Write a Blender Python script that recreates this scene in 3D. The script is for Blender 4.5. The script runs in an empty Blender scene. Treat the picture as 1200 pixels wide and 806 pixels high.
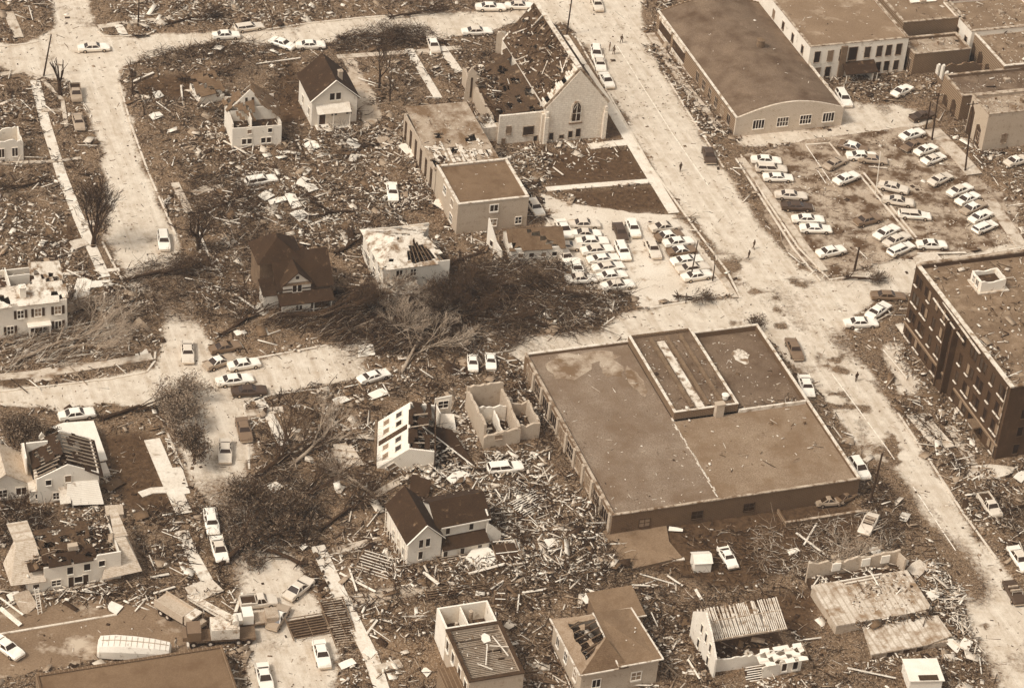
import bpy, math, random
import numpy as np
from mathutils import Vector, Matrix
random.seed(7); rng = np.random.default_rng(7)
C = bpy.context.scene.collection
SC = bpy.context.scene
PI = math.pi

# ------------------------------------------------------------------ camera, sky, sun, exposure
FOC, TILT, ROLL, YAW, HCAM = 3146.0, 0.61868, 0.0976, 0.37274, 240.0
_r = Vector((1, 0, 0)); _f = Vector((0, math.cos(TILT), -math.sin(TILT))); _d = Vector((0, -math.sin(TILT), -math.cos(TILT)))
CR = math.cos(ROLL)*_r - math.sin(ROLL)*_d
CD = math.sin(ROLL)*_r + math.cos(ROLL)*_d
cam = bpy.data.cameras.new('camera'); camo = bpy.data.objects.new('camera', cam); C.objects.link(camo)
cam.sensor_width = 36.0; cam.lens = FOC/1200*36; cam.clip_start = 1; cam.clip_end = 8000
m = Matrix((( CR.x, -CD.x, -_f.x, 0), (CR.y, -CD.y, -_f.y, 0), (CR.z, -CD.z, -_f.z, HCAM), (0, 0, 0, 1)))
camo.matrix_world = m
SC.camera = camo
SUN_EL, SUN_AZ = math.radians(52), math.radians(-124)     # azimuth from +Y, negative = left of the view
w = bpy.data.worlds.new('World'); SC.world = w; w.use_nodes = True
nt = w.node_tree; nt.nodes.clear()
sky = nt.nodes.new('ShaderNodeTexSky'); sky.sky_type = 'NISHITA'; sky.sun_disc = False
sky.sun_elevation = SUN_EL; sky.sun_rotation = SUN_AZ; sky.dust_density = 3
bwn = nt.nodes.new('ShaderNodeHueSaturation'); bwn.inputs['Saturation'].default_value = 0.08
bg = nt.nodes.new('ShaderNodeBackground'); bg.inputs['Strength'].default_value = 0.15
wo = nt.nodes.new('ShaderNodeOutputWorld')
nt.links.new(sky.outputs[0], bwn.inputs['Color']); nt.links.new(bwn.outputs[0], bg.inputs[0]); nt.links.new(bg.outputs[0], wo.inputs[0])
sl = bpy.data.lights.new('sun', 'SUN'); sl.energy = 2.0; sl.angle = math.radians(9); sl.color = (1.0, 0.98, 0.95)
so = bpy.data.objects.new('sun', sl); C.objects.link(so)
sd = Vector((math.sin(SUN_AZ)*math.cos(SUN_EL), math.cos(SUN_AZ)*math.cos(SUN_EL), math.sin(SUN_EL)))
so.rotation_euler = sd.to_track_quat('Z', 'Y').to_euler(); so.location = (0, 300, 200)
SC.view_settings.view_transform = 'Standard'; SC.view_settings.look = 'None'; SC.view_settings.gamma = 1
SC.view_settings.exposure = 0.27

# ------------------------------------------------------------------ image point -> place on the ground
def G(px, py, z=0.0):
    v = (px-600)*CR + (py-403)*CD + FOC*_f
    k = (z-HCAM)/v.z
    return Vector((v.x*k, v.y*k, z))
U = Vector((math.cos(YAW), math.sin(YAW), 0)); V = Vector((-math.sin(YAW), math.cos(YAW), 0))
def Gn(P, z=0.0):
    P = np.asarray(P, float)
    v = (P[:, :1]-600)*np.array(CR)[None] + (P[:, 1:2]-403)*np.array(CD)[None] + FOC*np.array(_f)[None]
    k = (z-HCAM)/v[:, 2]
    return v[:, :2]*k[:, None]

# ------------------------------------------------------------------ colours of the brown-toned place
STOPS = [(0, (36, 22, 11)), (.25, (87, 63, 41)), (.5, (141, 113, 84)), (.65, (169, 146, 120)), (.8, (202, 182, 157)), (1.0, (242, 229, 208))]
def lin(c): c /= 255.0; return c/12.92 if c <= .04045 else ((c+.055)/1.055)**2.4
def tone(t):
    t = max(0, min(1, t))
    for (a, ca), (b, cb) in zip(STOPS, STOPS[1:]):
        if t <= b:
            k = (t-a)/(b-a); return tuple(lin(x+(y-x)*k) for x, y in zip(ca, cb)) + (1,)
MATS = {}
def mat(name, t, var=.1, scale=1.0, rough=.9, fine=6.0, fvar=.06, spot=None, metal=0, brick=None, stripe=None, bump=0, coord='Object', grey=0):
    tone = lambda v: (lambda c: tuple(x*(1-grey)+(.3*c[0]+.55*c[1]+.15*c[2])*grey for x in c[:3])+(1,))(globals()['tone'](v))
    if name in MATS: return MATS[name]
    M = bpy.data.materials.new(name); M.use_nodes = True; n = M.node_tree.nodes; l = M.node_tree.links
    b = n['Principled BSDF']; b.inputs['Roughness'].default_value = rough; b.inputs['Metallic'].default_value = metal
    b.inputs['Specular IOR Level'].default_value = .5 if rough < .6 else .15
    tc = n.new('ShaderNodeTexCoord')
    def noise(s, d=4, r=.6, src=None):
        x = n.new('ShaderNodeTexNoise'); x.inputs['Scale'].default_value = s; x.inputs['Detail'].default_value = d; x.inputs['Roughness'].default_value = r
        l.new(src or tc.outputs[coord], x.inputs['Vector']); return x.outputs['Fac']
    def mixc(f, a, c, mode='MIX'):
        x = n.new('ShaderNodeMix'); x.data_type = 'RGBA'; x.blend_type = mode
        if hasattr(f, 'links'): l.new(f, x.inputs['Factor'])
        else: x.inputs['Factor'].default_value = f
        for i, q in ((6, a), (7, c)):
            if isinstance(q, tuple): x.inputs[i].default_value = q
            else: l.new(q, x.inputs[i])
        return x.outputs[2]
    def ramp(f, lo, hi):
        x = n.new('ShaderNodeMapRange'); x.inputs[1].default_value = lo; x.inputs[2].default_value = hi; l.new(f, x.inputs[0]); return x.outputs[0]
    col = mixc(ramp(noise(.35*scale), .32, .68), tone(t-var), tone(t+var))
    f2 = ramp(noise(fine, 3, .7), .3, .7)
    col = mixc(f2, mixc(.5, col, tone(t-fvar-var)), mixc(.35, col, tone(min(1, t+fvar+var))))
    if spot:                                     # (tone, scale, low, high)
        col = mixc(ramp(noise(spot[1], 5, .65), spot[2], spot[3]), col, tone(spot[0]))
    if brick:                                    # (mortar tone, width, height)
        x = n.new('ShaderNodeTexBrick'); x.inputs['Scale'].default_value = 1; x.inputs['Brick Width'].default_value = brick[1]; x.inputs['Row Height'].default_value = brick[2]
        x.inputs['Mortar Size'].default_value = .03*brick[2]/.2
        mp = n.new('ShaderNodeMapping'); mp.inputs['Rotation'].default_value = (PI/2, 0, 0); l.new(tc.outputs[coord], mp.inputs[0]); l.new(mp.outputs[0], x.inputs[0])
        col = mixc(x.outputs['Fac'], col, tone(brick[0]))
    if stripe:                                   # (axis vector scale, tone, amount)
        x = n.new('ShaderNodeTexWave'); x.bands_direction = stripe[0]; x.inputs['Scale'].default_value = stripe[1]; x.inputs['Distortion'].default_value = .6
        l.new(tc.outputs[coord], x.inputs[0]); col = mixc(ramp(x.outputs['Fac'], .72, .95), col, mixc(stripe[3], col, tone(stripe[2])))
    l.new(col, b.inputs['Base Color'])
    if bump:
        x = n.new('ShaderNodeBump'); x.inputs['Strength'].default_value = bump; x.inputs['Distance'].default_value = .1
        l.new(f2, x.inputs['Height']); l.new(x.outputs[0], b.inputs['Normal'])
    MATS[name] = M; return M
glass = mat('window_glass', .10, .04, rough=.25, fvar=.02)
white = mat('white_paint', .97, .05, 1.5, .7, fvar=.07, spot=(.62, 1.1, .60, .74), stripe=('Z', 1.6, .62, .35))
whitep = mat('white_plaster', .96, .05, 1.0, .8, fvar=.08, spot=(.6, .8, .58, .75))
cream = mat('cream_stone', .94, .07, 1.0, .9, fvar=.1, spot=(.6, 1.6, .5, .8), brick=(.84, .8, .38))
tanb = mat('tan_brick', .72, .06, 1.0, .9, fvar=.1, spot=(.4, 1.2, .55, .75), brick=(.7, .6, .22))
midb = mat('brown_brick', .33, .06, 1.0, .9, fvar=.1, spot=(.28, 1.0, .5, .75), brick=(.55, .6, .22))
darkb = mat('dark_brick', .19, .06, 1.0, .9, fvar=.11, spot=(.30, .5, .5, .68), brick=(.22, .6, .22))
shdark = mat('dark_shingle', .11, .05, 1.0, .95, fvar=.1, spot=(.42, 1.1, .6, .75), stripe=('Z', 2.2, .12, .5))
shmid = mat('brown_shingle', .36, .08, 1.0, .95, fvar=.1, spot=(.25, 1.0, .5, .75), stripe=('Z', 2.2, .25, .4))
shlight = mat('light_shingle', .78, .06, 1.0, .95, fvar=.12, spot=(.55, 1.6, .5, .75), stripe=('Z', 2.4, .5, .5))
tar = mat('tar_roof', .49, .07, .7, .95, fine=5, fvar=.17, spot=(.41, .16, .42, .66), bump=.6, grey=.1)
tard = mat('dark_tar_roof', .40, .07, .6, .95, fine=5, fvar=.13, spot=(.28, .25, .45, .68), bump=.5, grey=.1)
tarl = mat('light_gravel_roof', .66, .1, .8, .95, fine=7, fvar=.13, spot=(.4, .3, .42, .6), bump=.4)
tarw = mat('bleached_roof', .88, .09, 1.2, .95, fine=6, fvar=.12, spot=(.42, .7, .47, .62))
burnt = mat('burnt_roof', .17, .09, 2.5, .95, fine=4, fvar=.18, spot=(.55, .5, .60, .72))
coping = mat('pale_coping', .88, .08, 2, .85, fvar=.1, spot=(.5, 1.1, .5, .66))
copingm = mat('stone_coping', .68, .1, 2, .85, fvar=.1, spot=(.36, .9, .45, .6))
trim = mat('trim_paint', .96, .05, 2, .7)
woodl = mat('pale_wood', .90, .1, 2, .85, fvar=.12)
woodm = mat('tan_wood', .62, .12, 2, .9, fvar=.12)
woodd = mat('brown_wood', .38, .1, 2, .9, fvar=.12)
woodk = mat('dark_wood', .17, .06, 2, .9, fvar=.08)
bark = mat('tree_bark', .12, .07, 1.2, .95, fine=5, fvar=.1)
barkl = mat('stripped_bark', .55, .15, 1.5, .95, fine=5, fvar=.12)
leafd = mat('brown_leaves', .17, .12, 1.5, .9, fine=3, fvar=.12)
leafm = mat('tan_leaves', .5, .12, 1.5, .9, fine=3, fvar=.12)
rubber = mat('tyre_rubber', .1, .03, rough=.8)
chrome = mat('chrome', .85, .03, rough=.3, metal=.7)
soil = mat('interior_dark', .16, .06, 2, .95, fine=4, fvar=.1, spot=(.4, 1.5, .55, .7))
concrete = mat('concrete', .82, .08, 1, .9, fvar=.1, spot=(.55, .5, .5, .7))
slabm = mat('floor_slab', .80, .1, .8, .9, fine=5, fvar=.12, spot=(.5, .5, .45, .65), stripe=('X', .35, .45, .4))

# ------------------------------------------------------------------ mesh helpers
class MB:
    def __init__(s): s.v = []; s.f = []; s.m = []
    def add(s, vs, fs, mi=0):
        o = len(s.v); s.v += [tuple(x) for x in vs]; s.f += [tuple(o+i for i in f) for f in fs]; s.m += [mi]*len(fs); return s
    def box(s, x0, y0, z0, x1, y1, z1, mi=0):
        vs = [(x0,y0,z0),(x1,y0,z0),(x1,y1,z0),(x0,y1,z0),(x0,y0,z1),(x1,y0,z1),(x1,y1,z1),(x0,y1,z1)]
        return s.add(vs, [(3,2,1,0),(4,5,6,7),(0,1,5,4),(1,2,6,5),(2,3,7,6),(3,0,4,7)], mi)
    def bar(s, p, q, w, h, mi=0, up=(0,0,1)):
        p = Vector(p); q = Vector(q); d = (q-p)
        if d.length < 1e-6: return s
        d.normalize(); u = Vector(up)
        a = d.cross(u)
        if a.length < 1e-3: a = d.cross(Vector((1,0,0)))
        a.normalize(); b = a.cross(d); a = a*w/2; b = b*h/2
        return s.add([p-a-b,p+a-b,p+a+b,p-a+b,q-a-b,q+a-b,q+a+b,q-a+b], [(3,2,1,0),(4,5,6,7),(0,1,5,4),(1,2,6,5),(2,3,7,6),(3,0,4,7)], mi)
    def tube(s, p, q, r0, r1, n=6, mi=0):
        p = Vector(p); q = Vector(q); d = (q-p).normalized(); a = d.orthogonal().normalized(); b = d.cross(a)
        vs = [p+(a*math.cos(2*PI*i/n)+b*math.sin(2*PI*i/n))*r0 for i in range(n)] + [q+(a*math.cos(2*PI*i/n)+b*math.sin(2*PI*i/n))*r1 for i in range(n)]
        return s.add(vs, [(i,(i+1)%n,n+(i+1)%n,n+i) for i in range(n)]+[tuple(range(n))[::-1], tuple(range(n,2*n))], mi)
    def prism(s, pts, a, b, fn, mi=0):           # pts in a plane, fn(p, depth) -> 3d
        n = len(pts); vs = [fn(p, a) for p in pts]+[fn(p, b) for p in pts]
        return s.add(vs, [tuple(range(n))[::-1], tuple(range(n,2*n))]+[(i,(i+1)%n,n+(i+1)%n,n+i) for i in range(n)], mi)
    def build(s, name, mats, parent=None, label=None, kind=None, smooth=False):
        me = bpy.data.meshes.new(name); me.from_pydata(s.v, [], s.f)
        if not isinstance(mats, (list, tuple)): mats = [mats]
        for q in mats: me.materials.append(q)
        if any(s.m): me.polygons.foreach_set('material_index', s.m)
        import bmesh
        b = bmesh.new(); b.from_mesh(me); bmesh.ops.recalc_face_normals(b, faces=b.faces); b.to_mesh(me); b.free()
        if smooth: me.polygons.foreach_set('use_smooth', [True]*len(me.polygons))
        o = bpy.data.objects.new(name, me); C.objects.link(o)
        if parent: o.parent = parent
        if label: o['label'] = label
        if kind: o['kind'] = kind
        return o
def tag(o, label, cat, group=None, kind=None):
    if label: o['label'] = label
    if cat: o['category'] = cat
    if group: o['group'] = group
    if kind: o['kind'] = kind
    return o
FOOT = []                                        # world footprints kept free of litter
def root(name, label, cat, pos, rz=YAW, group=None, foot=None):
    o = bpy.data.objects.new(name, None); C.objects.link(o); o.location = pos; o.rotation_euler = (0,0,rz); o.empty_display_size = .5
    tag(o, label, cat, group)
    if foot:
        c, s_ = math.cos(rz), math.sin(rz)
        x0, y0, x1, y1 = foot
        FOOT.append([(pos[0]+x*c-y*s_, pos[1]+x*s_+y*c) for x, y in ((x0,y0),(x1,y0),(x1,y1),(x0,y1))])
    return o
def base(px, py, z=0): return tuple(G(px, py, z).xy) + (0,)     # ground point under the image point seen at height z

def face_fn(face, W, D):                         # (s, outward) -> local x, y
    return {'f': lambda s, o: (s, -o), 'b': lambda s, o: (s, D+o), 'l': lambda s, o: (-o, s), 'r': lambda s, o: (W+o, s)}[face]
WR = random.Random(77)
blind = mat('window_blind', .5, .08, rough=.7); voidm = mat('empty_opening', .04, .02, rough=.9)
def window(par, face, W, D, s, z, w, h, fr=None, ew=.14, gl=None, mull=1, name='window', off=0):
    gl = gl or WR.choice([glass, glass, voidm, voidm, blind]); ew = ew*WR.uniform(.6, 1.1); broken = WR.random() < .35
    fn = face_fn(face, W, D); mb = MB()
    def bx(s0, z0, s1, z1, o0, o1, mb=mb):
        x0, y0 = fn(s0, o0); x1, y1 = fn(s1, o1); mb.box(min(x0,x1), min(y0,y1), z0, max(x0,x1), max(y0,y1), z1)
    a, b = s-w/2, s+w/2; o1 = off+.09
    bx(a-ew, z-ew, a, z+h+ew, off, o1); bx(b, z-ew, b+ew, z+h+ew, off, o1); bx(a, z+h, b, z+h+ew, off, o1); bx(a-ew*.5, z-ew*1.6, b+ew*.5, z-.002, off, o1+.1)
    for k in range(mull): c = a+(k+1)*(b-a)/(mull+1); bx(c-.05, z, c+.05, z+h, off+.03, off+.07)
    if not broken and mull: bx(a, z+h/2-.04, b, z+h/2+.04, off+.034, off+.066)
    f = mb.build(name, fr or trim, par)
    p = MB(); bx(a, z, b, z+h, off+.002, off+.028, p); p.build('pane', gl or glass, f)
    return f
def jag_top(L, H, jag, step=.5, seed=0, z0=0.0):
    r = random.Random(seed); n = max(2, int(L/step)); pts = []; v = r.random()
    for i in range(n+1):
        v = .6*v + .4*r.random()*(1.25 if r.random() < .8 else 2.2)
        pts.append((L*i/n, max(z0+.3, H-jag*v)))
    return pts
def wall_ring(par, W, D, H, m_, t=.25, gable=None, Hr=None, jag=0, skip='', name='wall', z0=0, seed=1, x0=0, y0=0, label=None):
    """four walls; gable 'v': ridge runs in depth (gables front/back), 'u': ridge across (gables left/right)"""
    mb = MB()
    Hs = H if isinstance(H, dict) else dict(f=H, b=H, l=H, r=H)
    def wall(k, L, fn):
        if k in skip: return
        h = Hs[k]
        if jag: top = jag_top(L, h, jag, seed=seed*7+ord(k))
        elif gable and ((gable == 'v' and k in 'fb') or (gable == 'u' and k in 'lr')):
            full = W if k in 'fb' else D; o = (full-L)/2
            sl_ = (Hr-h)/(full/2); top = [(0, h+sl_*o), (L/2, Hr), (L, h+sl_*o)]
        else: top = [(0, h), (L, h)]
        pts = [(0, z0), (L, z0)] + top[::-1]
        mb.prism(pts, 0, t, fn)
    wall('f', W, lambda p, d: (x0+p[0], y0+d, p[1])); wall('b', W, lambda p, d: (x0+p[0], y0+D-d, p[1]))
    wall('l', D-2*t, lambda p, d: (x0+d, y0+t+p[0], p[1])); wall('r', D-2*t, lambda p, d: (x0+W-d, y0+t+p[0], p[1]))
    return mb.build(name, m_, par, label)
def slab(mb, a, b, c, d, th=.15, nx=1, ny=1, hole=None, jit=0, seed=0, mi=0):
    """a-b along the eave, d-c along the ridge; cells may be missing"""
    r = random.Random(seed); a, b, c, d = map(Vector, (a, b, c, d)); nrm = (b-a).cross(d-a).normalized()
    if nrm.z < 0: nrm = -nrm
    P = {}
    for i in range(nx+1):
        for j in range(ny+1):
            u, v = i/nx, j/ny
            if jit and 0 < i < nx: u += r.uniform(-jit, jit)/nx
            if jit and 0 < j < ny: v += r.uniform(-jit, jit)/ny
            P[i, j] = (a*(1-u)+b*u)*(1-v)+(d*(1-u)+c*u)*v
    idx = {}; keep = {(i, j) for i in range(nx) for j in range(ny) if not (hole and hole((i+.5)/nx, (j+.5)/ny))}
    def vi(k, top):
        if (k, top) not in idx: idx[k, top] = len(mb.v); mb.v.append(tuple(P[k] - (nrm*th if not top else nrm*0)))
        return idx[k, top]
    for i, j in keep:
        q = [(i,j),(i+1,j),(i+1,j+1),(i,j+1)]
        mb.f.append(tuple(vi(k,1) for k in q)); mb.m.append(mi)
        mb.f.append(tuple(vi(k,0) for k in q[::-1])); mb.m.append(mi)
        for e, nb in (((0,1),(i,j-1)),((1,2),(i+1,j)),((2,3),(i,j+1)),((3,0),(i-1,j))):
            if nb not in keep:
                A_, B_ = q[e[0]], q[e[1]]; mb.f.append((vi(A_,1), vi(A_,0), vi(B_,0), vi(B_,1))); mb.m.append(mi)
    return mb
def gable_roof(par, W, D, H, Hr, m_, ridge='v', oh=.4, th=.16, hole=None, sides='LR', n=None, x0=0, y0=0, seed=3, name='roof', label=None):
    mb = MB()
    nx, ny = n or (1, 1)
    if ridge == 'v':
        k = (Hr-H)/(W/2); zl = H-k*oh+.05; zr = Hr+.05
        if 'L' in sides: slab(mb, (x0-oh, y0+D+oh, zl), (x0-oh, y0-oh, zl), (x0+W/2, y0-oh, zr), (x0+W/2, y0+D+oh, zr), th, nx, ny, hole, .3 if hole else 0, seed)
        if 'R' in sides: slab(mb, (x0+W+oh, y0-oh, zl), (x0+W+oh, y0+D+oh, zl), (x0+W/2+.003, y0+D+oh, zr), (x0+W/2+.003, y0-oh, zr), th, nx, ny, hole, .3 if hole else 0, seed+1)
    else:
        k = (Hr-H)/(D/2); zl = H-k*oh+.05; zr = Hr+.05
        if 'L' in sides: slab(mb, (x0-oh, y0-oh, zl), (x0+W+oh, y0-oh, zl), (x0+W+oh, y0+D/2, zr), (x0-oh, y0+D/2, zr), th, nx, ny, hole, .3 if hole else 0, seed)
        if 'R' in sides: slab(mb, (x0+W+oh, y0+D+oh, zl), (x0-oh, y0+D+oh, zl), (x0-oh, y0+D/2+.003, zr), (x0+W+oh, y0+D/2+.003, zr), th, nx, ny, hole, .3 if hole else 0, seed+1)
    return mb.build(name, m_, par, label)
def flat_block(par, W, D, H, wm, rm, cm=None, par_h=.6, t=.35, name='wall', cop=.14, bulge=0):
    """flat-roofed block: wall ring, roof sheet below the parapet, coping on top"""
    wall_ring(par, W, D, H, wm, t, name=name)
    mb = MB(); slab(mb, (t+.002, t+.002, H-par_h), (W-t-.002, t+.002, H-par_h), (W-t-.002, D-t-.002, H-par_h), (t+.002, D-t-.002, H-par_h), .2); mb.build('roof', rm, par)
    c = MB(); e = .08; z = H+.003
    c.box(-e, -e, z, W+e, t+e, z+cop); c.box(-e, D-t-e, z, W+e, D+e, z+cop)
    c.box(-e, t+e, z, t+e, D-t-e, z+cop); c.box(W-t-e, t+e, z, W+e, D-t-e, z+cop)
    c.build('coping', cm or copingm, par)
def door(par, face, W, D, s, w=1.0, h=2.1, m_=None, z=.15):
    fn = face_fn(face, W, D); mb = MB()
    def bx(s0, z0, s1, z1, o0, o1, mb):
        x0, y0 = fn(s0, o0); x1, y1 = fn(s1, o1); mb.box(min(x0,x1), min(y0,y1), z0, max(x0,x1), max(y0,y1), z1)
    bx(s-w/2, z, s+w/2, z+h, .002, .05, mb); o = mb.build('door', m_ or woodk, par)
    f = MB(); bx(s-w/2-.13, z, s-w/2, z+h+.13, .002, .09, f); bx(s+w/2, z, s+w/2+.13, z+h+.13, .002, .09, f); bx(s-w/2, z+h, s+w/2, z+h+.13, .002, .09, f)
    f.build('door_frame', trim, o)
def chimney(par, x, y, z0, z1, s=.7, m_=None):
    mb = MB(); mb.box(x-s/2, y-s/2, z0, x+s/2, y+s/2, z1); mb.box(x-s/2-.08, y-s/2-.08, z1+.001, x+s/2+.08, y+s/2+.08, z1+.18); mb.box(x-s/4, y-s/4, z1+.182, x+s/4, y+s/4, z1+.35)
    return mb.build('chimney', m_ or midb, par)
def rafters(par, pts, m_=None, w=.1, h=.18, name='rafters'):
    mb = MB()
    for p, q in pts: mb.bar(p, q, w, h)
    return mb.build(name, m_ or woodl, par)
# ------------------------------------------------------------------ the setting: ground, roads, paths
STREETS = [(-60,50),(0,52),(45,47),(62,30),(60,5),(70,-60),(105,-60),(108,15),(120,38),(135,43),(250,38),(300,37),(360,28),(425,21),(500,16),(600,14),(640,-60),
 (760,-60),(752,35),(775,82),(805,130),(848,197),(876,237),(902,272),(928,312),(950,322),(964,328),(1000,322),(1050,305),(1137,297),(1215,285),(1215,300),(1060,347),(1030,352),(985,385),
 (1022,440),(1050,482),(1092,545),(1127,600),(1167,655),(1200,700),(1240,770),(1270,840),(1180,840),(1165,800),(1140,750),(1128,700),(1112,655),(1072,606),(1035,568),(1012,535),(985,500),(952,458),(928,425),(900,398),(740,401),(610,424),(590,405),
 (618,395),(705,382),(735,366),(800,357),(858,347),(868,345),(852,315),(812,262),(764,194),(714,108),(682,50),(664,27),(600,27),(575,37),(525,46),(450,45),(385,52),(300,53),(262,50),(175,66),(145,76),(138,95),(150,140),(170,197),
 (185,232),(205,275),(215,310),(235,370),(245,400),(262,412),(300,421),(382,405),(432,398),(432,440),(400,448),(375,455),(315,462),(292,472),(292,550),(297,580),(345,660),(385,730),(407,840),(282,840),(290,790),(286,725),(245,600),(225,572),
 (212,525),(200,478),(110,476),(65,482),(0,473),(-60,477),(-60,462),(0,456),(130,442),(175,433),(182,415),(195,380),(180,350),(150,335),(135,310),(120,282),(125,230),(122,190),(108,140),(88,110),(80,95),(55,92),(0,78),(-60,86)]
LOTA = [(632,226),(665,238),(740,250),(792,252),(830,300),(858,343),(800,352),(752,362),(735,345),(690,338),(650,310),(600,306),(600,290),(640,262)]
LOTB = [(862,182),(955,162),(1060,150),(1100,155),(1130,200),(1205,240),(1190,290),(1100,300),(1050,305),(962,326),(925,300),(890,240)]
ALLEY = [(985,118),(1060,122),(1098,145),(1060,152),(990,163),(862,172),(866,158),(985,148)]
FORE = [(1028,405),(1048,400),(1078,455),(1068,466),(1050,462)]
YARD = [(-40,712),(60,705),(150,700),(205,712),(235,745),(215,768),(100,775),(0,800),(-40,810)]
DRIVES = [[(400,66),(412,64),(440,110),(450,140),(425,155),(418,120)], [(410,698),(460,690),(520,684),(520,697),(460,706),(412,712)],[(480,60),(520,55),(522,62),(484,66)]]
LAWNS = [[(120,510),(172,505),(196,570),(214,602),(150,600),(130,560)], [(640,178),(737,174),(762,209),(645,218)], [(655,225),(768,218),(784,247),(705,248)],
 [(160,92),(238,84),(242,100),(215,116),(158,114)], [(318,100),(345,70),(360,140),(330,150)], [(712,130),(728,160),(708,164)], [(60,280),(88,255),(96,290),(70,300)],
 [(725,608),(860,592),(1000,590),(1010,620),(900,680),(850,690),(740,660)], [(870,700),(960,690),(950,760),(900,720)], [(265,430),(300,428),(300,434),(270,440)], [(0,452),(36,447),(40,441),(0,444)]]
WALKS = [([(41,95),(52,140),(72,205),(92,255),(105,285),(123,325)],1.7,'walkm'), ([(660,42),(710,118),(758,198),(790,250)],1.9,'walkm'), ([(640,222),(700,217),(768,212)],1.3,'walkm'), ([(690,172),(735,167)],1.8,'walkm'),
   ([(115,32),(150,27),(200,22)],1.4,'walkd'), ([(139,30),(145,41)],1.5,'walkm'), ([(395,67),(500,60),(540,56)],1.3,'walkd'), ([(479,58),(514,116)],1.5,'walkm'), ([(517,55),(538,85)],1.6,'walkm'),
   ([(72,322),(140,316)],.8,'walkm'), ([(0,442),(60,437),(178,418)],1.6,'walkd'), ([(178,515),(197,560),(216,602)],2.3,'walkm'), ([(213,622),(225,650),(242,680)],1.7,'walkm'), ([(164,580),(178,575),(196,574)],1.3,'walkm'),
   ([(302,466),(320,495),(333,522)],1.5,'walkm'), ([(288,485),(332,480)],1.5,'walkd'), ([(372,640),(395,690),(420,740),(435,770),(449,812)],2.0,'walkm'), ([(390,646),(432,636)],1.4,'walkd'), ([(0,88),(30,84),(46,93)],1.2,'walkd'),
   ([(1092,152),(1120,180),(1142,205)],3.0,'walkd'), ([(1160,235),(1198,290)],2.2,'walkd'), ([(756,662),(770,657),(802,655)],.5,'walkm'), ([(10,15),(22,45)],1.8,'walkd'), ([(0,192),(60,190),(95,186)],.8,'walkd'),
   ([(226,228),(240,222),(262,220)],1.6,'walkd'), ([(222,250),(205,215)],1.3,'walkd'), ([(440,580),(475,560)],1.2,'walkd'), ([(440,785),(470,777)],1.5,'walkd'), ([(1113,500),(1140,545)],1.5,'walkd'),
   ([(762,40),(800,98),(842,150)],1.6,'walkd'), ([(788,60),(812,92)],1.0,'walkd'), ([(868,186),(900,228),(945,292),(966,318)],1.3,'walkd'), ([(822,300),(850,330),(862,350)],1.0,'walkd'), ([(50,94),(73,118),(78,150)],.7,'walkd'), ([(48,130),(76,130)],1.0,'walkd'), ([(95,262),(112,262)],1.2,'walkd')]
MUD = [([(1003,528),(1045,545),(1075,600),(1100,650),(1090,660),(1050,620),(1015,560)],1.3), ([(82,98),(100,130),(125,215),(135,300),(112,300),(110,200),(90,150)],.5), ([(1080,612),(1130,640),(1165,690),(1150,720),(1110,670)],.95), ([(140,120),(160,190),(182,240),(172,240),(150,190),(138,140)],.5), ([(640,225),(560,300),(600,330)],.2), ([(905,325),(945,345),(950,400),(915,380),(880,350)],.35), ([(960,375),(990,390),(1020,440),(1000,430),(970,400)],.9), ([(1100,700),(1140,740),(1190,806),(1170,806),(1130,750)],.9), ([(1090,560),(1130,610),(1200,700),(1200,720),(1160,665),(1100,590)],.4),([(695,110),(735,160),(770,215),(760,215),(722,170)],.35),([(850,315),(895,400),(880,400),(862,350)],.7),([(200,430),(232,470),(215,500),(195,470)],.3),([(225,560),(300,560),(290,690),(250,690)],.6),([(310,735),(330,745),(335,775),(318,768)],.8),([(150,310),(215,310),(245,390),(190,370)],.75),([(0,60),(60,62),(60,75),(0,80)],.25),([(380,400),(432,400),(432,440),(405,445)],.4),([(592,400),(650,395),(650,415),(600,420)],.4),([(935,330),(1050,320),(1040,345),(960,350)],.25),([(860,175),(880,200),(915,265),(925,310),(905,280),(870,225)],.5),([(775,75),(800,110),(850,190),(835,190),(790,120)],.4)]
XS0, XS1, YS0, YS1, ST = -150.0, 150.0, 215.0, 530.0, .5
NX, NY = int((XS1-XS0)/ST)+1, int((YS1-YS0)/ST)+1
gx = XS0+np.arange(NX)*ST; gy = YS0+np.arange(NY)*ST
GX, GY = np.meshgrid(gx, gy, indexing='ij')
def inside(poly, X, Y):
    r = np.zeros(X.shape, bool); n = len(poly)
    for i in range(n):
        x0, y0 = poly[i]; x1, y1 = poly[(i+1) % n]
        c = ((y0 > Y) != (y1 > Y))
        with np.errstate(divide='ignore', invalid='ignore'): r ^= c & (X < (x1-x0)*(Y-y0)/(y1-y0+1e-12)+x0)
    return r
def blur(a, k):
    for ax in (0, 1):
        for _ in range(2):
            c = np.cumsum(np.concatenate([np.repeat(np.take(a,[0],ax),k+1,ax), a, np.repeat(np.take(a,[-1],ax),k,ax)], ax), ax)
            n = a.shape[ax]
            a = (np.take(c, range(2*k+1, 2*k+1+n), ax)-np.take(c, range(0, n), ax))/(2*k+1)
    return a
def vnoise(X, Y, s, seed):
    r = np.random.default_rng(seed); T_ = r.random((64, 64))
    x = X/s+100; y = Y/s+100; i = np.floor(x).astype(int); j = np.floor(y).astype(int); fx = x-i; fy = y-j
    fx = fx*fx*(3-2*fx); fy = fy*fy*(3-2*fy); g = lambda a, b: T_[a % 64, b % 64]
    return (g(i,j)*(1-fx)+g(i+1,j)*fx)*(1-fy)+(g(i,j+1)*(1-fx)+g(i+1,j+1)*fx)*fy
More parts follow.
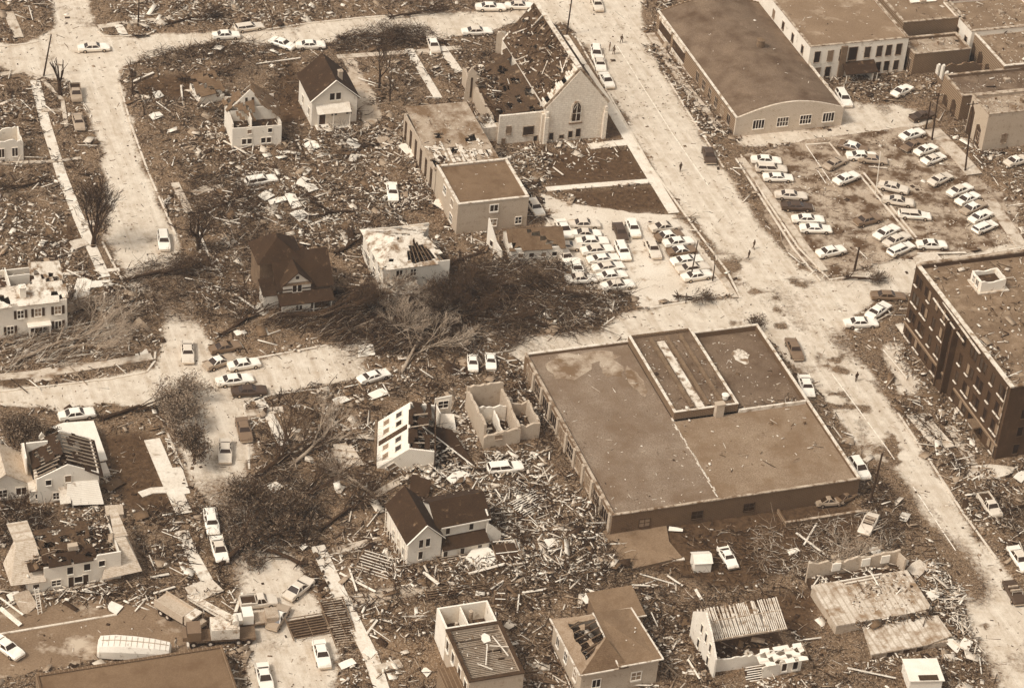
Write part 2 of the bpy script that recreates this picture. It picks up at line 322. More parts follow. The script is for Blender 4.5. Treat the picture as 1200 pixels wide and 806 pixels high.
def fb(X, Y, s, seed): return (vnoise(X,Y,s,seed)+.5*vnoise(X,Y,s/2.1,seed+1)+.25*vnoise(X,Y,s/4.3,seed+2)+.12*vnoise(X,Y,s/9,seed+3))/1.87
W_ = lambda P: [tuple(q) for q in Gn(P)]
sx = GX + 3*(fb(GX,GY,4,5)-.5); sy = GY + 3*(fb(GX,GY,4,9)-.5)
road_in = inside(W_(STREETS), sx, sy); lots = inside(W_(LOTA), sx, sy) | inside(W_(ALLEY), sx, sy) | inside(W_(FORE), sx, sy)
for q in DRIVES: lots |= inside(W_(q), sx, sy)
lotb = inside(W_(LOTB), sx, sy); yard = inside(W_(YARD), sx, sy)
lawn = np.zeros(GX.shape, bool)
for q in LAWNS: lawn |= inside(W_(q), GX, GY)
walk = np.zeros(GX.shape, bool)
for P, w_, mk in WALKS:
    Q = [np.array(q) for q in W_(P)]
    for a, b in zip(Q, Q[1:]):
        d = b-a; L2 = (d**2).sum(); t_ = np.clip(((GX-a[0])*d[0]+(GY-a[1])*d[1])/L2, 0, 1); walk |= np.hypot(GX-a[0]-t_*d[0], GY-a[1]-t_*d[1]) < w_/2+.25
clear = road_in | lots | lotb | yard | lawn | walk
mudm = np.zeros(GX.shape)
for P, k in MUD: mudm = np.maximum(mudm, k*inside(W_(P), sx, sy))
mudm = blur(mudm, 3)
bl = inside(W_([(840,290),(960,335),(1010,420),(1070,520),(1140,640),(1220,760),(1130,770),(1060,640),(980,530),(880,400),(820,370)]), sx, sy)*1.0
mudm = np.maximum(mudm, blur(bl,3)*np.clip((fb(GX,GY,3.2,201)-.54)*5,0,.8))
mudm = np.maximum(mudm, np.clip((fb(GX,GY,4.5,211)-.68)*5,0,.4))
DUST = blur((road_in*1.0+lots*.85+lotb*.5+yard*.35).clip(0,1)*1.0, 1)*(1-mudm)
DUST = (DUST + .30*(fb(GX,GY,14,31)-.5)*(1-blur(clear*1.,1))).clip(0, 1)
LAWN = blur(lawn*1.0, 1)
flat_ = blur(clear*1.0, 3).clip(0, 1)
HT = (1-flat_)**2*(.55*fb(GX,GY,3.0,41)+.5*np.maximum(0, fb(GX,GY,9,51)-.5)) - .02
HT = np.minimum(HT, 1.0); HT[clear] = -.02
def hgt(x, y):
    i = np.clip(((np.asarray(x)-XS0)/ST).astype(int), 0, NX-1); j = np.clip(((np.asarray(y)-YS0)/ST).astype(int), 0, NY-1)
    return HT[i, j]
far = np.array([-4000,-2500,-1400,-800,-450,-260,-190,-165.0])
AX = np.concatenate([far, gx, -far[::-1]]); AY = np.concatenate([[-4000,-2000,-800,-300,0,120,180,205.0], gy, [545,570,620,720,900,1300,2200,4000,7000.0]])
PX, PY = np.meshgrid(AX, AY, indexing='ij'); pz = np.full(PX.shape, -.02); pd = np.zeros(PX.shape); pl = np.zeros(PX.shape)
i0 = len(far); pz[i0:i0+NX, 8:8+NY] = HT; pd[i0:i0+NX, 8:8+NY] = DUST; pl[i0:i0+NX, 8:8+NY] = LAWN
nx_, ny_ = PX.shape; idx = np.arange(nx_*ny_).reshape(nx_, ny_)
quads = np.stack([idx[:-1,:-1], idx[1:,:-1], idx[1:,1:], idx[:-1,1:]], -1).reshape(-1, 4)
def np_mesh(name, verts, quads_, mats, mi=None, n=4):
    me = bpy.data.meshes.new(name); me.vertices.add(len(verts)); me.vertices.foreach_set('co', verts.astype(np.float32).ravel())
    me.loops.add(quads_.size); me.loops.foreach_set('vertex_index', quads_.astype(np.int32).ravel())
    me.polygons.add(len(quads_)); me.polygons.foreach_set('loop_start', np.arange(0, quads_.size, n, dtype=np.int32))
    for q in mats: me.materials.append(q)
    if mi is not None: me.polygons.foreach_set('material_index', mi.astype(np.int32))
    me.update(calc_edges=True); me.validate()
    o = bpy.data.objects.new(name, me); C.objects.link(o); return o
def ground_mat():
    M = bpy.data.materials.new('bare_ground'); M.use_nodes = True; n = M.node_tree.nodes; l = M.node_tree.links; b = n['Principled BSDF']; b.inputs['Roughness'].default_value = .95; b.inputs['Specular IOR Level'].default_value = .1
    tc = n.new('ShaderNodeTexCoord')
    def noise(s, d=5, r=.65):
        x = n.new('ShaderNodeTexNoise'); x.inputs['Scale'].default_value = s; x.inputs['Detail'].default_value = d; x.inputs['Roughness'].default_value = r; l.new(tc.outputs['Object'], x.inputs[0]); return x.outputs['Fac']
    def ramp(f, lo, hi, a=0, c=1):
        x = n.new('ShaderNodeMapRange'); x.inputs[1].default_value = lo; x.inputs[2].default_value = hi; x.inputs[3].default_value = a; x.inputs[4].default_value = c; l.new(f, x.inputs[0]); return x.outputs[0]
    def mixc(f, a, c):
        x = n.new('ShaderNodeMix'); x.data_type = 'RGBA'; l.new(f, x.inputs['Factor'])
        for i, q in ((6, a), (7, c)):
            if isinstance(q, tuple): x.inputs[i].default_value = q
            else: l.new(q, x.inputs[i])
        return x.outputs[2]
    def mth(op, a, c):
        x = n.new('ShaderNodeMath'); x.operation = op; x.use_clamp = True
        for i, q in ((0, a), (1, c)):
            if hasattr(q, 'links'): l.new(q, x.inputs[i])
            else: x.inputs[i].default_value = q
        return x.outputs[0]
    ad = n.new('ShaderNodeAttribute'); ad.attribute_name = 'dust'; al = n.new('ShaderNodeAttribute'); al.attribute_name = 'lawn'
    dirt = mixc(ramp(noise(.25), .4, .62), tone(.10), tone(.33))
    dirt = mixc(ramp(noise(2.2, 5, .75), .46, .6), dirt, tone(.47)); dirt = mixc(ramp(noise(.12, 3, .6), .5, .66, 0, .6), dirt, tone(.44))
    dirt = mixc(ramp(noise(5.0, 3, .8), .53, .64), dirt, tone(.68))
    dirt = mixc(ramp(noise(3.3, 3, .8), .38, .44, 1, 0), dirt, tone(.08))
    gr = mixc(ramp(noise(1.2, 5, .7), .35, .65), tone(.15), tone(.31))
    dirt = mixc(al.outputs['Fac'], dirt, gr)
    m0 = n.new('ShaderNodeMapping'); m0.inputs['Rotation'].default_value = (0, 0, -YAW); l.new(tc.outputs['Object'], m0.inputs[0]); mp = n.new('ShaderNodeMapping'); mp.inputs['Scale'].default_value = (.9, .05, 1); l.new(m0.outputs[0], mp.inputs[0])
    tr = n.new('ShaderNodeTexNoise'); tr.inputs['Scale'].default_value = 1.0; tr.inputs['Detail'].default_value = 5; tr.inputs['Roughness'].default_value = .65; l.new(mp.outputs[0], tr.inputs[0])
    du = mixc(ramp(noise(.5, 6, .7), .35, .65), tone(.74), tone(.87)); du = mixc(ramp(tr.outputs['Fac'], .50, .66, 0, .5), du, tone(.92)); du = mixc(ramp(tr.outputs['Fac'], .46, .34, 0, .35), du, tone(.62)); du = mixc(ramp(noise(5, 4, .8), .56, .68, 0, .7), du, tone(.55))
    f = mth('ADD', ad.outputs['Fac'], ramp(noise(1.4, 7, .8), .3, .7, -.33, .27))
    col = mixc(ramp(f, .32, .72), dirt, du); l.new(col, b.inputs['Base Color'])
    bp = n.new('ShaderNodeBump'); bp.inputs['Strength'].default_value = .7; bp.inputs['Distance'].default_value = .15; l.new(noise(3, 5, .75), bp.inputs['Height']); l.new(bp.outputs[0], b.inputs['Normal'])
    return M
gm = ground_mat()
g = np_mesh('ground', np.stack([PX.ravel(), PY.ravel(), pz.ravel()], 1), quads, [gm]); g['kind'] = 'structure'
for nm, a in (('dust', pd), ('lawn', pl)):
    at = g.data.attributes.new(nm, 'FLOAT', 'POINT'); at.data.foreach_set('value', a.ravel().astype(np.float32))
g.data.polygons.foreach_set('use_smooth', [True]*len(g.data.polygons))

def road_mat():
    M = mat('dusty_road', .93, .06, .45, .95, fine=3.5, fvar=.07, spot=(.66, .45, .55, .72), bump=.2)
    return M
roadm = road_mat()
lotm = mat('worn_asphalt_lot', .64, .1, .5, .95, fine=4, fvar=.13, spot=(.27, .3, .44, .58))
yardm = mat('trodden_yard', .44, .08, .6, .95, fine=4, fvar=.1, spot=(.72, .16, .58, .68))
def sheet(name, P, z, m_, jag=.5, step=.8, seed=1):
    W0 = [Vector(q) for q in W_(P)]; out = []; r = random.Random(seed)
    for i, a in enumerate(W0):
        b = W0[(i+1) % len(W0)]; n = max(1, int((b-a).length/step)); nr = Vector((-(b-a).y, (b-a).x)).normalized()
        for k in range(n):
            p = a+(b-a)*k/n
            o = (float(fb(np.array(p.x), np.array(p.y), 5, seed+3))-.5)*4*jag + r.uniform(-.4,.4)*jag
            out.append(p+nr*o if jag else p)
    me = bpy.data.meshes.new(name)
    from mathutils.geometry import tessellate_polygon
    vs = [(p.x, p.y, z) for p in out]; tri = tessellate_polygon([[Vector(v) for v in vs]])
    me.from_pydata(vs, [], [t if (vs[t[1]][0]-vs[t[0]][0])*(vs[t[2]][1]-vs[t[0]][1])-(vs[t[1]][1]-vs[t[0]][1])*(vs[t[2]][0]-vs[t[0]][0]) > 0 else t[::-1] for t in tri])
    me.materials.append(m_); o = bpy.data.objects.new(name, me); C.objects.link(o); o['kind'] = 'structure'; return o
rb = blur(road_in*1.0, 1) > .12
cells = rb[:-1,:-1] & rb[1:,:-1] & rb[1:,1:] & rb[:-1,1:]
gi = np.arange(NX*NY).reshape(NX, NY); rq = np.stack([gi[:-1,:-1][cells], gi[1:,:-1][cells], gi[1:,1:][cells], gi[:-1,1:][cells]], -1)
us, inv = np.unique(rq.ravel(), return_inverse=True)
rz_ = np.maximum(HT, -.02)+.032
ro = np_mesh('road', np.stack([GX.ravel()[us], GY.ravel()[us], rz_.ravel()[us]], 1), inv.reshape(-1, 4), [gm]); ro['kind'] = 'structure'
for nm, a in (('dust', DUST), ('lawn', LAWN)):
    at = ro.data.attributes.new(nm, 'FLOAT', 'POINT'); at.data.foreach_set('value', a.ravel()[us].astype(np.float32))
sheet('car_park', LOTA, .004, mat('dusty_lot', .84, .06, .5, .95, fine=4, fvar=.08, spot=(.55, .4, .55, .7)), .35)
sheet('car_park', LOTB, .004, lotm, .3)
sheet('yard', YARD, .004, yardm, .5)
for q in DRIVES: sheet('driveway', q, .006, mat('driveway_dust', .72, .08, 1, .95, spot=(.5,.6,.5,.7)), .25)

def ribbon(name, P, width, m_, h=.06, z=0.0, kind='structure'):
    Q = [Vector(q) for q in W_(P)]; R = []
    for a, b in zip(Q, Q[1:]):
        n = max(1, int((b-a).length/3)); R += [a+(b-a)*k/n for k in range(n)]
    R.append(Q[-1]); mb = MB(); n = len(R)
    for i, p in enumerate(R):
        d = (R[min(i+1, n-1)]-R[max(i-1, 0)]).normalized(); nr = Vector((-d.y, d.x))*width/2
        for q in (p+nr, p-nr): mb.v.append((q.x, q.y, z+h)); mb.v.append((q.x, q.y, z-.05))
    for i in range(n-1):
        a, b = i*4, i*4+4
        for f in ((a+2,b+2,b,a), (a,b,b+1,a+1), (a+3,b+3,b+2,a+2)): mb.f.append(f); mb.m.append(0)
    o = mb.build(name, m_)
    if kind: o['kind'] = kind
    return o
walkm = mat('sidewalk_concrete', .9, .07, .8, .95, fine=4, fvar=.1, spot=(.5, .5, .56, .7)); walkd = mat('dirty_sidewalk', .76, .09, .8, .95, fine=4, fvar=.12, spot=(.42, .5, .5, .68))
for P, w_, mk in WALKS:
    ribbon('sidewalk', P, w_, walkm if mk == 'walkm' else walkd, .07+.004*(hash_i := globals().get('hash_i', 0)+1))
kerbm = mat('kerb_stone', .84, .08, 1, .9, spot=(.5,.8,.55,.7))
for P in ([(0,459),(60,452),(130,444),(172,436),(181,424),(182,412)], [(120,284),(134,312),(150,340)], [(676,45),(712,108),(762,195),(812,265),(852,318),(868,350)], [(755,362),(800,355),(852,346),(857,340)], [(868,182),(895,230),(935,290),(966,322),(972,328),(1000,324)],
          [(862,186),(930,292),(962,330)], [(1007,205),(1070,281)], [(1012,203),(1074,279)], [(292,550),(290,505),(286,475),(296,468)], [(196,508),(214,550)], [(115,37),(122,43),(145,43),(175,40)], [(0,55),(30,52),(45,49)],[(0,743),(137,720)], [(944,170),(972,168),(990,190)], [(985,163),(1003,186)], [(1200,290),(1140,300)],[(300,70),(352,66)], [(777,84),(805,130),(848,197)], [(1052,484),(1094,547),(1129,602),(1168,655)], [(144,78),(175,68),(262,52),(300,54)], [(300,37),(360,28),(425,21),(500,16)], [(140,98),(152,142),(172,198),(187,233),(206,276)], [(295,470),(318,463),(375,456)], [(300,420),(382,405)]):
    ribbon('kerb', P, .32, kerbm, .13)
linem = mat('road_paint', .99, .02, 1, .8, fine=3, fvar=.1, spot=(.75, 1.5, .5, .65))
ribbon('road_marking', [(722,52),(757,108),(790,160),(830,218)], .16, linem, .006, .012); ribbon('road_marking', [(975,438),(1010,485),(1040,526),(1048,538)], .16, linem, .006, .012); ribbon('road_marking', [(1070,570),(1100,615),(1120,645)], .16, linem, .006, .012)
for (a, b) in (((944,170),(975,215)),((985,165),(1002,190)),((1003,290),(1016,303)),((958,200),(968,215))): ribbon('bay_line', [a, b], .15, linem, .004, .006)
pad = lambda P, m_, z=.09: sheet('paving', P, z, m_, 0)
pad([(198,549),(213,547),(223,578),(208,581)], walkm, .1); pad([(36,436),(60,430),(64,445),(40,449)], walkd); pad([(62,428),(88,424),(93,431),(66,435)], walkd); pad([(158,414),(172,409),(176,419),(160,422)], walkm)
# ------------------------------------------------------------------ buildings
PILES = []       # (world polygon, z0, amount of pieces, kind) : litter lying inside ruins and on roofs
def loc2w(o, pts):
    c, s_ = math.cos(o.rotation_euler.z), math.sin(o.rotation_euler.z)
    return [(o.location.x+x*c-y*s_, o.location.y+x*s_+y*c) for x, y in pts]
def pile(o, x0, y0, x1, y1, z, n, kind='mix', slope=None): PILES.append((o.location.x, o.location.y, o.rotation_euler.z, x0, y0, x1, y1, z, n, kind, slope))

# big flat-roofed block in the middle
def big_store():
    W, D, H = 38.1, 39.2, 3.7
    o = root('store_building', 'sprawling low building with a big patched flat roof and raised roof strip', 'building', base(718,604,H), foot=(-.5,-.5,W+.5,D+.5))
    wall_ring(o, W, D, H, mat('store_brick', .30, .05, 1.0, .9, fvar=.08, spot=(.2, 1.0, .5, .75), brick=(.42, .6, .22)), .35)
    mb = MB(); z = H-.35
    slab(mb, (.36,.36,z), (16.5,.36,z), (16.5,D-.36,z), (.36,D-.36,z), .2, 1, 1); mb.build('roof', tar, o)
    mb = MB(); slab(mb, (16.5,.36,z), (W-.36,.36,z), (W-.36,19,z), (16.5,19,z), .2); mb.build('roof', mat('grey_tar_roof', .50, .06, .7, .95, fine=5, fvar=.16, spot=(.42,.2,.45,.66), bump=.5), o, 'roof section in front of the sunken part')
    mb = MB(); slab(mb, (27,19.3,z-.5), (W-.36,19.3,z-.5), (W-.36,D-.36,z-.5), (27,D-.36,z-.5), .2); mb.build('roof', tard, o, 'sunken darker roof section at the back')
    e = MB(); e.box(-.1,-.1,H+.003,W+.1,.3,H+.16); e.build('coping', copingm, o)
    e = MB(); e.box(-.1,.301,H+.003,.3,D+.1,H+.22); e.build('coping', copingm, o)
    e = MB(); e.box(W-.28,.301,H+.003,W+.1,D+.1,H+.18); e.build('coping', coping, o)
    e = MB(); e.box(.301,D-.3,H+.003,W-.281,D+.1,H+.16); e.build('coping', coping, o)
    # monitor: raised strip with its own walls
    t = MB(); x0, x1, y0, y1, zt = 16.6, 26.8, 19.4, D+.02, 4.7
    t.box(x0,y0,z,x0+.3,y1,zt); t.box(x1-.3,y0,z,x1,y1,zt); t.box(x0+.3,y0,z,x1-.3,y0+.3,zt); t.box(x0+.3,y1-.3,z,x1-.3,y1,zt); t.build('monitor_wall', midb, o)
    t = MB(); t.box(x0+.301,y0+.301,z+.1,x1-.301,y1-.301,zt-.55); t.build('monitor_roof', tard, o)
    t = MB(); t.box(x0-.06,y0-.06,zt+.002,x0+.36,y1,zt+.12); t.box(x1-.36,y0-.06,zt+.002,x1+.06,y1,zt+.12); t.box(x0+.361,y0-.06,zt+.002,x1-.361,y0+.3,zt+.12); t.build('coping', coping, o)
    t = MB()
    for x in (19.6, 22.2, 24.4): t.box(x,y0+1,zt-.549,x+.55,y1-1,zt-.1)
    t.build('skylight_kerb', woodd, o)
    t = MB(); t.box(20.6,y0+.6,zt-.549,21.8,y1-2,zt-.3); t.build('torn_felt', tarw, o)
    t = MB(); t.box(22.9,y0-.9,z+.01,24.2,y0-.1,zt+.9); t.box(22.8,y0-1.0,zt+.901,24.3,y0-.0,zt+1.05); t.build('chimney', tanb, o)
    t = MB(); t.box(26.9,18.9,z+.001,W-.4,19.25,H+.2); t.build('parapet', coping, o)
    t = MB(); t.tube((25.6,y0+2.2,zt-.4),(25.6,y0+2.2,zt+.3),.45,.4,12); t.tube((25.6,y0+2.2,zt+.301),(25.6,y0+2.2,zt+.45),.6,.35,12); t.build('roof_vent', trim, o)
    for k in range(10): window(o, 'l', W, D, 2.6+k*3.75, .7, 2.4, 2.1, copingm, .2, None, 2)
    for k in range(10):
        p = MB(); x = .6+k*3.75; p.box(-.3,x-.35,0,-.002,x+.35,3.6); p.build('pilaster', tanb, o)
    for s in (5, 13, 21): window(o, 'f', W, D, s, .9, 1.6, 1.3, woodk, .08, None, 1)
    # long seam of torn felt and patches
    t = MB(); r = random.Random(4)
    for k in range(26):
        y = 1+k*.72; x = 16.4+r.uniform(-.12,.12)
        t.bar((x,y,z+.05),(x+r.uniform(-.1,.1),y+.9,z+.05),r.uniform(.08,.3),.06)
    t.build('torn_seam', coping, o)
    t = MB(); t.box(3,27.0,z+.004,3.9,27.02,z+.02)
    pt = [(1.2,31,8.5,8,.8),(6,35,9,3.6,.9),(10,30.5,4,6,.7),(13.2,25,2.6,9,.5)]
    for k,(x,y,w_,d_,a) in enumerate(pt):
        q = MB(); n = 16; c = [(x+w_/2+w_/2*math.cos(2*PI*i/n)*(r.uniform(.65,1)), y+d_/2+d_/2*math.sin(2*PI*i/n)*r.uniform(.65,1)) for i in range(n)]
        c = [(min(max(a_,.4),16.3), min(b_,D-.4)) for a_, b_ in c]
        q.prism(c, z+.004+.003*k, z+.02+.003*k, lambda p, d_: (p[0], p[1], d_)); q.build('roof_patch', tarl, o)
    q = MB(); n=14; c=[(33+1.4*math.cos(2*PI*i/n)*r.uniform(.6,1.1),33+2.4*math.sin(2*PI*i/n)*r.uniform(.6,1)) for i in range(n)]; q.prism(c, z-.49, z-.47, lambda p,d_:(p[0],p[1],d_)); q.build('roof_patch', tarw, o)
    pile(o,.5,.5,16,6,z,40,'small'); pile(o,1,6,37,19,z,110,'small'); pile(o,17,6,37,19,z,30,'mix'); pile(o,17,19.8,26.5,38,zt-.5,220,'small'); pile(o,27.3,19.6,37.5,38,z-.5,120,'small'); pile(o,.5,20,16,38,z,45,'small'); pile(o,27,19.3,37,21.5,z-.5,60,'mix')
    # low annex along the front
    a = root('bay_wall', 'low kerb-like wall of an open car bay along the big flat-roofed building front', 'wall', tuple(o.location.xy + (U*25.4 - V*2.6).xy)+(0,), foot=(-.2,-1,12.5,2.5))
    wall_ring(a, 12.4, 3.5, .7, midb, .25, skip='br', y0=-1.0); t = MB(); t.box(-.1,-1.1,.71,12.5,-.7,.82); t.build('coping', copingm, a)
big_store()

# dark tall block at the right
def apartment():
    W, D, H = 19.0, 32.6, 13.6
    o = root('apartment_block', 'tall dark brick apartment block with smashed windows and littered brown roof', 'building', base(1185,454,H), foot=(-1.5,-.5,W,D+.5))
    wall_ring(o, W, D, H, darkb, .4)
    t = MB(); slab(t,(.41,.41,H-.7),(W-.41,.41,H-.7),(W-.41,D-.41,H-.7),(.41,D-.41,H-.7),.2); t.build('roof', mat('brown_gravel_roof', .42, .08, .6, .95, fine=7, fvar=.12, spot=(.58,.5,.52,.7), bump=.4), o)
    t = MB(); t.box(-.15,-.15,H+.003,.45,D+.15,H+.25); t.build('coping', coping, o)
    t = MB(); t.box(.451,-.15,H+.003,W,.4,H+.25); t.box(.451,D-.4,H+.003,W,D+.15,H+.25); t.build('coping', copingm, o)
    t = MB(); t.box(-.3,-.002,2.6,-.002,D*.45,2.85); t.box(-.3,D*.55,2.6,-.002,D,2.85); t.build('string_course', midb, o)
    sill = mat('white_sill', .9, .06, 2, .8)
    r = random.Random(11)
    for k in range(10):
        y = 1.9+k*3.2
        if k == 5:
            t = MB(); t.box(-1.1,y-1.3,0,-.002,y-1.0,H-1.2); t.box(-1.1,y+1.0,0,-.002,y+1.3,H-1.2); t.box(-.9,y-.95,.2,-.003,y+.95,1.5); t.build('light_well_wall', darkb, o)
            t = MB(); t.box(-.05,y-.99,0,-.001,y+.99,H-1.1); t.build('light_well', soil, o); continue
        for j in range(4):
            z = .9+j*3.25; double = (k % 3 != 1)
            fn = face_fn('l', W, D)
            for dy in ((-.6,.6) if double else (0,)):
                f = window(o,'l',W,D,y+dy,z,.85,1.75, darkb,.08,None,0)
                if r.random() < .85:
                    s_ = MB(); yy = y+dy; s_.box(-.34,yy-.5,z-.28,-.105,yy+.5,z-.12); s_.build('sill', sill, f)
                if r.random() < -1:
                    s_ = MB(); s_.bar((-.12,y+dy-.3,z+.3),(-.5,y+dy+r.uniform(-.3,.3),z-r.uniform(.2,.8)),.3,.05); s_.build('torn_curtain', trim, f)
    for s_ in (3.2, 6.6): 
        for j in range(4): window(o,'f',W,D,s_,.9+j*3.25,.9,1.7, darkb,.08,None,0)
    t = MB(); t.tube((-.15,.7,.1),(-.15,.7,H-.4),.09,.09,8); t.build('drain_pipe', copingm, o)
    # entry, ledges
    t = MB(); t.box(-1.4,5.2,2.2,-.002,7.4,2.5); t.box(-1.4,5.2,0,-1.2,5.4,2.2); t.box(-1.4,7.2,0,-1.2,7.4,2.2); t.build('porch', woodd, o)
    pile(o,.6,1,18.5,32,H-.7,380,'mix'); pile(o,.5,1,3,14,H-.7,90,'mix'); pile(o, -4,1,-.5,31,.2,260,'mix')
    p = root('roof_penthouse', 'small white broken penthouse with a pale base standing on the dark apartment block roof', 'penthouse', tuple(G(1148,344,H-.7)) , group=None)
    wall_ring(p,4.2,3.4,2.3,whitep,.25,jag=.5,seed=5,z0=.02); t = MB(); t.box(-.35,-.35,.0,4.9,3.7,.2); t.build('base_slab', concrete, p)
    window(p,'l',4.2,3.4,1.2,.6,.8,1.1); window(p,'l',4.2,3.4,2.4,.6,.6,1.1); t = MB(); t.box(.3,.3,1.0,3.9,3.1,1.15); t.build('fallen_roof', soil, p)
    b = root('fallen_coping', 'long pale strip of torn coping lying along the apartment block roof edge', 'coping', tuple(G(1128,388,H-.6)), YAW+PI/2-.06)
    t = MB(); t.bar((-6,-.3,.1),(7.5,.1,.12),.3,.15); t.bar((-5,-1.0,.1),(4,-.55,.1),.22,.12); t.build('coping_strip', coping, b)
    l = root('ledge_strip', 'narrow pale strip hanging loose below the apartment block parapet', 'strip', tuple((o.location + Vector((0,0,0))).xy)+(0,), YAW)
    t = MB(); t.bar((-.5,14,H-1.7),(-.5,25,H-1.1),.16,.22); t.build('strip', coping, l)
apartment()

# church
def church():
    W, D, H, Hr = 11.2, 24.5, 7.0, 13.9
    o = root('church', 'pale stone church with a pointed front gable, lancet window and burnt ragged roof', 'church', base(636,168.5,0), foot=(-.5,-.5,W+.5,D+.5))
    wall_ring(o, W, D, H, cream, .5, 'v', Hr)
    k = (Hr-H)/(W/2)
    def hole(u, v): return (math.sin(u*23.1+v*9)+math.sin(v*17.3-u*31)+.9*math.sin(u*57+v*41)) > 1.25
    t = MB(); slab(t,(-.1,D+.1,H),(-.1,2.4,H),(W/2,2.4,Hr+.02),(W/2,D+.1,Hr+.02),.2,34,13,hole,.35,3); t.build('roof', burnt, o)
    t = MB(); slab(t,(W+.1,.5,H),(W+.1,D+.1,H),(W/2+.01,D+.1,Hr+.02),(W/2+.01,.5,Hr+.02),.2,30,12,hole,.35,5); t.build('roof', burnt, o)
    # strip of pale sheathing boards behind the gable
    t = MB(); r = random.Random(2)
    for i in range(20):
        s = .02+i*.049; s2 = s+.038
        if r.random() < .18: continue
        y1 = 2.5+r.uniform(-.6,.5); x0, x1 = s*W/2, s2*W/2
        t.add([(x0,.55,H+k*x0+.22),(x1,.55,H+k*x1+.22),(x1,y1,H+k*x1+.22),(x0,y1,H+k*x0+.22),(x0,.55,H+k*x0-.05),(x1,.55,H+k*x1-.05),(x1,y1,H+k*x1-.05),(x0,y1,H+k*x0-.05)],[(0,1,2,3),(7,6,5,4),(0,4,5,1),(1,5,6,2),(2,6,7,3),(3,7,4,0)])
    t.build('sheathing', coping, o)
    t = MB()
    for i in range(15): y = .9+i*1.65; t.bar((.1,y,H-.15),(W/2,y,Hr-.2),.14,.25); t.bar((W-.1,y,H-.15),(W/2,y,Hr-.2),.14,.25)
    t.bar((W/2,.5,Hr-.1),(W/2,D,Hr-.1),.2,.35); t.build('rafters', woodd, o)
    t = MB()                                                   # coping along the front gable and the ridge cap
    t.bar((-.25,.22,H-.1),(W/2,.22,Hr+.22),.62,.2,up=(0,1,0)); t.bar((W+.25,.22,H-.1),(W/2+.02,.22,Hr+.22),.62,.2,up=(0,1,0)); t.build('coping', copingm, o)
    t = MB(); t.bar((W/2,.6,Hr+.2),(W/2,D+.2,Hr+.2),.8,.2); t.build('ridge_cap', coping, o)
    # lancet window: pointed frame, panes
    x, z0, w2, h2 = W*.5, 4.0, .75, 2.4
    out = [(x-w2-.25,z0-.25),(x+w2+.25,z0-.25),(x+w2+.25,z0+h2)]+[(x+(w2+.25)*math.cos(a)*(1), z0+h2+1.6*math.sin(a)) for a in np.linspace(.25,PI/2,5)]
    out = out+[(2*x-p[0],p[1]) for p in out[:2:-1]][1:]+[(x-w2-.25,z0+h2)]
    t = MB(); t.prism(out,.002,.14,lambda p,d:(p[0],-d,p[1])); f = t.build('lancet_window', coping, o)
    inn = [((p[0]-x)*.72+x,(p[1]-z0-1.6)*.84+z0+1.6) for p in out]
    t = MB(); t.prism(inn,.143,.16,lambda p,d:(p[0],-d,p[1])); t.build('pane', glass, f)
    t = MB(); t.box(x-.06,-.2,z0+.05,x+.06,-.163,z0+h2+1.1); t.box(x-w2,-.2,z0+1.5,x+w2,-.163,z0+1.6); t.bar((x-.55,-.18,z0+h2),(x,-.18,z0+h2+1.1),.1,.03); t.bar((x+.55,-.18,z0+h2),(x,-.18,z0+h2+1.1),.1,.03); t.build('tracery', coping, f)
    t = MB(); t.box(x-1.2,-.25,z0-.55,x+1.2,-.002,z0-.27); t.build('sill', midb, f)
    for s_, w_, h_ in ((1.4,.7,1.3),(3.3,.8,.7),(4.9,.7,1.3),(6.3,.8,1.6)): window(o,'f',W,D,s_,.7,w_,h_,copingm,.12,None,0)
    for s_ in (.0, W-.45):
        t = MB(); t.box(s_-.1,-.55,0,s_+.55,-.003,5.4); t.box(s_,-.4,5.401,s_+.45,-.003,6.4); t.build('buttress', cream, o)
    pile(o,-1,3,5.4,24,H,420,'church',(k,H))
    t = MB()
    for i in range(46):
        x = r.uniform(.2,5); y = r.uniform(3,23); q = r.choice([0,PI/2,PI/2,.8,2.2])+r.uniform(-.2,.2); L = r.uniform(.8,3.0); x2 = min(max(x+math.cos(q)*L,.0),5.5); t.bar((x,y,H+k*x+.2),(x2,y+math.sin(q)*L,H+k*x2+.25),.17,.18,i%3//2)
    t.build('charred_beam', [woodk, coping], o, kind='stuff')
    a = root('church_hall', 'roofless pale stone hall joined to the left of the church, heaped with charred debris', 'church hall', base(583,171,0), foot=(-.3,-.3,8,22))
    W2, D2 = 7.9, 21
    wall_ring(a,W2,D2,5.9,cream,.45,skip='lrb'); wall_ring(a,W2,D2,dict(f=5,l=4.2,b=4.2,r=6),tanb,.45,skip='rf',jag=1.6,seed=31,name='broken_wall')
    t = MB(); t.box(.46,.46,3.2,W2,D2-.46,3.5); t.build('floor', soil, a)
    t = MB(); slab(t,(.1,.4,5.9),(W2,.4,6.4),(W2,20.8,6.8),(.2,20.4,3.7),.15,16,34,lambda u,v: (math.sin(u*19+v*11)+math.sin(v*25-u*6)) > .75 or (u < .4 and v > .75),.35,8); t.build('roof_remnant', burnt, a)
    for s_, w_, h_, z in ((1.8,.8,1.5,2.2),(5.4,1.9,1.7,1.6),(1.0,.6,1.1,.2),(6.8,.6,1.0,.2)): window(a,'f',W2,D2,s_,z,w_,h_,copingm,.12,None,0)
    t = MB(); t.box(7.5,-.5,0,8.0,-.003,5.7); t.build('buttress', cream, a)
    t = MB(); t.box(-2.6,1.0,0,-.003,5,3.2); t.build('side_room', cream, a)
    pile(a,.5,.5,7.8,14,5.4,420,'church'); pile(a,.5,12,7.8,20.5,4.6,260,'church')
    t = MB()
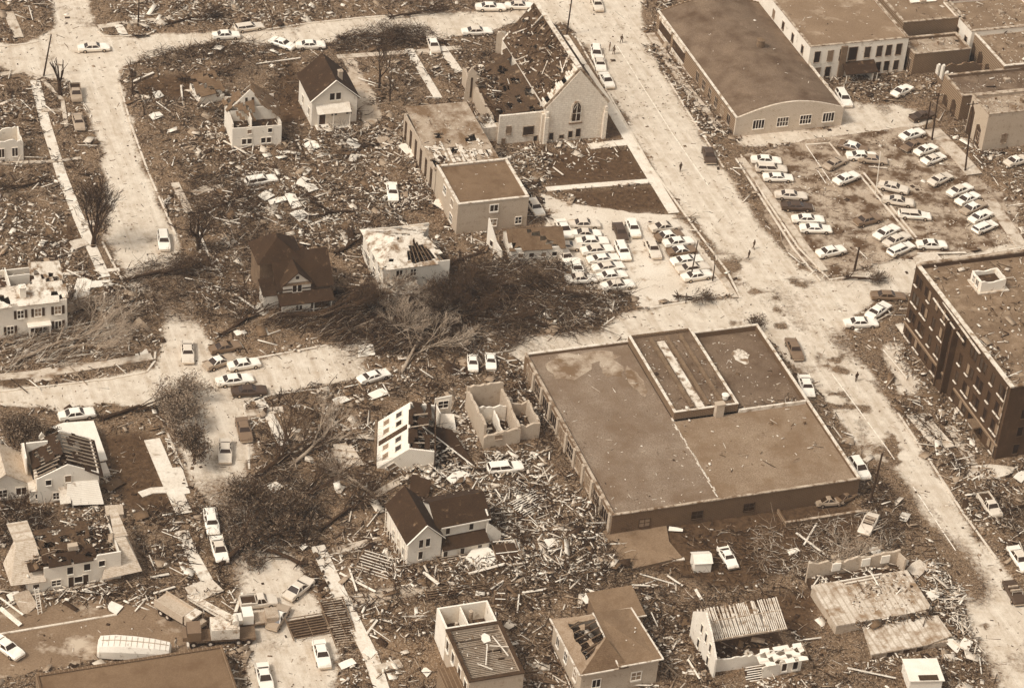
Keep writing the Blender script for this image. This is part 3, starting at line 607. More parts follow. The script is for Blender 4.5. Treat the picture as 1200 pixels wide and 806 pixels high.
    for i in range(26):
        x = r.uniform(.5,7); y = r.uniform(1,19); q = r.uniform(0,PI); L = r.uniform(1,2.8); t.bar((x,y,6.0-y*.05+r.uniform(-.2,.4)),(x+math.cos(q)*L,y+math.sin(q)*L,6.2-y*.05),.16,.2)
    t.build('charred_beam', woodk, a, kind='stuff'); pile(a,-2.4,1.1,-.1,4.8,3.2,40,'church')
    # free standing fragment of the back wall
    b = root('wall_fragment', 'tall pointed tan fragment of wall standing alone beside the ruined church', 'wall', base(543,121,0), YAW-.25, foot=(-.2,-.2,4.6,.6))
    t = MB(); t.prism([(0,0),(4.4,0),(4.3,3.5),(3.3,4.4),(2.6,5.6),(1.6,6.4),(1.1,7.2),(.5,6.2),(.2,4)],0,.45,lambda p,d:(p[0],d,p[1])); t.prism([(0,0),(3.2,0),(3.0,2.0),(2,3.0),(1,3.4),(0,4.8)],0,.4,lambda p,d:(4.0+d,.46+p[0],p[1])); t.build('wall', tanb, b)
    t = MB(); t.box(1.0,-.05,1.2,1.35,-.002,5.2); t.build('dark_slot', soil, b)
    c = root('wall_fragment', 'smaller ragged tan fragment of wall at the back left corner of the church ruin', 'wall', base(580,64,0), YAW-.5)
    t = MB(); t.prism([(0,0),(2.6,0),(2.4,1.6),(1.4,4.4),(.7,4.8),(0,4.2)],0,.4,lambda p,d:(p[0],d,p[1])); t.build('wall', tanb, c)
church()

# school hall: long flat roof, low torn back, dark front
def hall():
    H = 6.0
    o = root('hall_building', 'long tan brick hall with a bleached torn roof behind its dark roof', 'building', base(537,240,H), foot=(-.4,-.4,12.6,32))
    W, D = 12.1, 12.0
    flat_block(o, W, D, H, tanb, mat('hall_roof', .40, .05, .6, .95, fine=7, fvar=.1, spot=(.3,.4,.5,.7)), coping, .25, .3)
    for z in (1.2, 4.0): window(o,'f',W,D,6.2,z,1.3,1.2)
    window(o,'f',W,D,10.6,1.1,1.0,1.2); window(o,'l',W,D,3,3.8,1.3,1.3); window(o,'l',W,D,7,3.8,1.3,1.3); window(o,'l',W,D,3,.9,1.3,1.3)
    t = MB(); slab(t,(-.2,12.3,H-.9),(11.2,12.3,H-.4),(11.0,31,H),(.2,31.2,H),.25,18,26,lambda u,v: (math.sin(u*15+v*7)+math.sin(v*21-u*9))>1.25 and v<.55,.3,3); t.build('back_roof', tarl, o, 'bleached torn roof of the rear wing')
    t = MB(); t.box(.002,12.3,0,.3,31,H-1.2); t.box(10.7,12.3,0,11,31,H-1.2); t.box(.301,30.7,0,10.69,31,H-1.2); t.build('wall', tanb, o, 'rear wing wall stripped of its face')
    t = MB(); r = random.Random(5)
    for i in range(12):
        x = 1.0+i*.85; L = r.uniform(2,7); t.bar((x,13+r.uniform(0,1.5),H-.55),(x+r.uniform(-.3,.3),13+L,H-.28),r.uniform(.3,.75),.06)
    t.build('stripped_decking', coping, o)
    t = MB()
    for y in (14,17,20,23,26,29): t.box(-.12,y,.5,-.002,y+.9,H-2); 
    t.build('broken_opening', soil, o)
    pile(o,-2.5,12,0,31,.2,160,'mix'); pile(o,0,12.2,11,20,H-.5,110,'mix'); pile(o,0,20,11,31,H-.1,60,'small'); pile(o,1,1,11,11,H-.25,14,'small')
hall()

# barrel-roofed hall beside the main street
def barrel():
    W, D, H, rise = 20.6, 39.0, 3.7, 2.25
    o = root('barrel_roof_building', 'long brick building with a low curved dark roof and arched front wall', 'building', base(863,139,H), foot=(-.5,-.5,W+.5,D+.5))
    n = 20
    arc = [(W*i/n, H+rise*math.sin(PI*i/n)) for i in range(n+1)]
    t = MB(); t.prism([(0,0),(W,0)]+arc[::-1],0,.35,lambda p,d:(p[0],d,p[1])); t.build('front_wall', mat('light_brick', .76, .06, 1.0, .9, fvar=.1, spot=(.5, 1.2, .55, .75), brick=(.82, .6, .22)), o)
    t = MB(); t.prism([(0,0),(W,0)]+arc[::-1],0,.35,lambda p,d:(p[0],D-d,p[1])); t.build('back_wall', midb, o)
    t = MB(); t.box(0,.352,0,.35,D-.352,H); t.box(W-.35,.352,0,W,D-.352,H); t.build('side_wall', midb, o)
    t = MB(); R_ = [(x,z-.12) for x, z in arc]; t.prism(R_+[(x,z-.25) for x, z in R_[::-1]],.36,D-.36,lambda p,d:(p[0],d,p[1])); t.build('roof', tard, o, None)
    t = MB(); t.box(-.12,-.1,H+.003,.3,D,H+.2); t.build('coping', coping, o)
    t = MB(); t.box(W-.3,-.1,H+.003,W+.12,D,H+.2); t.build('coping', coping, o)
    for s_ in (4.4, 9.0, 13.4, 17.8): window(o,'f',W,D,s_,1.2,2.1,1.7,None,.12,None,3)
    for s_ in (3,6,9,12,15,18): window(o,'l',W,D,s_,.8,1.2,1.9,copingm,.14,None,1)
    for s_ in (27.5, 34.5): 
        t = MB(); t.box(-.25,s_-3,2.9,-.002,s_+3,3.5); t.build('shop_lintel', coping, o)
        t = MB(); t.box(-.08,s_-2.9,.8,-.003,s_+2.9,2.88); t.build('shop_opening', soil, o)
        t = MB(); t.box(-.25,s_-3,.1,-.002,s_+3,.78); t.build('stall_riser', coping, o)
    t = MB(); t.tube((12.5,20,H+rise-.2),(12.5,20,H+rise+1.1),.8,.7,10); t.tube((12.5,20,H+rise+1.101),(12.5,20,H+rise+1.4),.9,.3,10); t.build('roof_vent', woodd, o)
    pile(o,1,1,20,33,H+rise-.3,30,'small')
    pile(o,-5,1,-.4,33,.15,420,'mix')
barrel()

def white_block():
    W, D, H = 19.6, 26.0, 7.2
    o = root('two_storey_building', 'white building with tall dark windows and a flat brown roof', 'building', base(950,55.5,H), foot=(-.4,-.4,W+.4,D+.4))
    flat_block(o, W, D, H, whitep, mat('flat_brown_roof', .46, .06, .6, .95, fine=7, fvar=.1, spot=(.62,.25,.55,.68)), copingm, .15, .3)
    for s_ in (1.6,4.2,6.6,11.6,14.0,15.9,17.9): window(o,'f',W,D,s_,3.9,1.1,2.2,copingm,.08,None,0)
    for s_ in (2.2,4.2,14.3,16.0,17.9): window(o,'f',W,D,s_,.7,1.0,2.0,copingm,.08,None,0)
    window(o,'f',W,D,8.7,3.7,1.6,2.6,woodd,.1,None,0)
    for s_ in (3,7.5,12,16.5): window(o,'l',W,D,s_,4.2,.9,1.6,copingm,.08,None,0)
    t = MB(); slab(t,(6.8,-2.6,2.2),(13.2,-2.6,2.2),(13.2,-.01,3.4),(6.8,-.01,3.4),.15); t.build('porch_roof', shdark, o)
    t = MB(); t.box(6.9,-2.5,0,7.05,-2.35,2.2); t.box(13,-2.5,0,13.15,-2.35,2.2); t.box(12.2,-2.2,0,12.5,-.01,2.2); t.build('porch_post', woodl, o)
    t = MB(); t.box(6.2,-.35,0,7.4,-.003,6.8); t.build('brown_panel', woodd, o)  # tall dark brown panel against the white front wall
    pile(o,1,1,18,25,H-.15,60,'small'); pile(o,0,-5,18,-.4,.1,200,'mix')
white_block()

# shop blocks in the top right corner
def shop(label, corner, H, W, D, wm, rm, cop=copingm, win=(), n=40):
    o = root('shop_building', label, 'building', base(*corner, H), group='flat-roofed shop blocks in the top right corner', foot=(-.3,-.3,W+.3,D+.3))
    flat_block(o, W, D, H, wm, rm, cop, .5, .35)
    for a in win: window(o, a[0], W, D, a[1], a[2], a[3], a[4], copingm, .14, None, a[5] if len(a) > 5 else 1)
    q = random.Random(int(W*10+D)); t = MB(); e = 0
    for k_ in range(int(D/3.2)):
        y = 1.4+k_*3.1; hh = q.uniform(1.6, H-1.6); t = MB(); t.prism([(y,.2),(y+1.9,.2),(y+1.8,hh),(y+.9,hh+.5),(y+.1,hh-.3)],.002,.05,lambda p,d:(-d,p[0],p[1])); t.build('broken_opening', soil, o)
    t = MB(); x, y = W*.55, D*.5; t.box(x,y,H-.49,x+1.1,y+.9,H+.1); t.build('roof_vent', copingm, o)
    pile(o,.5,.5,W-.5,D-.5,H-.5,n*2,'small'); pile(o,.5,.5,W-.5,D-.5,H-.5,n//3,'mix'); return o
r1 = mat('shop_roof', .44, .08, .6, .95, fine=6, fvar=.12, spot=(.6,.4,.55,.7))
shop('flat roofed shop with two small white skylights at the top edge', (1059,27), 6.5, 12.5, 14, midb, r1)
shop('low shop in the gap just right of the white tall-windowed building', (1072,64), 4.6, 11.4, 6.2, midb, tarl, win=(('l',1.5,.8,1,2.2),('l',4,.8,1,2.2)))
shop('shop with a pale end wall and littered roof, topmost at the right', (1139,37.5), 6.5, 16, 12, whitep, r1, n=90, win=(('l',1.6,1.2,.9,3.4,0),('l',5,1.2,.9,3.4,0)))
shop('shop with a long pale diagonal parapet and wreckage on a dark roof', (1177,78), 6.0, 12, 13.4, midb, r1, coping, n=110)
o = shop('long dark roofed shop behind the twin poles', (1128,113), 5.2, 19, 7.6, midb, tard, n=60)
shop('nearest brown brick corner shop with a roof of broken timbers, above the car park', (1159,134.5), 7.6, 15, 6.6, tanb, tarl, n=80, win=(('l',2,1,1.1,1.8),('f',4,1.4,1.0,1.8),('f',9,4.4,1,1.6)))
g_ = root('ruined_shop_front', 'row of jagged pale shop-front piers left standing beside the alley', 'wall', base(1098,92,0), YAW+PI/2+.0, foot=(-10,-.5,.5,.6))
t = MB(); r = random.Random(3)
for i in range(7): x = -i*1.65; hh = r.uniform(2.6,5.2); t.prism([(x-.45,0),(x+.45,0),(x+.4,hh-.6),(x-.1,hh),(x-.4,hh-.2)],0,.35,lambda p,d:(p[0],d,p[1]))
t.build('pier', whitep, g_); t = MB(); t.box(-10.6,.36,0,.4,.5,1.0); t.build('sill_wall', midb, g_)
lb = root('floor_ruin', 'collapsed dark shop interior behind the jagged pale shop-front piers', 'ruin', base(1100,92,0), foot=(0,-9,9,0)); t = MB(); t.box(.3,-9,0,9,0,.6); t.build('floor', soil, lb); wall_ring(lb,9,9,3.6,midb,.3,jag=1.6,y0=-9,skip='l',seed=4); pile(lb,.5,-8.5,8.5,-.5,.7,150,'mix')
for p_, l_ in (((1072,2),'left'),((1088,1),'right')):
    s_ = root('skylight', f'{l_} one of two small white skylights on the shop roof by the top edge', 'skylight', tuple(G(*p_,6)))
    t = MB(); t.box(-1.2,-.8,0,1.2,.8,.3); t.build('kerb', copingm, s_); t = MB(); slab(t,(-1.25,-.85,.31),(1.25,-.85,.31),(1.25,.85,.75),(-1.25,.85,.75),.1); t.build('glazing', trim, s_)

# ---------------- houses
def house_open_top():       # white house with torn upper floor, top left
    W, D, H = 8.4, 7.5, 4.2
    o = root('house', 'white house with its upper floor torn open below a leftover gable', 'house', base(272,176,0), YAW-.05, foot=(-.3,-.3,W+.3,D+4.5))
    wall_ring(o, W, D, dict(f=H,b=6,l=5.0,r=4.6), white, .22, jag=0)
    for s_ in (2.0, 2.95, 5.3, 6.25): window(o,'f',W,D,s_,1.0,.72,1.0,None,.1,None,0)
    for s_ in (2.9, 6.4): window(o,'f',W,D,s_,3.0,.7,.8,None,.08,None,0)
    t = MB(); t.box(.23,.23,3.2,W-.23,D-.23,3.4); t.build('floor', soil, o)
    t = MB(); t.box(3.2,.3,3.41,3.35,4,5.6); t.box(.3,3.6,3.41,3.19,3.75,5.4); t.box(3.36,3.6,3.41,W-.3,3.75,5.9); t.build('partition', white, o)
    t = MB(); slab(t,(8.9,.6,4.9),(8.9,8,5.1),(4.4,8,8.4),(4.6,2.4,7.8),.15,8,7,lambda u,v:(math.sin(u*9+v*14))>.8,.3,4); slab(t,(1.2,1.6,5.0),(4.2,1.2,4.6),(4.4,4.3,7.0),(1.0,4.3,6.2),.12,7,5,lambda u,v:(math.sin(u*12+v*9))>.55,.3,9); slab(t,(-.5,8,5),(-.3,4.3,5),(2.6,4.3,7.2),(2.2,8,7.4),.15,4,5,lambda u,v:(math.sin(u*9+v*14))>.6,.3,4); t.build('roof', shmid, o)
    t = MB(); t.prism([(0.8,5.9),(6.3,5.9),(3.7,8.9)],0,.2,lambda p,d:(p[0],4.4+d,p[1])); gb = t.build('gable_wall', white, o)
    for x in (3.1,4.2): 
        t = MB(); t.box(x-.2,4.34,6.6,x+.2,4.398,7.4); t.build('vent_window', glass, gb)
    pile(o,.3,.3,8,7,3.4,60,'mix'); pile(o,-4,3,-.3,8,.2,70,'white'); pile(o,-1,8,8,12,.4,120,'mix')
house_open_top()

def house_gabled():         # white gabled, dark roof
    W, D, H, Hr = 8.0, 8.7, 5.4, 9.0
    o = root('house', 'white gabled house with an intact dark roof and front porch, beside the dirt driveway', 'house', base(366,117,H), foot=(-.3,-1,W+.3,D+.3))
    wall_ring(o, W, D, H, white, .22, 'v', Hr); gable_roof(o, W, D, H, Hr, shdark)
    for s_ in (3.5,4.6): window(o,'f',W,D,s_,5.0,.85,1.3,None,.12,None,0)
    window(o,'f',W,D,4.0,1.9,1.0,1.1); door(o,'f',W,D,1.9,1.1,2.1); window(o,'f',W,D,6.6,1.9,1.0,1.1)
    for s_ in (1.8,5.8): window(o,'l',W,D,s_,1.4,.9,1.4)
    t = MB(); slab(t,(.6,-1.7,3.3),(6.6,-1.7,3.3),(6.6,-.01,4.3),(.6,-.01,4.3),.12); t.build('porch_roof', woodl, o)
    t = MB(); t.box(.7,-1.6,0,.85,-1.45,3.15); t.box(3.4,-1.6,0,3.55,-1.45,3.15); t.box(6.3,-1.6,0,6.45,-1.45,3.15); t.box(.6,-1.7,-.05,6.6,-.01,.3); t.build('porch_post', trim, o)
    chimney(o,5.4,2.3,6.5,9.1,.7,tanb); t = MB(); t.bar((-.45,-.42,H-.3),(W/2,-.42,Hr+.0),.08,.25,up=(0,1,0)); t.bar((W+.45,-.42,H-.3),(W/2,-.42,Hr+.0),.08,.25,up=(0,1,0)); t.build('bargeboard', trim, o)
house_gabled()

def house_dark():
    o = root('house', 'dark many-gabled house with a small white dormer, ringed by debris', 'house', base(326,362,0), foot=(-2.5,-.5,9,10))
    W, D, H, Hr = 8.2, 8.5, 4.0, 7.6
    wall_ring(o, W, D, H, woodd, .25, 'u', Hr, y0=0); gable_roof(o, W, D, H, Hr, shdark, 'u', .5)
    w_ = MB(); w_.prism([(.6,2.9),(5.0,2.9),(5.0,4.7),(2.8,6.7),(.6,4.7)],0,3.4,lambda p,d:(p[0],-.35+d,p[1])); dm = w_.build('dormer', white, o)
    t = MB(); slab(t,(.2,-.8,4.5),(.2,4.0,4.5),(2.8,4.0,6.95),(2.8,-.8,6.95),.12); slab(t,(5.4,4.0,4.5),(5.4,-.8,4.5),(2.81,-.8,6.95),(2.81,4.0,6.95),.12); t.build('dormer_roof', shdark, dm)
    t = MB(); slab(t,(.5,-.7,4.55),(5.1,-.7,4.55),(5.1,-.37,4.9),(.5,-.37,4.9),.1); t.build('dormer_eave', woodd, dm)
    for s_ in (2.4,3.2): window(o,'f',W,D,s_,3.15,.62,1.25,None,.1,None,0,off=.36)
    t = MB(); t.box(2.55,-.42,5.5,3.05,-.352,6.0); t.build('attic_window', glass, dm)
    t = MB(); slab(t,(-.4,-2.6,2.3),(8.3,-2.6,2.3),(8.3,-.36,3.2),(-.4,-.36,3.2),.15); t.build('porch_roof', shdark, o)
    t = MB(); t.box(0,-2.2,0,4.6,-2.0,2.1); t.build('porch_wall', white, o); window(o,'f',W,D,2.7,.9,1.0,.9,None,.1,None,1,off=2.2)
    t = MB(); t.box(5,-2.3,0,5.15,-2.15,2.2); t.box(7.8,-2.3,0,7.95,-2.15,2.2); t.box(4.7,-2.3,.8,8,-2.2,.9); t.build('porch_post', trim, o)
    # tall hipped back part
    wall_ring(o,6.5,5.5,6.6,woodd,.25,x0=-2.2,y0=3.5,name='back_wall'); t = MB(); a=(-2.7,3.0,6.55);b=(4.8,3.0,6.55);c=(4.8,9.5,6.55);d=(-2.7,9.5,6.55);p1=(1.0,5.6,9.6);p2=(1.0,7.0,9.6)
    t.add([a,b,c,d,p1,p2],[(0,1,4),(1,2,5,4),(2,3,5),(3,0,4,5),(0,3,2,1)]); t.build('hipped_roof', shdark, o)
    t = MB(); t.box(-2.4,-.2,0,-2.21,2.6,3.0); t.box(-2.2,-.2,0,-.01,-.02,3.0); t.build('side_room', white, o)
    t = MB(); slab(t,(-2.6,-.5,3.0),(-.3,-.5,3.0),(-.3,3,4.0),(-2.6,3,4.0),.12); t.build('side_roof', shdark, o)
house_dark()

def house_holed():
    W, D, H, Hr = 10.9, 11.0, 5.2, 6.6
    o = root('house', 'house with a bleached white roof gashed by a huge dark hole', 'house', base(450,311,H+.6), YAW+.02, foot=(-.3,-3.5,W,D))
    wall_ring(o, W, D, dict(f=H,b=H,l=H,r=2.6), white, .22)
    hol = lambda u,v: ((u-.60)**2/.05+(v-.42)**2/.10) < 1 or (u > .88 and v < .3) or math.sin(u*31+v*17)+math.sin(v*29-u*7) > 1.72
    t = MB(); c = (W*.42, D*.5, Hr+.5); x1 = W+.2
    slab(t,(-.5,-.5,H),(W+.3,-.5,H-.2),(W*.75,D*.5,Hr+.3),(W*.3,D*.5,Hr+.5),.14,16,9,hol,.35,3)
    t.build('roof', tarw, o)
    t = MB(); slab(t,(W+.5,D+.5,H-.6),(-.5,D+.5,H),(W*.3,D*.5+.01,Hr+.5),(W*.75,D*.5+.01,Hr+.3),.14,14,8,lambda u,v: math.sin(u*12+v*9)>.82,.35,4); t.build('roof', tarw, o)
    t = MB(); slab(t,(-.5,D+.5,H),(-.5,-.5,H),(W*.3,D*.5,Hr+.5),(W*.3,D*.5+.02,Hr+.5),.14); t.build('roof', tarw, o)
    t = MB()
    for i in range(9): x = 4+i*.75; t.bar((x,.3,H-.3),(W*.3+(x/W)*W*.45,D*.5,Hr),.08,.16)
    t.build('rafters', woodd, o)
    t = MB(); t.box(.23,.23,2.4,W-.23,D-.23,2.6); t.build('floor', soil, o)
    window(o,'f',W,D,2.6,3.2,1.0,1.3); window(o,'f',W,D,4.9,3.2,.9,1.2); window(o,'f',W,D,2.2,.6,1.0,1.3)
    for s_ in (1.5,4.5,7.5): window(o,'l',W,D,s_,.9,1.0,1.5); window(o,'l',W,D,s_+.5,3.1,1.0,1.3)
    t = MB(); slab(t,(-.3,-3.4,2.3),(5.2,-3.4,2.3),(5.2,-.01,2.9),(-.3,-.01,2.9),.14,8,5,lambda u,v: math.sin(u*14+v*8)>.9,.3,2); t.build('porch_roof', tarw, o)
    t = MB()
    for x in (-.1,2.4,4.9): t.box(x,-3.2,0,x+.18,-3.02,2.25)
    t.build('porch_post', trim, o); pile(o,3,.5,10,7,2.7,60,'dark'); pile(o,0,-3.3,5,-.2,2.7,25,'mix')
house_holed()

def garage():
    W, D, H = 8.6, 6.0, 2.6
    o = root('garage', 'low garage with a row of small windows left of the packed cars', 'garage', base(598,308,0), YAW-.1, foot=(-.3,-.3,W+.2,D+.2))
    wall_ring(o, W, D, H, white, .22, 'u', 4.4)
    gable_roof(o, W, D, H, 4.4, shmid, 'u', .35, hole=lambda u,v: math.sin(u*9+v*5)>.9, n=(9,5))
    for s_ in (1.6,3.4,5.4,7.2): window(o,'f',W,D,s_,.9,.8,.8,None,.1,None,0)
    c = root('wall_panel', 'broken white wall panel with a jagged edge leaning left of the garage', 'wall panel', base(582,300,0), YAW-PI/2+.3)
    t = MB(); t.prism([(0,0),(4.6,0),(4.2,1.6),(2.6,2.4),(.4,5.2),(0,5.6)],0,.18,lambda p,d:(p[0]-3,d,p[1])); t.build('wall', white, c); window(c,'f',1,1,-1.6,1,.8,1.0,None,.1,None,0)
    pile(o,-3,0,0,6,.2,50,'mix'); pile(o,1,1,8,5,3.4,14,'small')
garage()

def house_mansion():
    W, D, H = 12.0, 8.5, 6.0
    o = root('house', 'big white two-storey house with dark shutters and a wrecked roof, at the left edge', 'house', base(-14,400,0), foot=(-.3,-.3,W+.4,D+.5))
    wall_ring(o, W, D, dict(f=H,b=H+.8,l=H,r=H+.6), white, .25)
    for s_, z in ((3.4,.9),(5.0,3.6),(7.6,3.6),(10.6,3.6),(10.6,.9)):
        window(o,'f',W,D,s_,z,.9,1.35); 
        for q_ in (s_-1.0, s_+.62): t = MB(); t.box(q_,-.09,z-.05,q_+.38,-.002,z+1.4); t.build('shutter', woodk, o)
    t = MB(); t.box(5.9,-1.2,2.3,9.4,-.01,2.55); t.build('portico_roof', trim, o); t = MB(); t.box(6,-1.1,0,6.2,-.9,2.29); t.box(9.1,-1.1,0,9.3,-.9,2.29); t.build('column', trim, o)
    door(o,'f',W,D,7.6,1.1,2.2); window(o,'f',W,D,6.7,.7,.5,1.5,None,.08,None,0); window(o,'f',W,D,8.6,.7,.5,1.5,None,.08,None,0)
    t = MB(); slab(t,(-.3,-.4,H),(W+.3,-.4,H),(W+.3,3.2,H+1.3),(-.3,3.2,H+1.3),.15,16,6,lambda u,v: math.sin(u*21+v*6)+math.sin(u*8)>1.35,.3,6); t.build('roof', tarw, o)
    t = MB(); slab(t,(7.5,3.4,H+.5),(W+.3,3.4,H+.5),(W+.3,7.8,H+1.8),(7.5,7.8,H+2.2),.15,7,6,lambda u,v: math.sin(u*21+v*16)>.9,.3,7); t.build('roof', tarw, o)
    chimney(o,5.6,1.4,H,H+2.2,.9,whitep); t = MB(); t.box(.3,3.3,H-.6,W-.3,D-.3,H-.4); t.build('floor', soil, o)
    t = MB(); t.box(4.0,3.3,H-.39,4.15,D-.3,H+1.4); t.box(4.16,5.6,H-.39,7.4,5.75,H+1.5); t.build('partition', white, o)
    a = root('annex', 'low white side wing left of the big shuttered house at the left edge', 'annex', base(-40,372,0)); wall_ring(a,4,5,3,white,.2)
    pile(o,.5,3.4,11.5,8,H-.3,90,'white')
house_mansion()

r9 = random.Random(19)
def house_split():          # white house, gable front, roof peeled, slabs flung open
    o = root('house', 'white gabled house with half its dark roof stripped to rafters', 'house', base(44,592,0), YAW-.04, foot=(-1,-1,9.5,10.5))
    W, D, H, Hr = 8.6, 8.0, 4.6, 6.6
    wall_ring(o, W, D, H, white, .22, 'v', Hr)
    window(o,'f',W,D,1.6,3.4,.75,.9,None,.1,None,0); window(o,'f',W,D,4.3,3.6,.8,1.1,None,.1,None,0); window(o,'f',W,D,2.6,.8,.8,1.1)
    t = MB()
    for i in range(11):
        y = .4+i*.72; f = 1-r9.random()*.5; t.bar((-.2,y,H),(-.2+(W/2+.2)*f,y+r9.uniform(-.1,.1),H+(Hr-H)*f),.09,.16)
    for i in range(8): y = 1.2+i*.85; t.bar((W+.2,y,H),(W/2,y,Hr+.05),.09,.16)
    t.build('rafters', woodm, o)
    t = MB(); slab(t,(W+.6,-.3,H-.5),(W+.6,8,H-.5),(W/2+.5,8,Hr-.1),(W/2+1.4,-.3,Hr-.4),.14,10,7,lambda u,v: v>.5 and math.sin(u*14+v*8)>-.2,.3,5); slab(t,(-.3,7.8,H+.1),(-.3,2.2,H+.1),(W/2-.3,2.6,Hr),(W/2-.3,7.8,Hr),.14,9,7,lambda u,v: math.sin(u*11+v*12)+math.sin(v*17-u*5)>.2,.35,6); t.build('roof', shdark, o)
    t = MB(); t.box(.3,.3,2.6,W-.3,D-.3,2.8); t.build('floor', soil, o)
    t = MB(); slab(t,(3.6,-1.9,1.0),(8.9,-2.3,.8),(8.4,-.02,3.4),(4.2,-.02,3.6),.12,6,4,lambda u,v:u<.2 and v<.3,.2,3); t.build('porch_roof', white, o)
    t = MB(); slab(t,(2.9,-2.0,1.4),(4.4,-2.0,1.4),(4.4,-.02,2.8),(2.9,-.02,2.8),.12); t.build('porch_end', tarw, o)
    t = MB(); t.box(-.6,6.2,0,2.4,6.45,6.2); t.prism([(0,0),(5.5,0),(5.5,4.4),(3,6.4),(0,6.0)],0,.2,lambda p,d:(-1.1+d,3.2+p[0],p[1])); t.build('side_wall', whitep, o)
    s_ = root('roof_slab', 'large clean white slab with a ragged left edge lying beside the dark lawn', 'roof slab', base(97,551,0), YAW+.05, foot=(0,0,4,7))
    t = MB(); t.prism([(0,0),(3.6,.2),(3.6,8.2),(-.6,8.8),(-2.6,8.4),(-1.6,7.4),(-.4,6.6),(.2,4.4),(1.2,3.8),(1.6,2.2),(1.5,.6)],.9,1.1,lambda p,d:(p[0],p[1],d+p[1]*.12)); t.build('slab', trim, s_)
    t = MB(); t.box(1.9,-2.6,.1,3.3,-.1,.9); t.build('base_wall', white, s_)
    b = root('upright_wall', 'tall narrow white wall left standing behind the rafters-bare house', 'wall', base(47,548,0), YAW+.1)
    t = MB(); t.prism([(0,0),(2.8,0),(2.8,3),(1.8,5.5),(1.0,5.2),(.4,6.2),(0,5.6)],0,.2,lambda p,d:(p[0],d,p[1])); t.build('wall', whitep, b)
    c = root('shed', 'small pale shed with one window between the two left-edge houses', 'shed', base(36,592,0), YAW, foot=(-.2,-.2,2.4,2.4)); wall_ring(c,1.9,2.2,2.6,whitep,.15,'u',3.2); gable_roof(c,1.9,2.2,2.6,3.2,tarw,'u',.2,.1); window(c,'f',1.9,2.2,1.0,1.1,.6,.8,None,.08,None,0)
    d = root('house', 'pink-pale roofed cottage half behind bare branches at the left edge', 'house', base(-22,592,0), YAW, foot=(-.2,-.2,7.3,7)); wall_ring(d,7,6.5,2.8,white,.2,'v',5.2); gable_roof(d,7,6.5,2.8,5.2,shlight,'v',.4); window(d,'f',7,6.5,5.6,1,1.4,1.2); window(d,'f',7,6.5,3.0,1,1.2,1.2)
    e = root('flat_box', 'square tan flat-topped box lying at the corner of the gambrel house ruin', 'box', base(125,610,0), YAW-.1, foot=(-.1,-.1,2.5,2)); t = MB(); t.box(0,0,0,2.3,2.0,.9); t.box(-.08,-.08,.901,2.38,2.08,1.05); t.build('lid', tanb, e)
    pile(o,.4,.4,8,7.6,2.9,80,'mix'); pile(o,-1,6.5,8,10,.5,120,'mix')
house_split()

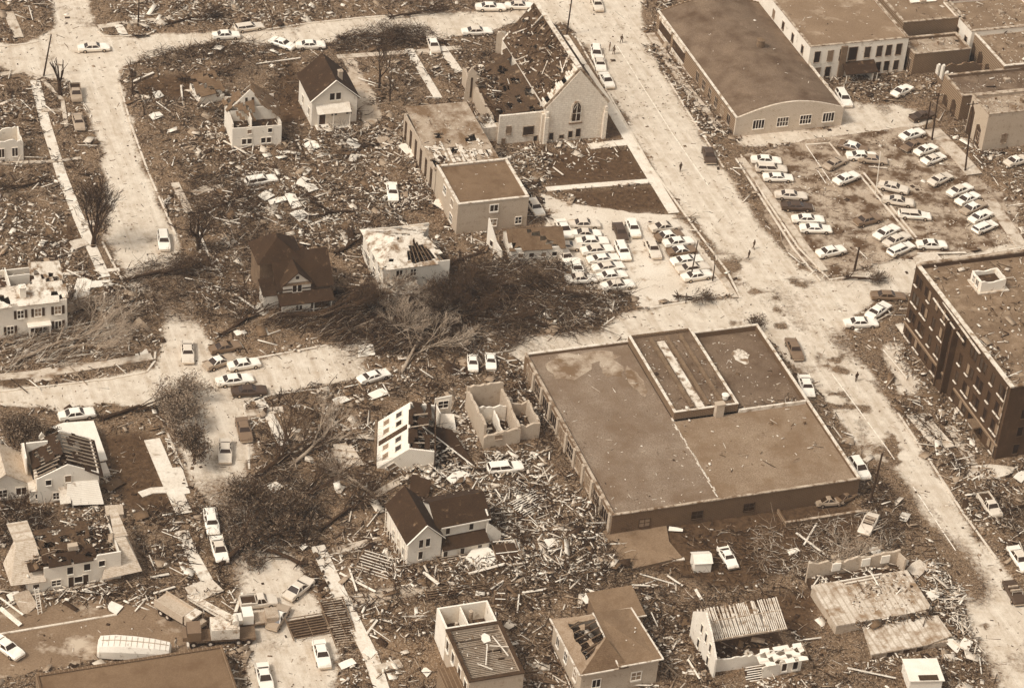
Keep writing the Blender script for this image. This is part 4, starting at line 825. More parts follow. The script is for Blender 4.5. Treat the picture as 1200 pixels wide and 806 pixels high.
def house_gambrel():
    W, D, H = 12.6, 7.0, 4.7
    o = root('house', 'long white house with shingled roof ends and its middle roof gone', 'house', base(33,697,0), YAW+.03, foot=(-2.5,-.5,W+3.5,D+3))
    mb = MB(); mb.prism([(2.2,0),(W,0),(W,4.9),(9.4,4.9),(9.3,4.3),(2.2,4.2)],0,.22,lambda p,d:(p[0],d,p[1])); mb.prism([(0,0),(2.198,0),(2.198,2.5),(0,2.5)],0,.22,lambda p,d:(p[0],d,p[1])); mb.box(.0,.23,0,.22,D-.23,3.0); mb.box(W-.22,.23,0,W,D-.23,4.4); mb.box(0,D-.22,0,W,D,3.9); mb.build('wall', white, o)
    window(o,'f',W,D,1.1,.9,.8,.8,None,.1,None,0); window(o,'f',W,D,3.8,.9,1.2,.9,None,.12,None,1); window(o,'f',W,D,5.7,2.5,.8,1.2,None,.12,None,0); window(o,'f',W,D,8.0,2.7,.85,1.1,None,.12,None,0); window(o,'f',W,D,10.0,3.0,.8,.9,None,.1,None,0)
    door(o,'f',W,D,5.8,.7,1.8); door(o,'f',W,D,7.8,.7,1.8); window(o,'f',W,D,6.8,.8,1.1,1.0,None,.1,None,0)
    t = MB(); t.box(.3,.3,3.6,W-.3,D-.3,3.9); t.build('floor', soil, o)
    t = MB(); slab(t,(2.4,1.0,4.3),(9.2,1.0,4.3),(9.4,6.8,5.6),(2.2,6.8,5.2),.14,16,12,lambda u,v: math.sin(u*17+v*9)+math.sin(v*19-u*6)>.35,.35,15); t.build('sagging_roof', burnt, o)
    t = MB()
    slab(t,(-2.3,-.2,2.3),(2.4,-.5,2.3),(2.0,4.4,5.4),(-.6,4.4,5.4),.15); slab(t,(-2.4,4.6,2.3),(-2.3,-.2,2.3),(-.6,4.4,5.4),(-.7,5.2,5.4),.15); slab(t,(-.7,4.4,5.35),(2.0,4.4,5.35),(1.9,9.4,5.0),(-.9,9.4,5.0),.15)
    t.build('roof', shlight, o, 'shingled left end of the roof')
    t = MB(); slab(t,(9.6,-1.3,1.7),(15.3,-.9,1.7),(13.9,3.6,4.8),(12.6,3.6,4.8),.15); slab(t,(15.3,-.9,1.7),(14.9,3.8,2.6),(13.9,5,4.8),(13.9,3.6,4.8),.15); slab(t,(12.4,3.3,4.8),(14.3,3.3,4.8),(14.2,9.6,4.4),(13.2,9.6,4.4),.15); t.build('roof', shlight, o, 'shingled right end of the roof')
    t = MB(); slab(t,(2.2,-.35,4.45),(9.4,-.35,4.5),(9.4,1.6,5.1),(2.2,1.6,5.0),.14,14,3,lambda u,v: math.sin(u*13+v*6)>.75,.3,5); t.build('eave', shdark, o)
    t = MB(); t.box(5.9,1.7,4.9,7.2,2.5,5.7); t.build('chimney', tanb, o)
    t = MB(); t.box(-.5,-.7,0,9,-.3,.4); t.build('foundation', concrete, o)
    pile(o,.5,1,12,6.8,4.0,420,'dark'); pile(o,0,7,14,10,.9,300,'dark'); pile(o,2,2,12,6.5,4.6,90,'mix'); pile(o,2,6,12,8,3.6,120,'mix')
    l = root('ladder', 'white ladder leaning against the left end of the long white house', 'ladder', base(47,719,0), YAW+PI/2+.1)
    t = MB()
    for dy in (-.25,.25): t.bar((0,dy,0),(1.6,dy,3.3),.08,.08)
    for k in range(10): f = .08+k*.095; t.bar((1.6*f,-.25,3.3*f),(1.6*f,.25,3.3*f),.06,.05)
    t.build('rails', trim, l)
house_gambrel()

def farmhouse():
    o = root('house', 'white L-shaped farmhouse with dark roofs and a long porch roof, near the lower middle', 'house', base(476.7,663.5,0), YAW+.07, foot=(-.5,-1,13.5,9))
    W, D, H, Hr = 4.9, 8.3, 4.4, 7.0
    wall_ring(o, W, D, H, white, .22, 'v', Hr); gable_roof(o, W, D, H, Hr, shdark, 'v', .35)
    for s_, z in ((1.85,3.0),(2.85,3.0),(1.9,.9)): window(o,'f',W,D,s_,z,.6,1.35,None,.1,None,0)
    for s_ in (1.4,3.4,5.4): window(o,'l',W,D,s_,.8,.8,1.3)
    X0, W2, D2, H2 = 4.9, 7.6, 6.4, 4.5
    wall_ring(o, W2, D2, H2, white, .22, 'u', 6.5, x0=X0+.01, y0=1.6, name='wing_wall'); gable_roof(o, W2, D2, H2, 6.5, shdark, 'u', .3, x0=X0, y0=1.6, name='wing_roof', hole=lambda u,v: u>.9 and v<.5 and math.sin(v*30)>.2, n=(14,5))
    for x in (6.4,9.9): window(o,'f',W,D,x,3.0,.6,1.1,None,.1,None,0,off=-1.6)
    t = MB(); slab(t,(5.0,-.6,2.0),(12.0,-.6,2.0),(12.0,1.58,2.7),(5.0,1.58,2.7),.12); t.build('porch_roof', shdark, o)
    t = MB(); t.box(5.02,-.3,0,12.0,-.1,1.85); t.build('porch_wall', white, o)
    for x in (5.5,8.0,10.6): window(o,'f',W,D,x,.5,.6,1.15,None,.12,None,0,off=.3)
    t = MB(); t.prism([(0,0),(2.2,0),(2.4,1.8),(1.4,3.0),(0.1,4.2)],0,.2,lambda p,d:(11.9+p[0],.9+d,p[1])); t.build('torn_wall', white, o)
    t = MB(); t.bar((-.35,-.4,H-.25),(W/2,-.4,Hr),.07,.22,up=(0,1,0)); t.bar((W+.35,-.4,H-.25),(W/2,-.4,Hr),.07,.22,up=(0,1,0)); t.bar((W+.4,1.2,H2-.02),(12.6,1.2,H2-.02),.09,.2); t.build('bargeboard', trim, o)
    t = MB()
    for i in range(9): t.bar((-.5,i*.95,0),(-.42,i*.95+.3,H-.3),.1,.1)
    t.build('loose_siding', trim, o)
    pile(o,-3,-1,0,8,.2,80,'boards'); pile(o,5,-3.5,12,-.6,.3,160,'boards'); pile(o,12.5,-1,17,4,.4,170,'white'); pile(o,6,2,12,7.5,5.2,16,'small')
farmhouse()

def tilted():
    o = root('tilted_house', 'white house tipped over on its corner with rows of narrow window slots facing up', 'house', base(441,551,0), YAW-.18, foot=(-1,-1,8,7.5))
    o.rotation_euler = (math.radians(9), math.radians(46), YAW-.18); o.location.z = .3; o.scale = (1.14, 1.14, 1.14)
    W, D, H = 5.0, 8.6, 5.4
    wall_ring(o, W, D, H, white, .22, 'v', 7.6); gable_roof(o, W, D, H, 7.6, shdark, 'v', .3, sides='R'); t = MB(); t.box(.3,.3,4.6,W-.3,D-.3,4.8); t.build('attic_floor', soil, o)
    for zz in (1.1,3.2):
        for s_ in (1.3,2.9,5.8,7.4): window(o,'l',W,D,s_,zz,.9,.9,None,.1,None,0)
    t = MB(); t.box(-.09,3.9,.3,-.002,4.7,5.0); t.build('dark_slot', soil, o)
    window(o,'f',W,D,1.2,1.2,1.2,1.2); window(o,'f',W,D,3.6,3.2,1.2,1.2)
    t = MB(); t.box(-.2,-.2,-.35,W+.2,D+.2,-.01); t.build('floor', woodd, o)
    s_ = root('roof_slab', 'dark slab of shingled roof sliding off the tipped white house toward the right', 'roof slab', base(492,545,0), YAW-.3, foot=(0,0,9,6))
    t = MB(); slab(t,(0,0,.3),(8.5,-.8,.2),(4.5,5.4,2.6),(-.8,5.8,3.4),.25,10,7,lambda u,v: math.sin(u*12+v*9)>.93,.35,3); t.build('slab', shdark, s_)
    t = MB(); t.bar((-.9,5.8,3.55),(8.4,-.8,.4),.18,.12); t.build('edge_board', trim, s_)
    pile(o,3,-3,13,9,.5,320,'white'); pile(o,5,-2,12,8,1.3,200,'boards'); pile(o,4,0,9,7,2.2,120,'boards')
    t = MB()
    for i in range(7): y = .4+i*1.2+.3*math.sin(i*5); t.bar((.3,y,5.4),(2.2+1.3*math.sin(i*3.3),y+.4*math.sin(i*7),7.0+.5*math.sin(i*3)),.12,.16)
    t.build('rafters', woodm, o)
    t = MB(); slab(t,(-.2,D,H),(-.2,.2,H),(2.4,.4,7.5),(2.0,D,7.2),.14,12,5,lambda u,v: math.sin(u*13+v*9)+math.sin(v*12-u*5) > -.1,.4,21); t.build('roof_remnant', shdark, o)
    # standing pieces of rooms between the tipped house and the brick shell
    f = root('room_frame', 'upright white room frame with one window, right of the tipped house', 'wall', base(514,505,0), YAW, foot=(-.2,-.2,3,3))
    t = MB(); t.prism([(0,0),(2.6,0),(2.6,4.2),(0,4.0)],0,.18,lambda p,d:(p[0],2.6+d,p[1])); t.box(-.002,0,0,.18,2.59,3.2); t.build('wall', white, f); window(f,'f',1,1,1.3,2.2,1.5,1.2,None,.12,None,1,off=-2.6)
    t = MB(); slab(t,(.2,0,.4),(2.4,-1.2,.2),(2.8,1.8,1.4),(.3,2.4,1.4),.15); t.build('fallen_ceiling', trim, f)
tilted()

def brick_shell():
    W, D = 5.6, 9.6
    o = root('brick_shell', 'roofless tan brick shell divided into rubble-filled rooms', 'ruin', base(566,527,0), YAW-.02, foot=(-.3,-.3,9,D+.3))
    wall_ring(o, W, D, dict(f=3.3,l=4.6,b=5.2,r=4.0), tanb, .4, jag=.9, seed=8)
    window(o,'f',W,D,2.2,1.7,1.1,.7,copingm,.1,None,0); window(o,'b',W,D,2.2,2.2,1.1,1.0,copingm,.1,None,0)
    t = MB()
    t.prism(jag_top(4.6,4.0,1.2,seed=3)[::-1]+[(0,0),(4.6,0)],0,.25,lambda p,d:(.45+p[0],5.6+d,p[1])); t.prism(jag_top(5.0,3.4,1.2,seed=5)[::-1]+[(0,0),(5.0,0)],0,.25,lambda p,d:(3.0+d,.45+p[0],p[1])); t.build('partition', whitep, o)
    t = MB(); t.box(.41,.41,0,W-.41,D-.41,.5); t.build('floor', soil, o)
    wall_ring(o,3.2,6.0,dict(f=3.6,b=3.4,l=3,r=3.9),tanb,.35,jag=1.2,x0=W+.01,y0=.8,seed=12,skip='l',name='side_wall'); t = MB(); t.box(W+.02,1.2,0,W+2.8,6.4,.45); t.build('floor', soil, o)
    pile(o,.5,.5,5,9,.8,110,'white'); pile(o,5.8,1.2,8.3,6.3,.6,40,'dark'); pile(o,-3.4,0,0,9,.3,140,'white')
brick_shell()

def joist_block():          # bottom middle, bare floor joists
    W, D, H = 7.4, 10.2, 5.6
    o = root('joist_building', 'brick building stripped to bare roof joists with two whitewashed rooms behind', 'building', base(550,799,H), foot=(-3,-2,W+.3,D+4.8))
    wall_ring(o, W, D, H, tanb, .35)
    t = MB(); r = random.Random(6)
    for i in range(30):
        y = .5+i*.325
        if r.random() < .93: t.bar((.3,y,H-.5+r.uniform(-.05,.05)),(W-.3-(r.random() < .25)*r.uniform(0,3),y+r.uniform(-.05,.05),H-.5),.1,.22)
    t.build('joists', woodm, o)
    t = MB(); t.box(.36,.36,2.4,W-.36,D-.36,2.6); t.build('floor', soil, o)
    t = MB(); t.box(-.1,-.1,H+.002,.4,D,H+.16); t.box(W-.4,-.1,H+.002,W+.1,D,H+.16); t.box(.401,-.1,H+.002,W-.401,.4,H+.16); t.box(.401,D-.4,H+.002,W-.401,D,H+.16); t.build('coping', woodk, o)
    for s_ in (1.2,3.8,6.6,9.0): window(o,'l',W,D,s_,3.0,1.0,1.7,trim,.2,None,0)
    wall_ring(o,W-.4,4.2,H+.2,whitep,.25,y0=D+.02,name='rear_wall'); t = MB(); t.box(.3,D+.3,2.6,W-.7,D+4,2.9); t.build('rear_floor', soil, o)
    t = MB(); t.box(3.1,D+.28,2.9,3.25,D+3.95,H); t.build('partition', whitep, o)
    t = MB(); t.tube((1.9,D+1.5,2.9),(1.9,D+1.5,5.2),.22,.22,8); t.tube((4.3,D+2.6,2.9),(4.2,D+2.5,5.9),.3,.3,8); t.build('water_tank', copingm, o)
    t = MB(); t.box(-2.4,-1.5,0,-.01,5.6,3.4); t.build('lean_to', midb, o); window(o,'f',W,D,-1.2,.9,.9,1.5,trim,.15,None,1,off=1.5)
    t = MB()
    for a,b in (((3,2.5,H+.1),(4.3,6,H+.2)),((4.6,5.9,H+.1),(7.2,5.2,H)),((5.5,7.5,H+.2),(6.4,3.5,H+.1)),((2,3,H+.1),(3.6,1.5,H+.1))): t.bar(a,b,.14,.1)
    t.build('loose_rafter', woodl, o)
    t = MB(); t.prism([(0,0),(1.2,.2),(1.4,1.5),(.8,2.3),(.2,2.0),(-.2,.9)],0,.1,lambda p,d:(4.2+p[0]*.8,6.9+p[1]*.8,H-.3+d)); t.build('torn_sheet', trim, o)
    pile(o,.5,.5,7,9.8,H-.4,40,'small')
joist_block()

def hip_ruin():
    W, D, H = 10.8, 10.6, 4.4
    o = root('house', 'tan house with a large ragged hole in its left roof slope', 'house', base(682,789,H), YAW+.02, foot=(-.4,-.4,W+.4,D+.4))
    wall_ring(o, W, D, H, tanb, .25)
    hol = lambda u,v: .12 < u < .9 and .3 < v < .97 and (math.sin(u*16+v*5)+math.sin(v*13)) < 1.6
    x1 = 4.4
    t = MB(); slab(t,(-.4,D+.4,H),(-.4,-.4,H),(x1,3.4,H+2.3),(x1,8,H+2.3),.15,14,9,hol,.35,2); t.build('roof', mat('tan_shingle', .52,.08,1,.95,fvar=.12,spot=(.4,1,.5,.72)), o, 'holed left roof slope')
    t = MB(); slab(t,(-.4,-.4,H),(x1+2,-.4,H),(x1,3.4,H+2.3),(x1-.01,3.4,H+2.3),.15); t.build('roof', shmid, o)
    m2 = mat('olive_roof', .43,.06,1,.95,fvar=.1,spot=(.38,.8,.5,.72))
    t = MB(); slab(t,(5.2,-.4,H+.3),(W+.4,-.4,H+.3),(W-.6,9.2,H+1.2),(x1+.2,8.6,H+2.2),.15); t.build('roof', m2, o, 'intact olive right slope')
    t = MB(); t.bar((-.4,-.42,H+.08),(5.0,-.42,H+.08),.2,.15); t.bar((5.2,-.45,H+.42),(W+.4,-.45,H+.42),.2,.15); t.bar((-.45,-.4,H+.1),(-.45,D+.4,H+.1),.22,.15); t.bar((5.0,-.4,H+.35),(x1,8.4,H+2.35),.2,.12); t.bar((W+.4,-.4,H+.42),(W-.5,9.2,H+1.3),.2,.12); t.build('eaves_trim', coping, o)
    t = MB(); t.box(.26,.26,2.6,5,D-.26,2.75); t.build('floor', soil, o)
    t = MB()
    for i in range(7): y = 1+i*1.2; t.bar((0,y,H-.1),(x1,min(max(y,3.4),8),H+2.1),.09,.16)
    t.build('rafters', woodd, o)
    for s_ in (2,5.5,8.5): window(o,'l',W,D,s_,1.6,1.0,1.6)
    window(o,'f',W,D,2.2,1.6,1.1,1.3); window(o,'f',W,D,7.8,1.6,1.3,1.3)
    a = root('annex', 'small olive-roofed extension at the back right of the holed tan house', 'annex', base(756,763,0) , YAW+.02, foot=(-5,3,.5,9))
    wall_ring(a,6,5,3.2,midb,.25,x0=-5.2,y0=3.6); t = MB(); slab(t,(-5.5,3.3,3.25),(1.1,3.3,3.25),(1.1,8.9,4.0),(-5.5,8.9,4.0),.15); t.build('roof', m2, a); t = MB(); t.bar((-5.5,3.2,3.4),(1.1,3.2,3.4),.16,.14); t.build('trim', coping, a)
    pile(o,.5,1,4.5,9.5,3.0,60,'mix'); pile(o,6,1,10,8,H+1,10,'small')
hip_ruin()

def white_gable_ruin():
    W, D, H = 11.6, 6.6, 3.4
    o = root('house', 'pale ruined house with a tall white end gable and bare sloping rafters', 'house', base(834,790,0), YAW, foot=(-.4,-3.5,W+1.5,D+.4))
    t = MB(); t.prism([(-1.0,0),(D+1.0,0),(D+1.0,4.6),(D*.62,7.6),(D*.25,6.2),(-1.0,3.6)],0,.25,lambda p,d:(-.3+d,p[0],p[1])); t.build('gable_wall', white, o)
    for s_, z in ((1.0,3.2),(2.6,3.6),(4.2,3.8),(1.2,.8),(4.6,.9)): window(o,'l',1,1,s_,z,.6,1.4,None,.08,None,0,off=.3)
    mb = MB(); mb.prism(jag_top(W,3.2,1.0,seed=6)[::-1]+[(0,0),(W,0)],0,.22,lambda p,d:(p[0],d,p[1])); mb.box(0,D-.22,0,W,D,3.2); mb.build('wall', white, o)
    r = random.Random(9); t = MB()
    for i in range(40):
        x = .1+i*.29; f = 1 if r.random() < .8 else r.uniform(.3,.9); t.bar((x,D*.42+r.uniform(-.2,.2),3.5),(x+r.uniform(-.12,.16),D*.42+(D*.58+.5)*f,3.5+1.8*f+r.uniform(-.1,.1)),.14,.1)
    t.build('rafters', coping, o); t = MB(); t.bar((0,D*.42,3.4),(W,D*.42,3.4),.2,.25); t.bar((0,D*.8,4.5),(W,D*.8,4.5),.15,.2); t.build('purlin', woodm, o)
    t = MB(); t.box(.1,.25,0,W,D-.3,.5); t.build('floor', soil, o)
    t = MB(); t.prism([(0,0),(2.3,.2),(2.2,2.8),(1.1,3.6),(-.3,2.6)],0,.15,lambda p,d:(6.3+p[0],-2.4+d,p[1]*.75)); t.box(8.6,-2.3,0,11.8,-2.1,2.6); t.build('porch_wall', white, o)
    for s_ in (9.3,10.9): window(o,'f',1,1,s_,.8,.7,1.3,None,.12,None,0,off=2.3)
    t = MB(); slab(t,(5.6,-2.9,2.7),(12.4,-2.9,2.7),(12.4,-.02,3.2),(5.6,-.02,3.2),.12,10,4,lambda u,v: math.sin(u*17+v*9)>.35,.3,3); t.build('porch_roof', white, o)
    pile(o,.5,.5,11,4,.6,120,'dark'); pile(o,5,-5,12,-3,.2,60,'white')
white_gable_ruin()

def slab_ruin():
    W, D = 14.6, 8.6
    o = root('slab_ruin', 'bare concrete floor slab strewn with rubble beside a leftover brick wall', 'ruin', base(980,733,1.8), foot=(-.4,-7.5,W+.4,D+3))
    t = MB(); t.prism([(0,0),(11,.1),(14.6,.4),(14.6,D),(0,D)],1.55,1.8,lambda p,d:(p[0],p[1],d)); t.build('floor_slab', slabm, o)
    t = MB(); t.box(.1,.1,0,.5,D-.1,1.54); t.box(.501,.1,0,14,.5,1.54); t.box(14,.6,0,14.4,D,1.54); t.build('base_wall', tanb, o)
    t = MB(); t.prism(jag_top(14,4.0,.8,seed=4)[::-1]+[(0,0),(14,0)],0,.35,lambda p,d:(.3+p[0],D+2.1+d,p[1])); t.prism([(0,0),(2.0,0),(2.0,3.2),(0,3.7)],0,.3,lambda p,d:(14+d,D+.1+p[0],p[1])); t.build('back_wall', tanb, o)
    t = MB(); t.box(.4,D+.01,0,14,D+2.09,1.2); t.build('back_floor', soil, o)
    for x in (3.9,8.4,11.4):
        t = MB(); t.box(x,D+1.9,1.9,x+1.3,D+2.095,3.2); t.build('opening', trim, o)
    t = MB(); t.prism([(0,0),(8.4,0),(12.6,1.0),(12.4,5.3),(1.2,5.6)],1.1,1.3,lambda p,d:(2.6+p[0],-5.9+p[1],d)); t.build('front_slab', slabm, o, 'lower paler front slab')
    t = MB(); t.box(3.0,-5.7,0,14.2,-5.3,1.09); t.box(14.0,-5.2,0,14.4,-1,1.09); t.build('front_base', copingm, o)
    for x in (5.2,7.6,9.6):
        t = MB(); t.box(x,-5.76,.1,x+.9,-5.702,.95); t.build('vent_hole', soil, o)
    pile(o,4,1.5,14,8.3,1.8,230,'small'); pile(o,6,4,13,8,1.8,60,'mix'); pile(o,1,D+.1,14,D+2,1.3,90,'white'); pile(o,3,-1,14,0,1.4,110,'dark'); pile(o,-2,-8,14,-6,.2,150,'mix'); pile(o,14.6,-6,18,9,.2,230,'mix')
    t = MB()
    for a,b in (((4.2,8.2,2.0),(10.6,8.4,2.0)),((4.6,7.6,2.0),(9.8,7.8,2.0))): t.bar(a,b,.22,.15)
    t.build('loose_beam', woodl, o)
slab_ruin()

def small_ones():
    o = root('white_shed', 'flat white shed with a dark roof opening, cut by the bottom edge', 'shed', base(1064,812,0), YAW-.2, foot=(-.2,-.2,4.6,5)); wall_ring(o,4.4,4.0,2.2,white,.2)
    t = MB(); t.box(-.2,-.2,2.21,4.6,4.2,2.35); t.build('roof', trim, o); t = MB(); t.box(1.2,-.1,2.36,3.8,.9,2.42); t.build('dark_patch', woodk, o)
    o = root('low_building', 'broad plain brown roof cut by the bottom left edge of the photo', 'building', base(44,800,3), foot=(-.3,-17,24.5,1.8))
    flat_block(o,24.2,18,3,midb,mat('plain_brown_roof',.40,.05,.5,.95,fine=6,fvar=.08,spot=(.33,.3,.5,.7)),midb,.1,.25)
    for ch in o.children: ch.location.y = -16.5
    o = root('white_shed', 'small white shed standing beside the rounded coupe on the dark lot', 'shed', base(813,671,0), YAW-.15, foot=(-.2,-.2,2.7,3)); wall_ring(o,2.4,2.4,1.7,white,.12,'u',2.3); gable_roof(o,2.4,2.4,1.7,2.3,trim,'u',.15,.1); door(o,'r',2.4,2.4,1.2,.8,1.3,woodd,.05)
    o = root('concrete_pad', 'plain brown raised pad with curved white path beside it, below the big flat roof', 'pad', base(742,668,0), YAW+.05, foot=(0,0,9,9)); t = MB(); t.prism([(0,0),(7.6,.4),(7.2,4),(8.6,8.4),(1.2,9.2),(-1.6,8.6)],.02,.35,lambda p,d:(p[0],p[1],d)); t.build('slab', mat('pad',.47,.05,.8,.95,fine=5,fvar=.09,spot=(.36,.5,.5,.7)), o)
    o = root('house', 'pale wrecked house front with two dark openings, cut by the left edge', 'house', base(-12,192,0), YAW, foot=(-.2,-.2,6,5)); wall_ring(o,5.6,5,4.4,white,.22,jag=1.4,seed=3); window(o,'f',5.6,5,2,1,.9,1.6); window(o,'f',5.6,5,4.2,1,.9,1.6); t = MB(); t.box(.3,.3,0,5.3,4.7,.6); t.build('floor', soil, o); pile(o,.3,.3,5.3,4.7,.7,40,'white')
    o = root('house', 'collapsed brown-roofed house leaning left of the torn-open white house', 'house', base(233,124,0), YAW+.1, foot=(-.2,-.2,5,6)); wall_ring(o,4.6,5,2.6,white,.2,jag=1.6,seed=9); t = MB(); slab(t,(-.4,-.4,1.8),(4.6,-.6,2.6),(4.2,4.5,4.0),(0,4.8,3.4),.15,6,6,lambda u,v: math.sin(u*10+v*9)>.7,.3,3); t.build('roof', shmid, o); pile(o,-1,-2,5,5,.5,60,'white')
    o = root('steps', 'two long pale concrete slabs tilted side by side between street and dark apartment block', 'slabs', base(1108,531,0), YAW+.10); t = MB(); t.box(-1.1,0,.2,.1,9.8,.4); t.build('slab', concrete, o); t = MB(); t.box(.3,.6,.3,1.9,9.2,.52); t.build('slab', concrete, o)
    o = root('corner_platform', 'ragged pale concrete platform at the foot of the dark apartment block', 'platform', base(1140,562,0), YAW); t = MB(); t.prism([(0,0),(2.2,-1),(5.6,-.6),(7.4,.8),(4,2.3),(1,2.6),(-.6,1.5)],.05,.5,lambda p,d:(p[0],p[1],d)); t.build('slab', concrete, o)
    o = root('roof_slab', 'square white roof slab lying flat left of the tipped white house', 'roof slab', base(400,551,0), YAW+.0); t = MB(); slab(t,(0,0,.4),(3.4,0,.5),(2.6,5.0,.9),(-.6,5.2,.8),.12,6,7,lambda u,v:(u>.8 and v>.8) or (u<.2 and v>.85),.3,3); t.build('slab', shlight, o)
    o = root('roof_slab', 'dark shingled roof piece with a pale back edge lying below the tipped house', 'roof slab', base(478,602,0), YAW-.3); t = MB(); slab(t,(0,2.6,.5),(2.6,1.8,.4),(3.2,5.6,1.8),(.3,6.6,1.9),.15); t.build('slab', shdark, o)
small_ones()
# ------------------------------------------------------------------ vehicles
paints = {k: mat('car_paint_'+k, t, .03, 1.5, .4, fvar=.03, spot=(max(.05,t-.3), .9, .6, .8)) for k, t in dict(white=.99, cream=.85, tan=.64, brown=.42, dark=.2).items()}
CARMESH = {}
def loft(mb, secs):
    o = len(mb.v); n = len(secs[0])
    for s_ in secs: mb.v += s_
    for i in range(len(secs)-1):
        for j in range(n): mb.f.append((o+i*n+j, o+i*n+(j+1) % n, o+(i+1)*n+(j+1) % n, o+(i+1)*n+j)); mb.m.append(0)
    mb.f.append(tuple(o+j for j in range(n))[::-1]); mb.m.append(0); k = o+(len(secs)-1)*n; mb.f.append(tuple(k+j for j in range(n))); mb.m.append(0)
def car_parts(kind, var=0):
    if (kind, var) in CARMESH: return CARMESH[kind, var]
    P = []; vr = random.Random(var*13+len(kind))
    def part(name, mb, key, loc=(0,0,0), smooth=False):
        o = mb.build(name, paints['white'], None, smooth=smooth); C.objects.unlink(o); P.append((name, o.data, key, loc))
    hl = dict(sedan=2.68, wagon=2.7, coupe=2.1, pickup=2.65, convertible=2.55)[kind]
    bw = .86 if kind == 'coupe' else .98
    tops = [(-1,.62,.80),(-.965,.86,.92),(-.7,.95,.98),(-.45,.97,1),(0,.96,1),(.4,.97,1),(.72,.95,.99),(.955,.88,.94),(1,.66,.84)]
    if kind == 'pickup': tops = [(-1,.9,.97),(-.99,1.0,1),(-.4,1.0,1),(.0,1.0,1),(.4,1.0,1),(.72,1.0,.99),(.96,.93,.95),(1,.7,.86)]
    secs = [[(x*hl, bw*k*.9, .28), (x*hl, bw*k, .48), (x*hl, bw*k*.99, z*.86), (x*hl, bw*k*.88, z), (x*hl, -bw*k*.88, z), (x*hl, -bw*k*.99, z*.86), (x*hl, -bw*k, .48), (x*hl, -bw*k*.9, .28)] for x, z, k in tops]
    b = MB(); loft(b, secs)
    for y in (-bw*.9, bw*.86): b.box(-hl*.97, y, .84, -hl*.55, y+.05, 1.04)      # tail fins
    if var: b.v = [(x*(1+.03*math.sin(var*2.1))+vr.uniform(-.035,.035), y+vr.uniform(-.04,.04), z+(vr.uniform(-.09,.05) if z > .8 else 0)-(.10 if var == 3 and x > hl*.7 and z > .6 else 0)) for x, y, z in b.v]
    part('body', b, 'paint')
    x0, x1, r0, r1, zt = dict(sedan=(-1.62,1.05,-1.0,.42,1.42), wagon=(-2.5,1.05,-2.3,.42,1.5), coupe=(-1.5,.75,-.8,.2,1.4), pickup=(-.35,1.2,-.2,.72,1.62), convertible=(-1.3,1.0,-.9,.6,1.02))[kind]
    if var == 2: r0 += .25; r1 -= .1; x0 += .1
    if var == 3: zt -= .14
    bwz = .97; wb, wt = bw*.86, bw*.68
    if kind != 'convertible':
        r = MB(); e = .06
        r.add([(r0-e,-wt,zt-.05),(r1+e,-wt,zt-.05),(r1+e,wt,zt-.05),(r0-e,wt,zt-.05),(r0+.05,-wt+.1,zt+.03),(r1-.05,-wt+.1,zt+.03),(r1-.05,wt-.1,zt+.03),(r0+.05,wt-.1,zt+.03)],[(0,1,5,4),(1,2,6,5),(2,3,7,6),(3,0,4,7),(4,5,6,7),(3,2,1,0)])
        for sx, tx in ((x1,r1),(x0,r0)):
            for sy in (-1,1): r.bar((sx,sy*wb,bwz-.02),(tx,sy*wt,zt-.04),.09,.09)
        for sy in (-1,1): r.bar(((x0+x1)/2-.1,sy*wb,bwz-.02),((r0+r1)/2-.05,sy*wt,zt-.04),.12,.06)
        part('roof', r, 'paint')
        q = lambda a,b_,c,d,t_=.02: MB().add([a,b_,c,d,tuple(Vector(a)-Vector((0,0,t_))),tuple(Vector(b_)-Vector((0,0,t_))),tuple(Vector(c)-Vector((0,0,t_))),tuple(Vector(d)-Vector((0,0,t_)))],[(0,1,2,3),(7,6,5,4),(0,4,5,1),(1,5,6,2),(2,6,7,3),(3,7,4,0)])
        part('windscreen', q((x1,-wb,bwz),(x1,wb,bwz),(r1,wt,zt-.06),(r1,-wt,zt-.06)), 'glass')
        part('rear_window', q((x0,-wb,bwz),(x0,wb,bwz),(r0,wt,zt-.06),(r0,-wt,zt-.06)), 'glass')
        for sy in (-1,1): part('side_window', MB().add([(x0,sy*wb,bwz),(x1,sy*wb,bwz),(r1,sy*wt,zt-.06),(r0,sy*wt,zt-.06),(x0,sy*(wb-.03),bwz),(x1,sy*(wb-.03),bwz),(r1,sy*(wt-.03),zt-.06),(r0,sy*(wt-.03),zt-.06)],[(0,1,2,3),(7,6,5,4),(0,4,5,1),(1,5,6,2),(2,6,7,3),(3,7,4,0)]), 'glass')
    else:
        t = MB(); t.box(-1.3,-.75,.97,.7,.75,1.0); part('cockpit', t, 'soil'); t = MB(); t.box(-.9,-.7,1.0,-.6,.7,1.25); t.box(.0,-.7,1.0,.3,.7,1.25); part('seat', t, 'tan'); t = MB(); t.bar((1.0,-.75,.97),(.75,-.7,1.35),.07,.07); t.bar((1.0,.75,.97),(.75,.7,1.35),.07,.07); t.bar((.75,-.7,1.35),(.75,.7,1.35),.07,.07); part('windscreen', t, 'chrome')
    if kind == 'pickup':
        t = MB(); t.box(-2.5,-.8,1.005,-.5,.8,1.02); part('bed', t, 'soil')
        t = MB(); t.box(-2.62,-.95,1.0,-.5,-.83,1.25); t.box(-2.62,.83,1.0,-.5,.95,1.25); t.box(-2.64,-.82,1.0,-2.54,.82,1.25); part('bed_side', t, 'paint')
    for sx, nm in ((hl+.03,'bumper'),(-hl-.03,'bumper')):
        t = MB(); t.box(sx-.06,-bw*.88,.42,sx+.06,bw*.88,.56); part(nm, t, 'chrome')
